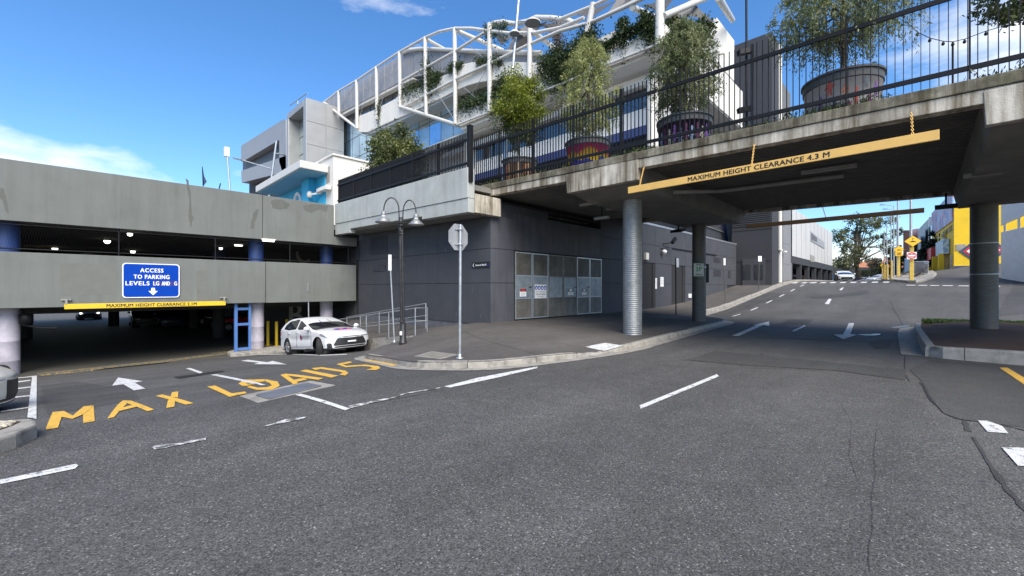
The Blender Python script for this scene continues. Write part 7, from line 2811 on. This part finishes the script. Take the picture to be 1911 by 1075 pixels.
# island between the two roads
isl_px = [(1636, 520), (1660, 524), (1684, 526.5), (1702, 528), (1722, 526.5), (1741, 520), (1748, 513), (1741, 507.5), (1722, 506), (1700, 512), (1670, 517)]
ipl = [onF(x, y)[:2] for x, y in isl_px]
mi = thing('median_island', None, None)
mi['kind'] = 'structure'
MB().prism(ipl, lambda x, y: G(x, y) - .3, lambda x, y: G(x, y) + .16).build('island_kerb', M_BEDSIDE, mi, bevel=.04)
cI = Vector((sum(p[0] for p in ipl) / len(ipl), sum(p[1] for p in ipl) / len(ipl)))
inn = [cI + (Vector(p) - cI) * .86 for p in ipl]
bk = [onF(x, y)[:2] for x, y in ((1676, 520), (1694, 522), (1722, 519), (1735, 513), (1722, 508), (1700, 513))]
hill = [(p, (.75 if i in (3, 4) else .35 if i in (2, 5) else .0)) for i, p in enumerate(bk)]
cb_ = Vector((sum(p[0] for p in bk) / 6, sum(p[1] for p in bk) / 6))
q = MB()
q.add([(p[0], p[1], G(*p) + .17 + h) for p, h in hill] + [(cb_.x, cb_.y, G(*cb_) + .8)], [(i, (i + 1) % 6, 6) for i in range(6)])
q.build('paved_mound', mat('mound_paving', (0.17, 0.16, 0.145), .9, var=.3, scale=3), mi)


def post_sign(label, px, base_y, w_px, y_top, Y=None, signs=(), grey_top=None, extra=None, name='sign_post'):
    b_ = onF(px, base_y, lambda x, y: G(x, y) + .15)
    Y_ = b_[0] * CA + b_[1] * SA
    k_ = Y_ / FPX
    o_ = thing(name, label, 'sign post', b_, 'yellow posts on the road island')
    h_ = (base_y - y_top) * k_
    w_ = w_px * k_ * .75
    MB().box((b_[0] - w_ / 2, b_[1] - w_ / 2, b_[2] - .1), (b_[0] + w_ / 2, b_[1] + w_ / 2, b_[2] + h_)).build('post', M_YPOST, o_, bevel=.01)
    MB().box((b_[0] - w_ * 1.0, b_[1] - w_ * 1.0, b_[2] - .12), (b_[0] + w_ * 1.0, b_[1] + w_ * 1.0, b_[2] + .22 * w_)).build('footing', M_PLINTH, o_)
    if grey_top:
        a_ = Vector((b_[0] + .1, b_[1] + .05, b_[2] - .1))
        t_ = Vector(atY(px, grey_top, Y_))
        MB().tube([a_, Vector((a_.x, a_.y, t_.z))], [w_ * .42, w_ * .3], 10).build('grey_pole', M_GALV, o_)
    for kind, sx, sy, hw, hh in signs:
        c_ = Vector(atY(sx, sy, Y_ - .25))
        ax = Vector((.28, -1, 0)).normalized()
        st_ = RV.dot(ax)
        nn = Vector((-1, -.28, 0)).normalized()
        HW, HH = hw * k_ / st_ * .74, hh * k_

        def at_(x, z_, off):
            return c_ + ax * x * HW + Vector((0, 0, z_ * HH)) + nn * off

        def shp(P_, nm, m_, off, th=.012):
            MB().extr([at_(x, z_, off) for x, z_ in P_], -nn * th).build(nm, m_, o_)
        dia = [(-1, 0), (0, -1), (1, 0), (0, 1)]
        if kind == 'diamond' or kind == 'diamond_small':
            shp(dia, 'diamond_border', M_INK, 0)
            shp([(x * .96, z_ * .96) for x, z_ in dia], 'diamond_plate', M_YSIGN, .004)
            shp([(-.42, -.18)] + [(-.42 + .84 * f, -.18 + .24 * math.sin(math.pi * f)) for f in (.15, .3, .5, .7, .85)] + [(.42, -.18)], 'hump_symbol', M_INK, .008, .003)
            if kind == 'diamond':
                shp([(-.03, .15), (.03, .15), (.03, .38), (.12, .38), (0, .55), (-.12, .38), (-.03, .38)], 'arrow_symbol', M_INK, .008, .003)
        elif kind == 'plate20':
            shp([(-1, -1), (1, -1), (1, 1), (-1, 1)], 'speed_plate', M_YSIGN, .002)
            lettering('20', M_INK, o_, at_(0, 0, .006), ax, (0, 0, 1), 1.1 * HW, 1.1 * HH, bold=.04)
        elif kind == 'noentry':
            shp([(-1, -1), (1, -1), (1, 1), (-1, 1)], 'sign_plate', M_WHITEP, 0)
            shp([(math.cos(w) * .95, math.sin(w) * .95) for w in np.linspace(0, 6.283, 25)[:-1]], 'red_disc', M_REDP, .004)
            shp([(-.75, -.2), (.75, -.2), (.75, .2), (-.75, .2)], 'white_bar', M_WHITEP, .008)
            lettering('NO', M_WHITEP, o_, at_(0, .52, .006), ax, (0, 0, 1), .5 * HW, .28 * HH, bold=.03)
            lettering('ENTRY', M_WHITEP, o_, at_(0, -.52, .006), ax, (0, 0, 1), .95 * HW, .28 * HH, bold=.03)
    return o_


post_sign('thick yellow post with a speed hump diamond above a NO ENTRY sign', 1701.5, 524.5, 7.5, 445, signs=(('diamond', 1703.5, 450, 14.5, 10.5), ('noentry', 1701.5, 477, 8, 6.5)), grey_top=340)
post_sign('yellow post with speed hump diamond over a 20 plate', 1677, 517, 5.5, 462, signs=(('diamond_small', 1677.5, 466, 9.5, 7.5), ('plate20', 1677.5, 473.5, 6, 4)), grey_top=368)
post_sign('slim yellow post with a small speed hump diamond, lowest on the island', 1647, 521, 2.6, 497, signs=(('diamond_small', 1647, 495.5, 4.5, 4.5),))
for px, by, ty, gt_, lb in ((1651.5, 521.5, 494, 430, 'slim yellow post right behind the small speed hump sign'), (1656.5, 522, 493, 418, 'slim yellow post between the small hump sign and the broad yellow post'), (1664.5, 521.5, 486, 400, 'broader yellow post between the slim ones and the 20 plate')):
    post_sign(lb, px, by, 3.2, ty, grey_top=gt_)
for px, hy, lb in ((1668, 384, 'tall thin lamp pole beyond the island'), (1674, 392, 'second tall thin lamp pole behind the 20 plate')):
    b_ = atY(px, 515, 62)
    o_ = thing('lamp_pole', lb, 'street lamp', (b_[0], b_[1], G(b_[0], b_[1])), 'lamp poles beyond the island')
    t_ = atY(px, hy, 62)
    MB().tube([(b_[0], b_[1], G(b_[0], b_[1])), (b_[0], b_[1], t_[2])], [.09, .06], 8).build('pole', M_GALV, o_)
    MB().tube([(b_[0], b_[1], t_[2] - .05), Vector((b_[0], b_[1], t_[2])) - RV * 1.4 + Vector((0, 0, .15))], .04, 6).build('lamp_arm', M_GALV, o_)
    MB().bar(Vector((b_[0], b_[1], t_[2])) - RV * 1.4 + Vector((0, 0, .15)), Vector((b_[0], b_[1], t_[2])) - RV * 2.0 + Vector((0, 0, .15)), .25, .1).build('lamp_head', M_SHADE, o_)
# grey utility cabinets on the island
for px, y0_, y1_, Y, w_, lb in ((1718, 489, 511, 38, 26, 'broad grey utility cabinet on the island behind the NO ENTRY post'), (1728.5, 490, 512, 36.5, 8, 'narrow grey cabinet post at the island end')):
    a_, z_ = Vector(atY(px, y0_, Y)), Vector(atY(px, y1_, Y))
    hw = w_ / 2 * Y / FPX * .72
    o_ = thing('utility_cabinet', lb, 'cabinet', z_, 'utility cabinets on the island')
    MB().box((z_.x - .4, z_.y - hw, z_.z - .3), (z_.x + .4, z_.y + hw, a_.z)).build('cabinet_body', M_GREYB if w_ > 10 else M_GALV, o_, bevel=.02)
    MB().box((z_.x - .45, z_.y - hw - .05, a_.z + .001), (z_.x + .45, z_.y + hw + .05, a_.z + .06)).build('cabinet_lid', M_GALV, o_)
    MB().box((z_.x - .41, z_.y - hw * .8, z_.z + .1), (z_.x - .401, z_.y + hw * .8, a_.z - .1)).build('cabinet_door', M_PLINTH, o_)

# yellow shop building
yb = thing('yellow_shop', 'bright yellow shop building with signs, awnings and a dark blue plinth', 'building', (58.2, -2.2, 3.4))
A0, A1 = Vector((58.2, -2.2)), Vector((73.7, -.94))
dA = (A1 - A0).normalized()
nA = Vector((dA.y, -dA.x))
if nA.y > 0:
    nA = -nA
zb_ = 2.9
ztop = 9.7
q = MB()
bk0, bk1 = A0 + nA * 16, A1 + nA * 16
q.prism([tuple(A0), tuple(A1), tuple(bk1), tuple(bk0)], zb_ - 1.5, ztop)
q.build('walls', M_YELB, yb)


def yface(u0, u1, z0_, z1_, name, m_, out=.06, depth=.05, par=yb):
    P_ = [A0 + dA * u0, A0 + dA * u1]
    o0 = -nA
    a_, b_ = P_[0] + o0 * out, P_[1] + o0 * out
    return MB().hexa([(a_.x, a_.y, z0_), (b_.x, b_.y, z0_), (b_.x - o0.x * depth, b_.y - o0.y * depth, z0_), (a_.x - o0.x * depth, a_.y - o0.y * depth, z0_), (a_.x, a_.y, z1_), (b_.x, b_.y, z1_), (b_.x - o0.x * depth, b_.y - o0.y * depth, z1_), (a_.x - o0.x * depth, a_.y - o0.y * depth, z1_)]).build(name, m_, par)


yface(.2, 15.3, ztop - 1.6, ztop + 1.2, 'banner', muralmat('blue_pink_banner', [(.12, .2, .45), (.35, .4, .55), (.5, .2, .3), (.1, .18, .42)], .6), .1, .09)
for k in range(5):
    yface(.5 + k * .8, .8 + k * .8, ztop - 2.5, ztop - 1.9, 'small_window', M_GLASSD, .03, .02)
yface(4.3, 7.5, ztop - 3.2, ztop - 2.0, 'window', M_GLASSD, .03, .02)
for k in range(3):
    yface(4.25 + k * 1.1, 4.4 + k * 1.1, ztop - 3.25, ztop - 1.95, 'window_frame', M_YELB, .06, .02)
for k in range(3):
    yface(9.0 + k * 2, 9.9 + k * 2, ztop - 3.4, ztop - 1.9, 'window', M_GLASSD, .03, .02)
yface(2.2, 7.6, 5.1, 6.6, 'shop_sign', muralmat('pale_blue_sign', [(.35, .5, .6), (.6, .7, .72), (.3, .45, .6)], 1.5), .5, .45)
yface(8.2, 15, 4.9, 6.2, 'awning', M_REDP, .8, .75)
yface(2.6, 6.8, 2.4, 5.0, 'entrance', mat('dim_ochre_entrance', (.30, .19, .02), .8), .02, .015)
yface(.9, 1.7, 3.0, 4.9, 'poster', muralmat('pale_poster', [(.5, .3, .35), (.6, .6, .6), (.3, .35, .5)], 2), .03, .02)
for u in (2.4, 7.0, 12):
    yface(u, u + .5, 2.4, 5.1, 'awning_post', M_YELB, .8, .4)


def yfront(v0, v1, z0_, z1_, name, m_, out=.05):
    a_, b_ = A0 + nA * v0 - dA * out, A0 + nA * v1 - dA * out
    d_ = dA * (out - .002)
    return MB().hexa([(a_.x, a_.y, z0_), (b_.x, b_.y, z0_), (b_.x + d_.x, b_.y + d_.y, z0_), (a_.x + d_.x, a_.y + d_.y, z0_), (a_.x, a_.y, z1_), (b_.x, b_.y, z1_), (b_.x + d_.x, b_.y + d_.y, z1_), (a_.x + d_.x, a_.y + d_.y, z1_)]).build(name, m_, yb)


yfront(-.02, 16, 2.0, 3.75, 'plinth', M_NAVY)
yfront(.1, .75, 5.2, 5.8, 'wall_plaque', M_PVC, .04)
# chevron sign painted boards
best = min(np.arange(0, 8, .02), key=lambda v: abs((955.5 + FPX * ((A0 + nA * v).x * SA - (A0 + nA * v).y * CA) / ((A0 + nA * v).x * CA + (A0 + nA * v).y * SA)) - 1834))
pc_ = A0 + nA * float(best)
cz_ = EYE + (537.5 - 468) / FPX * (pc_.x * CA + pc_.y * SA)
for m_, w_, off in ((M_CARB, 1.0, .05), (M_REDP, .62, .08), (M_WHITEP, .3, .11)):
    for sg_ in (-1, 1):
        cc0 = A0 + nA * float(best) - dA * off
        P_ = [(-1.5 * sg_ * 1.0, 0), (0, 1.3 * w_), (0, 1.3 * w_ - .0), (1.5 * sg_ * 1.0, 0)]
    q = MB()
    d0 = 1.55 * (.55 + .45 * w_)
    q.extr([(cc0.x + nA.x * x, cc0.y + nA.y * x, cz_ + z_) for x, z_ in ((-d0, 0), (0, -d0), (d0, 0), (0, d0))], (dA.x * .03, dA.y * .03, 0))
    q.build('chevron_board', m_, yb)
# white block at the right edge
rb = thing('white_ramp_building', 'white concrete ramp building with a sloping fascia at the right edge', 'building', (46, -4, 2.5))
p = onF(1867, 514)
Yr = 30.0
z0_ = atY(1868, 516, Yr)[2]
pA, pB = Vector(atY(1868, 516, Yr)), Vector(atY(1960, 516, Yr - 5))
zt_ = atY(1868, 433, Yr)[2]
dr_ = (pB - pA).normalized()
nr_ = Vector((pA.x, pA.y, 0)).normalized()


def rwall(u0, u1, z0a, z0b, z1a, z1b, name, m_, off=0, depth=.4):
    a_, b_ = pA + dr_ * u0 + nr_ * off, pA + dr_ * u1 + nr_ * off
    e = nr_ * depth
    P_ = []
    for z_a, z_b in ((z0a, z0b), (z1a, z1b)):
        P_ += [(a_.x, a_.y, z_a), (b_.x, b_.y, z_b), (b_.x + e.x, b_.y + e.y, z_b), (a_.x + e.x, a_.y + e.y, z_a)]
    return MB().hexa(P_).build(name, m_, rb, bevel=.05)


L_ = (pB - pA).length
rwall(0, L_, z0_ - .6, z0_ - .6, zt_, zt_, 'white_wall', M_RAMPW)
f0, f1, g0, g1 = atY(1868, 421, Yr)[2], atY(1911, 404, Yr - 2.3)[2], atY(1868, 378, Yr)[2], atY(1911, 371, Yr - 2.3)[2]
sl_ = (f1 - f0) / (L_ * .45)
rwall(0, L_, f0, f0 + (f1 - f0) * 2.1, g0, g0 + (g1 - g0) * 2.1, 'sloping_fascia', M_RAMPW, .02, .5)
for u in (.35, L_ * .38, L_ * .75):
    rwall(u, u + .35, zt_, zt_, f0 + .9, f0 + .9, 'post', M_CREAM, .1, .3)

# grey and brick buildings up the side street
gb = thing('grey_flats', 'grey rendered building with dark windows behind the conifer', 'building', (90, 0, 3))


def blockpx(par, x0, x1, y0, y1, yb_, Y, depth, name, m_):
    """Block whose near face is seen between x0 and x1, its roofline running y0 to y1."""
    a_, b_ = Vector(atY(x0, yb_, Y + 8)), Vector(atY(x1, yb_, Y))
    za, zc2 = atY(x0, y0, Y + 8)[2], atY(x1, y1, Y)[2]
    e = Vector((a_.x + b_.x, a_.y + b_.y, 0)).normalized() * depth
    zz = min(a_.z, b_.z) - 2
    return MB().hexa([(a_.x, a_.y, zz), (b_.x, b_.y, zz), (b_.x + e.x, b_.y + e.y, zz), (a_.x + e.x, a_.y + e.y, zz), (a_.x, a_.y, za), (b_.x, b_.y, zc2), (b_.x + e.x, b_.y + e.y, zc2), (a_.x + e.x, a_.y + e.y, za)]).build(name, m_, par)


blockpx(gb, 1712, 1733, 430, 408, 505, 70, 12, 'walls', M_CREAM)
blockpx(gb, 1733.2, 1775, 405, 404, 505, 71, 12, 'walls', M_CREAM)
for x0, x1, y0, y1 in ((1724, 1727, 428, 448), (1728.5, 1731.5, 424, 442), (1736, 1740, 420, 436), (1716, 1719, 440, 460), (1713, 1722, 465, 490)):
    blockpx(gb, x0, x1, y0 + 1.5, y0, y1, 69, .3, 'window', M_GLASSD)
rbk = thing('brick_building', 'red brick building with a pale sign at the end of the island', 'building', (95, 6, 3))
blockpx(rbk, 1685.5, 1703, 430, 429.5, 508, 78, 10, 'walls', M_BRICKR)
blockpx(rbk, 1703.2, 1714, 428, 426, 508, 80, 10, 'grey_wing', M_CREAM)
blockpx(rbk, 1686, 1699, 482, 482, 490, 76.5, .2, 'sign_board', M_WHITEP)
for i_, (x0, x1, y0, Y, lb) in enumerate(((1600, 1642, 487, 150, 'terracotta roofed house under the gum tree'), (1645, 1686, 479, 140, 'terracotta roofed house behind the yellow posts'))):
    hs = thing('tiled_house', lb, 'house', atY((x0 + x1) / 2, 512, Y), 'tiled houses far up the road')
    a_, b_ = Vector(atY(x0, 512, Y)), Vector(atY(x1, 512, Y))
    ze, zr_ = atY(x0, y0 + 11, Y)[2], atY(x0, y0, Y)[2]
    e = Vector((a_.x, a_.y, 0)).normalized() * 9
    MB().prism([(a_.x, a_.y), (b_.x, b_.y), ((b_ + e).x, (b_ + e).y), ((a_ + e).x, (a_ + e).y)], 1.5, ze).build('wall', M_BRICKR, hs)
    o2 = e.normalized() * -.8
    c1, c2 = (a_ + e / 2).lerp(b_ + e / 2, .15), (a_ + e / 2).lerp(b_ + e / 2, .85)
    aa, bb, cc1, dd = a_ + o2, b_ + o2, b_ + e - o2, a_ + e - o2
    q = MB()
    q.add([(aa.x, aa.y, ze - .2), (bb.x, bb.y, ze - .2), (cc1.x, cc1.y, ze - .2), (dd.x, dd.y, ze - .2), (c1.x, c1.y, zr_), (c2.x, c2.y, zr_)], [(0, 1, 5, 4), (1, 2, 5), (2, 3, 4, 5), (3, 0, 4), (3, 2, 1, 0)])
    q.build('roof', M_TERRA, hs)
    for k in range(3):
        p_ = a_.lerp(b_, .2 + .28 * k) - e.normalized() * .05
        MB().bar(p_ + Vector((0, 0, (ze - p_.z) * .55)), p_.lerp(b_, .12) + Vector((0, 0, (ze - p_.z) * .55)), .1, 1.1).build('window', M_GLASSD, hs)
# dark wall behind the parked cars
hw_ = thing('dark_fence', 'dark timber fence behind the cars under the gum tree', 'fence', atY(1590, 510, 112))
a_, b_ = Vector(atY(1540, 512, 116)), Vector(atY(1690, 512, 112))
for k in range(24):
    p0_, p1_ = a_.lerp(b_, k / 24), a_.lerp(b_, (k + .96) / 24)
    MB().bar(p0_ + Vector((0, 0, .4)), p1_ + Vector((0, 0, .4)), .15, 3.0).build('fence_panel', M_DKGREY, hw_)


# trees beyond
def far_tree(name, label, px, Y, zc_px, rx_px, rz_px, n, ncl, leaf, m, lobes=None, base_y=512, grp='trees up the road', tr=.25):
    b_ = Vector(atY(px, base_y, Y))
    b_.z = G(b_.x, b_.y)
    t_ = thing(name, label, 'tree', b_, grp)
    k_ = Y / FPX
    c_list, cc_all = [], []
    lob = lobes or [(px, zc_px, rx_px, rz_px)]
    tot = sum(l[2] * l[3] for l in lob)
    for lx, ly, lrx, lrz in lob:
        c_ = Vector(atY(lx, ly, Y)) - b_
        nn_ = int(n * lrx * lrz / tot)
        cl, cc2 = clumped(nn_, max(6, int(ncl * lrx * lrz / tot)), (lrx * k_ * .8, lrx * k_ * .8, lrz * k_), clump=.30, hollow=.2)
        c_list.append(cl + np.array(c_))
        cc_all.append(cc2 + np.array(c_))
    C = np.concatenate(c_list)
    cc2 = np.concatenate(cc_all)
    link('crown', leaf_mesh('crown', C, RNG.normal(size=C.shape), leaf, .5, m), t_)
    branches(t_, (0, 0, -.3), tuple(Vector(atY(lob[0][0], lob[0][1], Y)) - b_), tr, cc2, nb=22)
    return t_


far_tree('gum_tree', 'large spreading gum tree at the end of the road', 1605, 96, 440, 50, 45, 9000, 170, .42, L_GUM, tr=.5,
         lobes=[(1600, 418, 30, 16), (1570, 440, 18, 16), (1642, 412, 30, 13), (1612, 440, 24, 12), (1592, 472, 34, 24), (1656, 462, 24, 14), (1580, 492, 26, 13), (1670, 436, 13, 12), (1640, 440, 14, 8)])
far_tree('street_tree', 'pale bare-twigged tree in front of the terracotta roofs', 1628, 90, 490, 16, 12, 1500, 30, .25, leafmat('dry_leaf', (.10, .08, .05), (.18, .15, .09), (.25, .22, .14), .2, .5))
far_tree('street_tree', 'dark green rounded tree behind the yellow posts', 1672, 85, 490, 14, 22, 3500, 40, .35, L_DEEP)
far_tree('street_tree', 'dense dark green tree hugging the yellow shop', 1738, 50, 468, 17, 32, 7000, 60, .32, L_DARKT, lobes=[(1742, 455, 9, 24), (1736, 475, 16, 22), (1728, 485, 11, 14)], base_y=508)
hd_ = thing('hedge', 'low dark hedge between the parked cars and the island', 'hedge', atY(1634, 513, 108))
b_ = Vector(hd_.location)
cl = RNG.uniform(-1, 1, size=(3500, 3)) * np.array([2.0, 4.0, .8]) + np.array([0, 0, .5])
link('foliage', leaf_mesh('foliage', cl, RNG.normal(size=cl.shape), .3, .5, L_DARKT), hd_)
far_tree('street_tree', 'green shrubby tree on the crest left of the white four wheel drive', 1643, 95, 500, 14, 9, 1800, 24, .35, L_GUM)
# distant tree belt closing the horizon
cl = []
for k in range(26):
    px = 1480 + k * 22
    Y = 190 + random.uniform(-15, 40)
    c_ = np.array(atY(px, 512 - random.uniform(0, 10), Y))
    pts = RNG.normal(size=(500, 3)) * np.array([4.5, 4.5, 2.6]) * random.uniform(.7, 1.2)
    cl.append(pts + c_)
cl = np.concatenate(cl)
o = link('far_woods', leaf_mesh('far_woods', cl, RNG.normal(size=cl.shape), 1.4, .6, L_GUM))
o['kind'] = 'stuff'
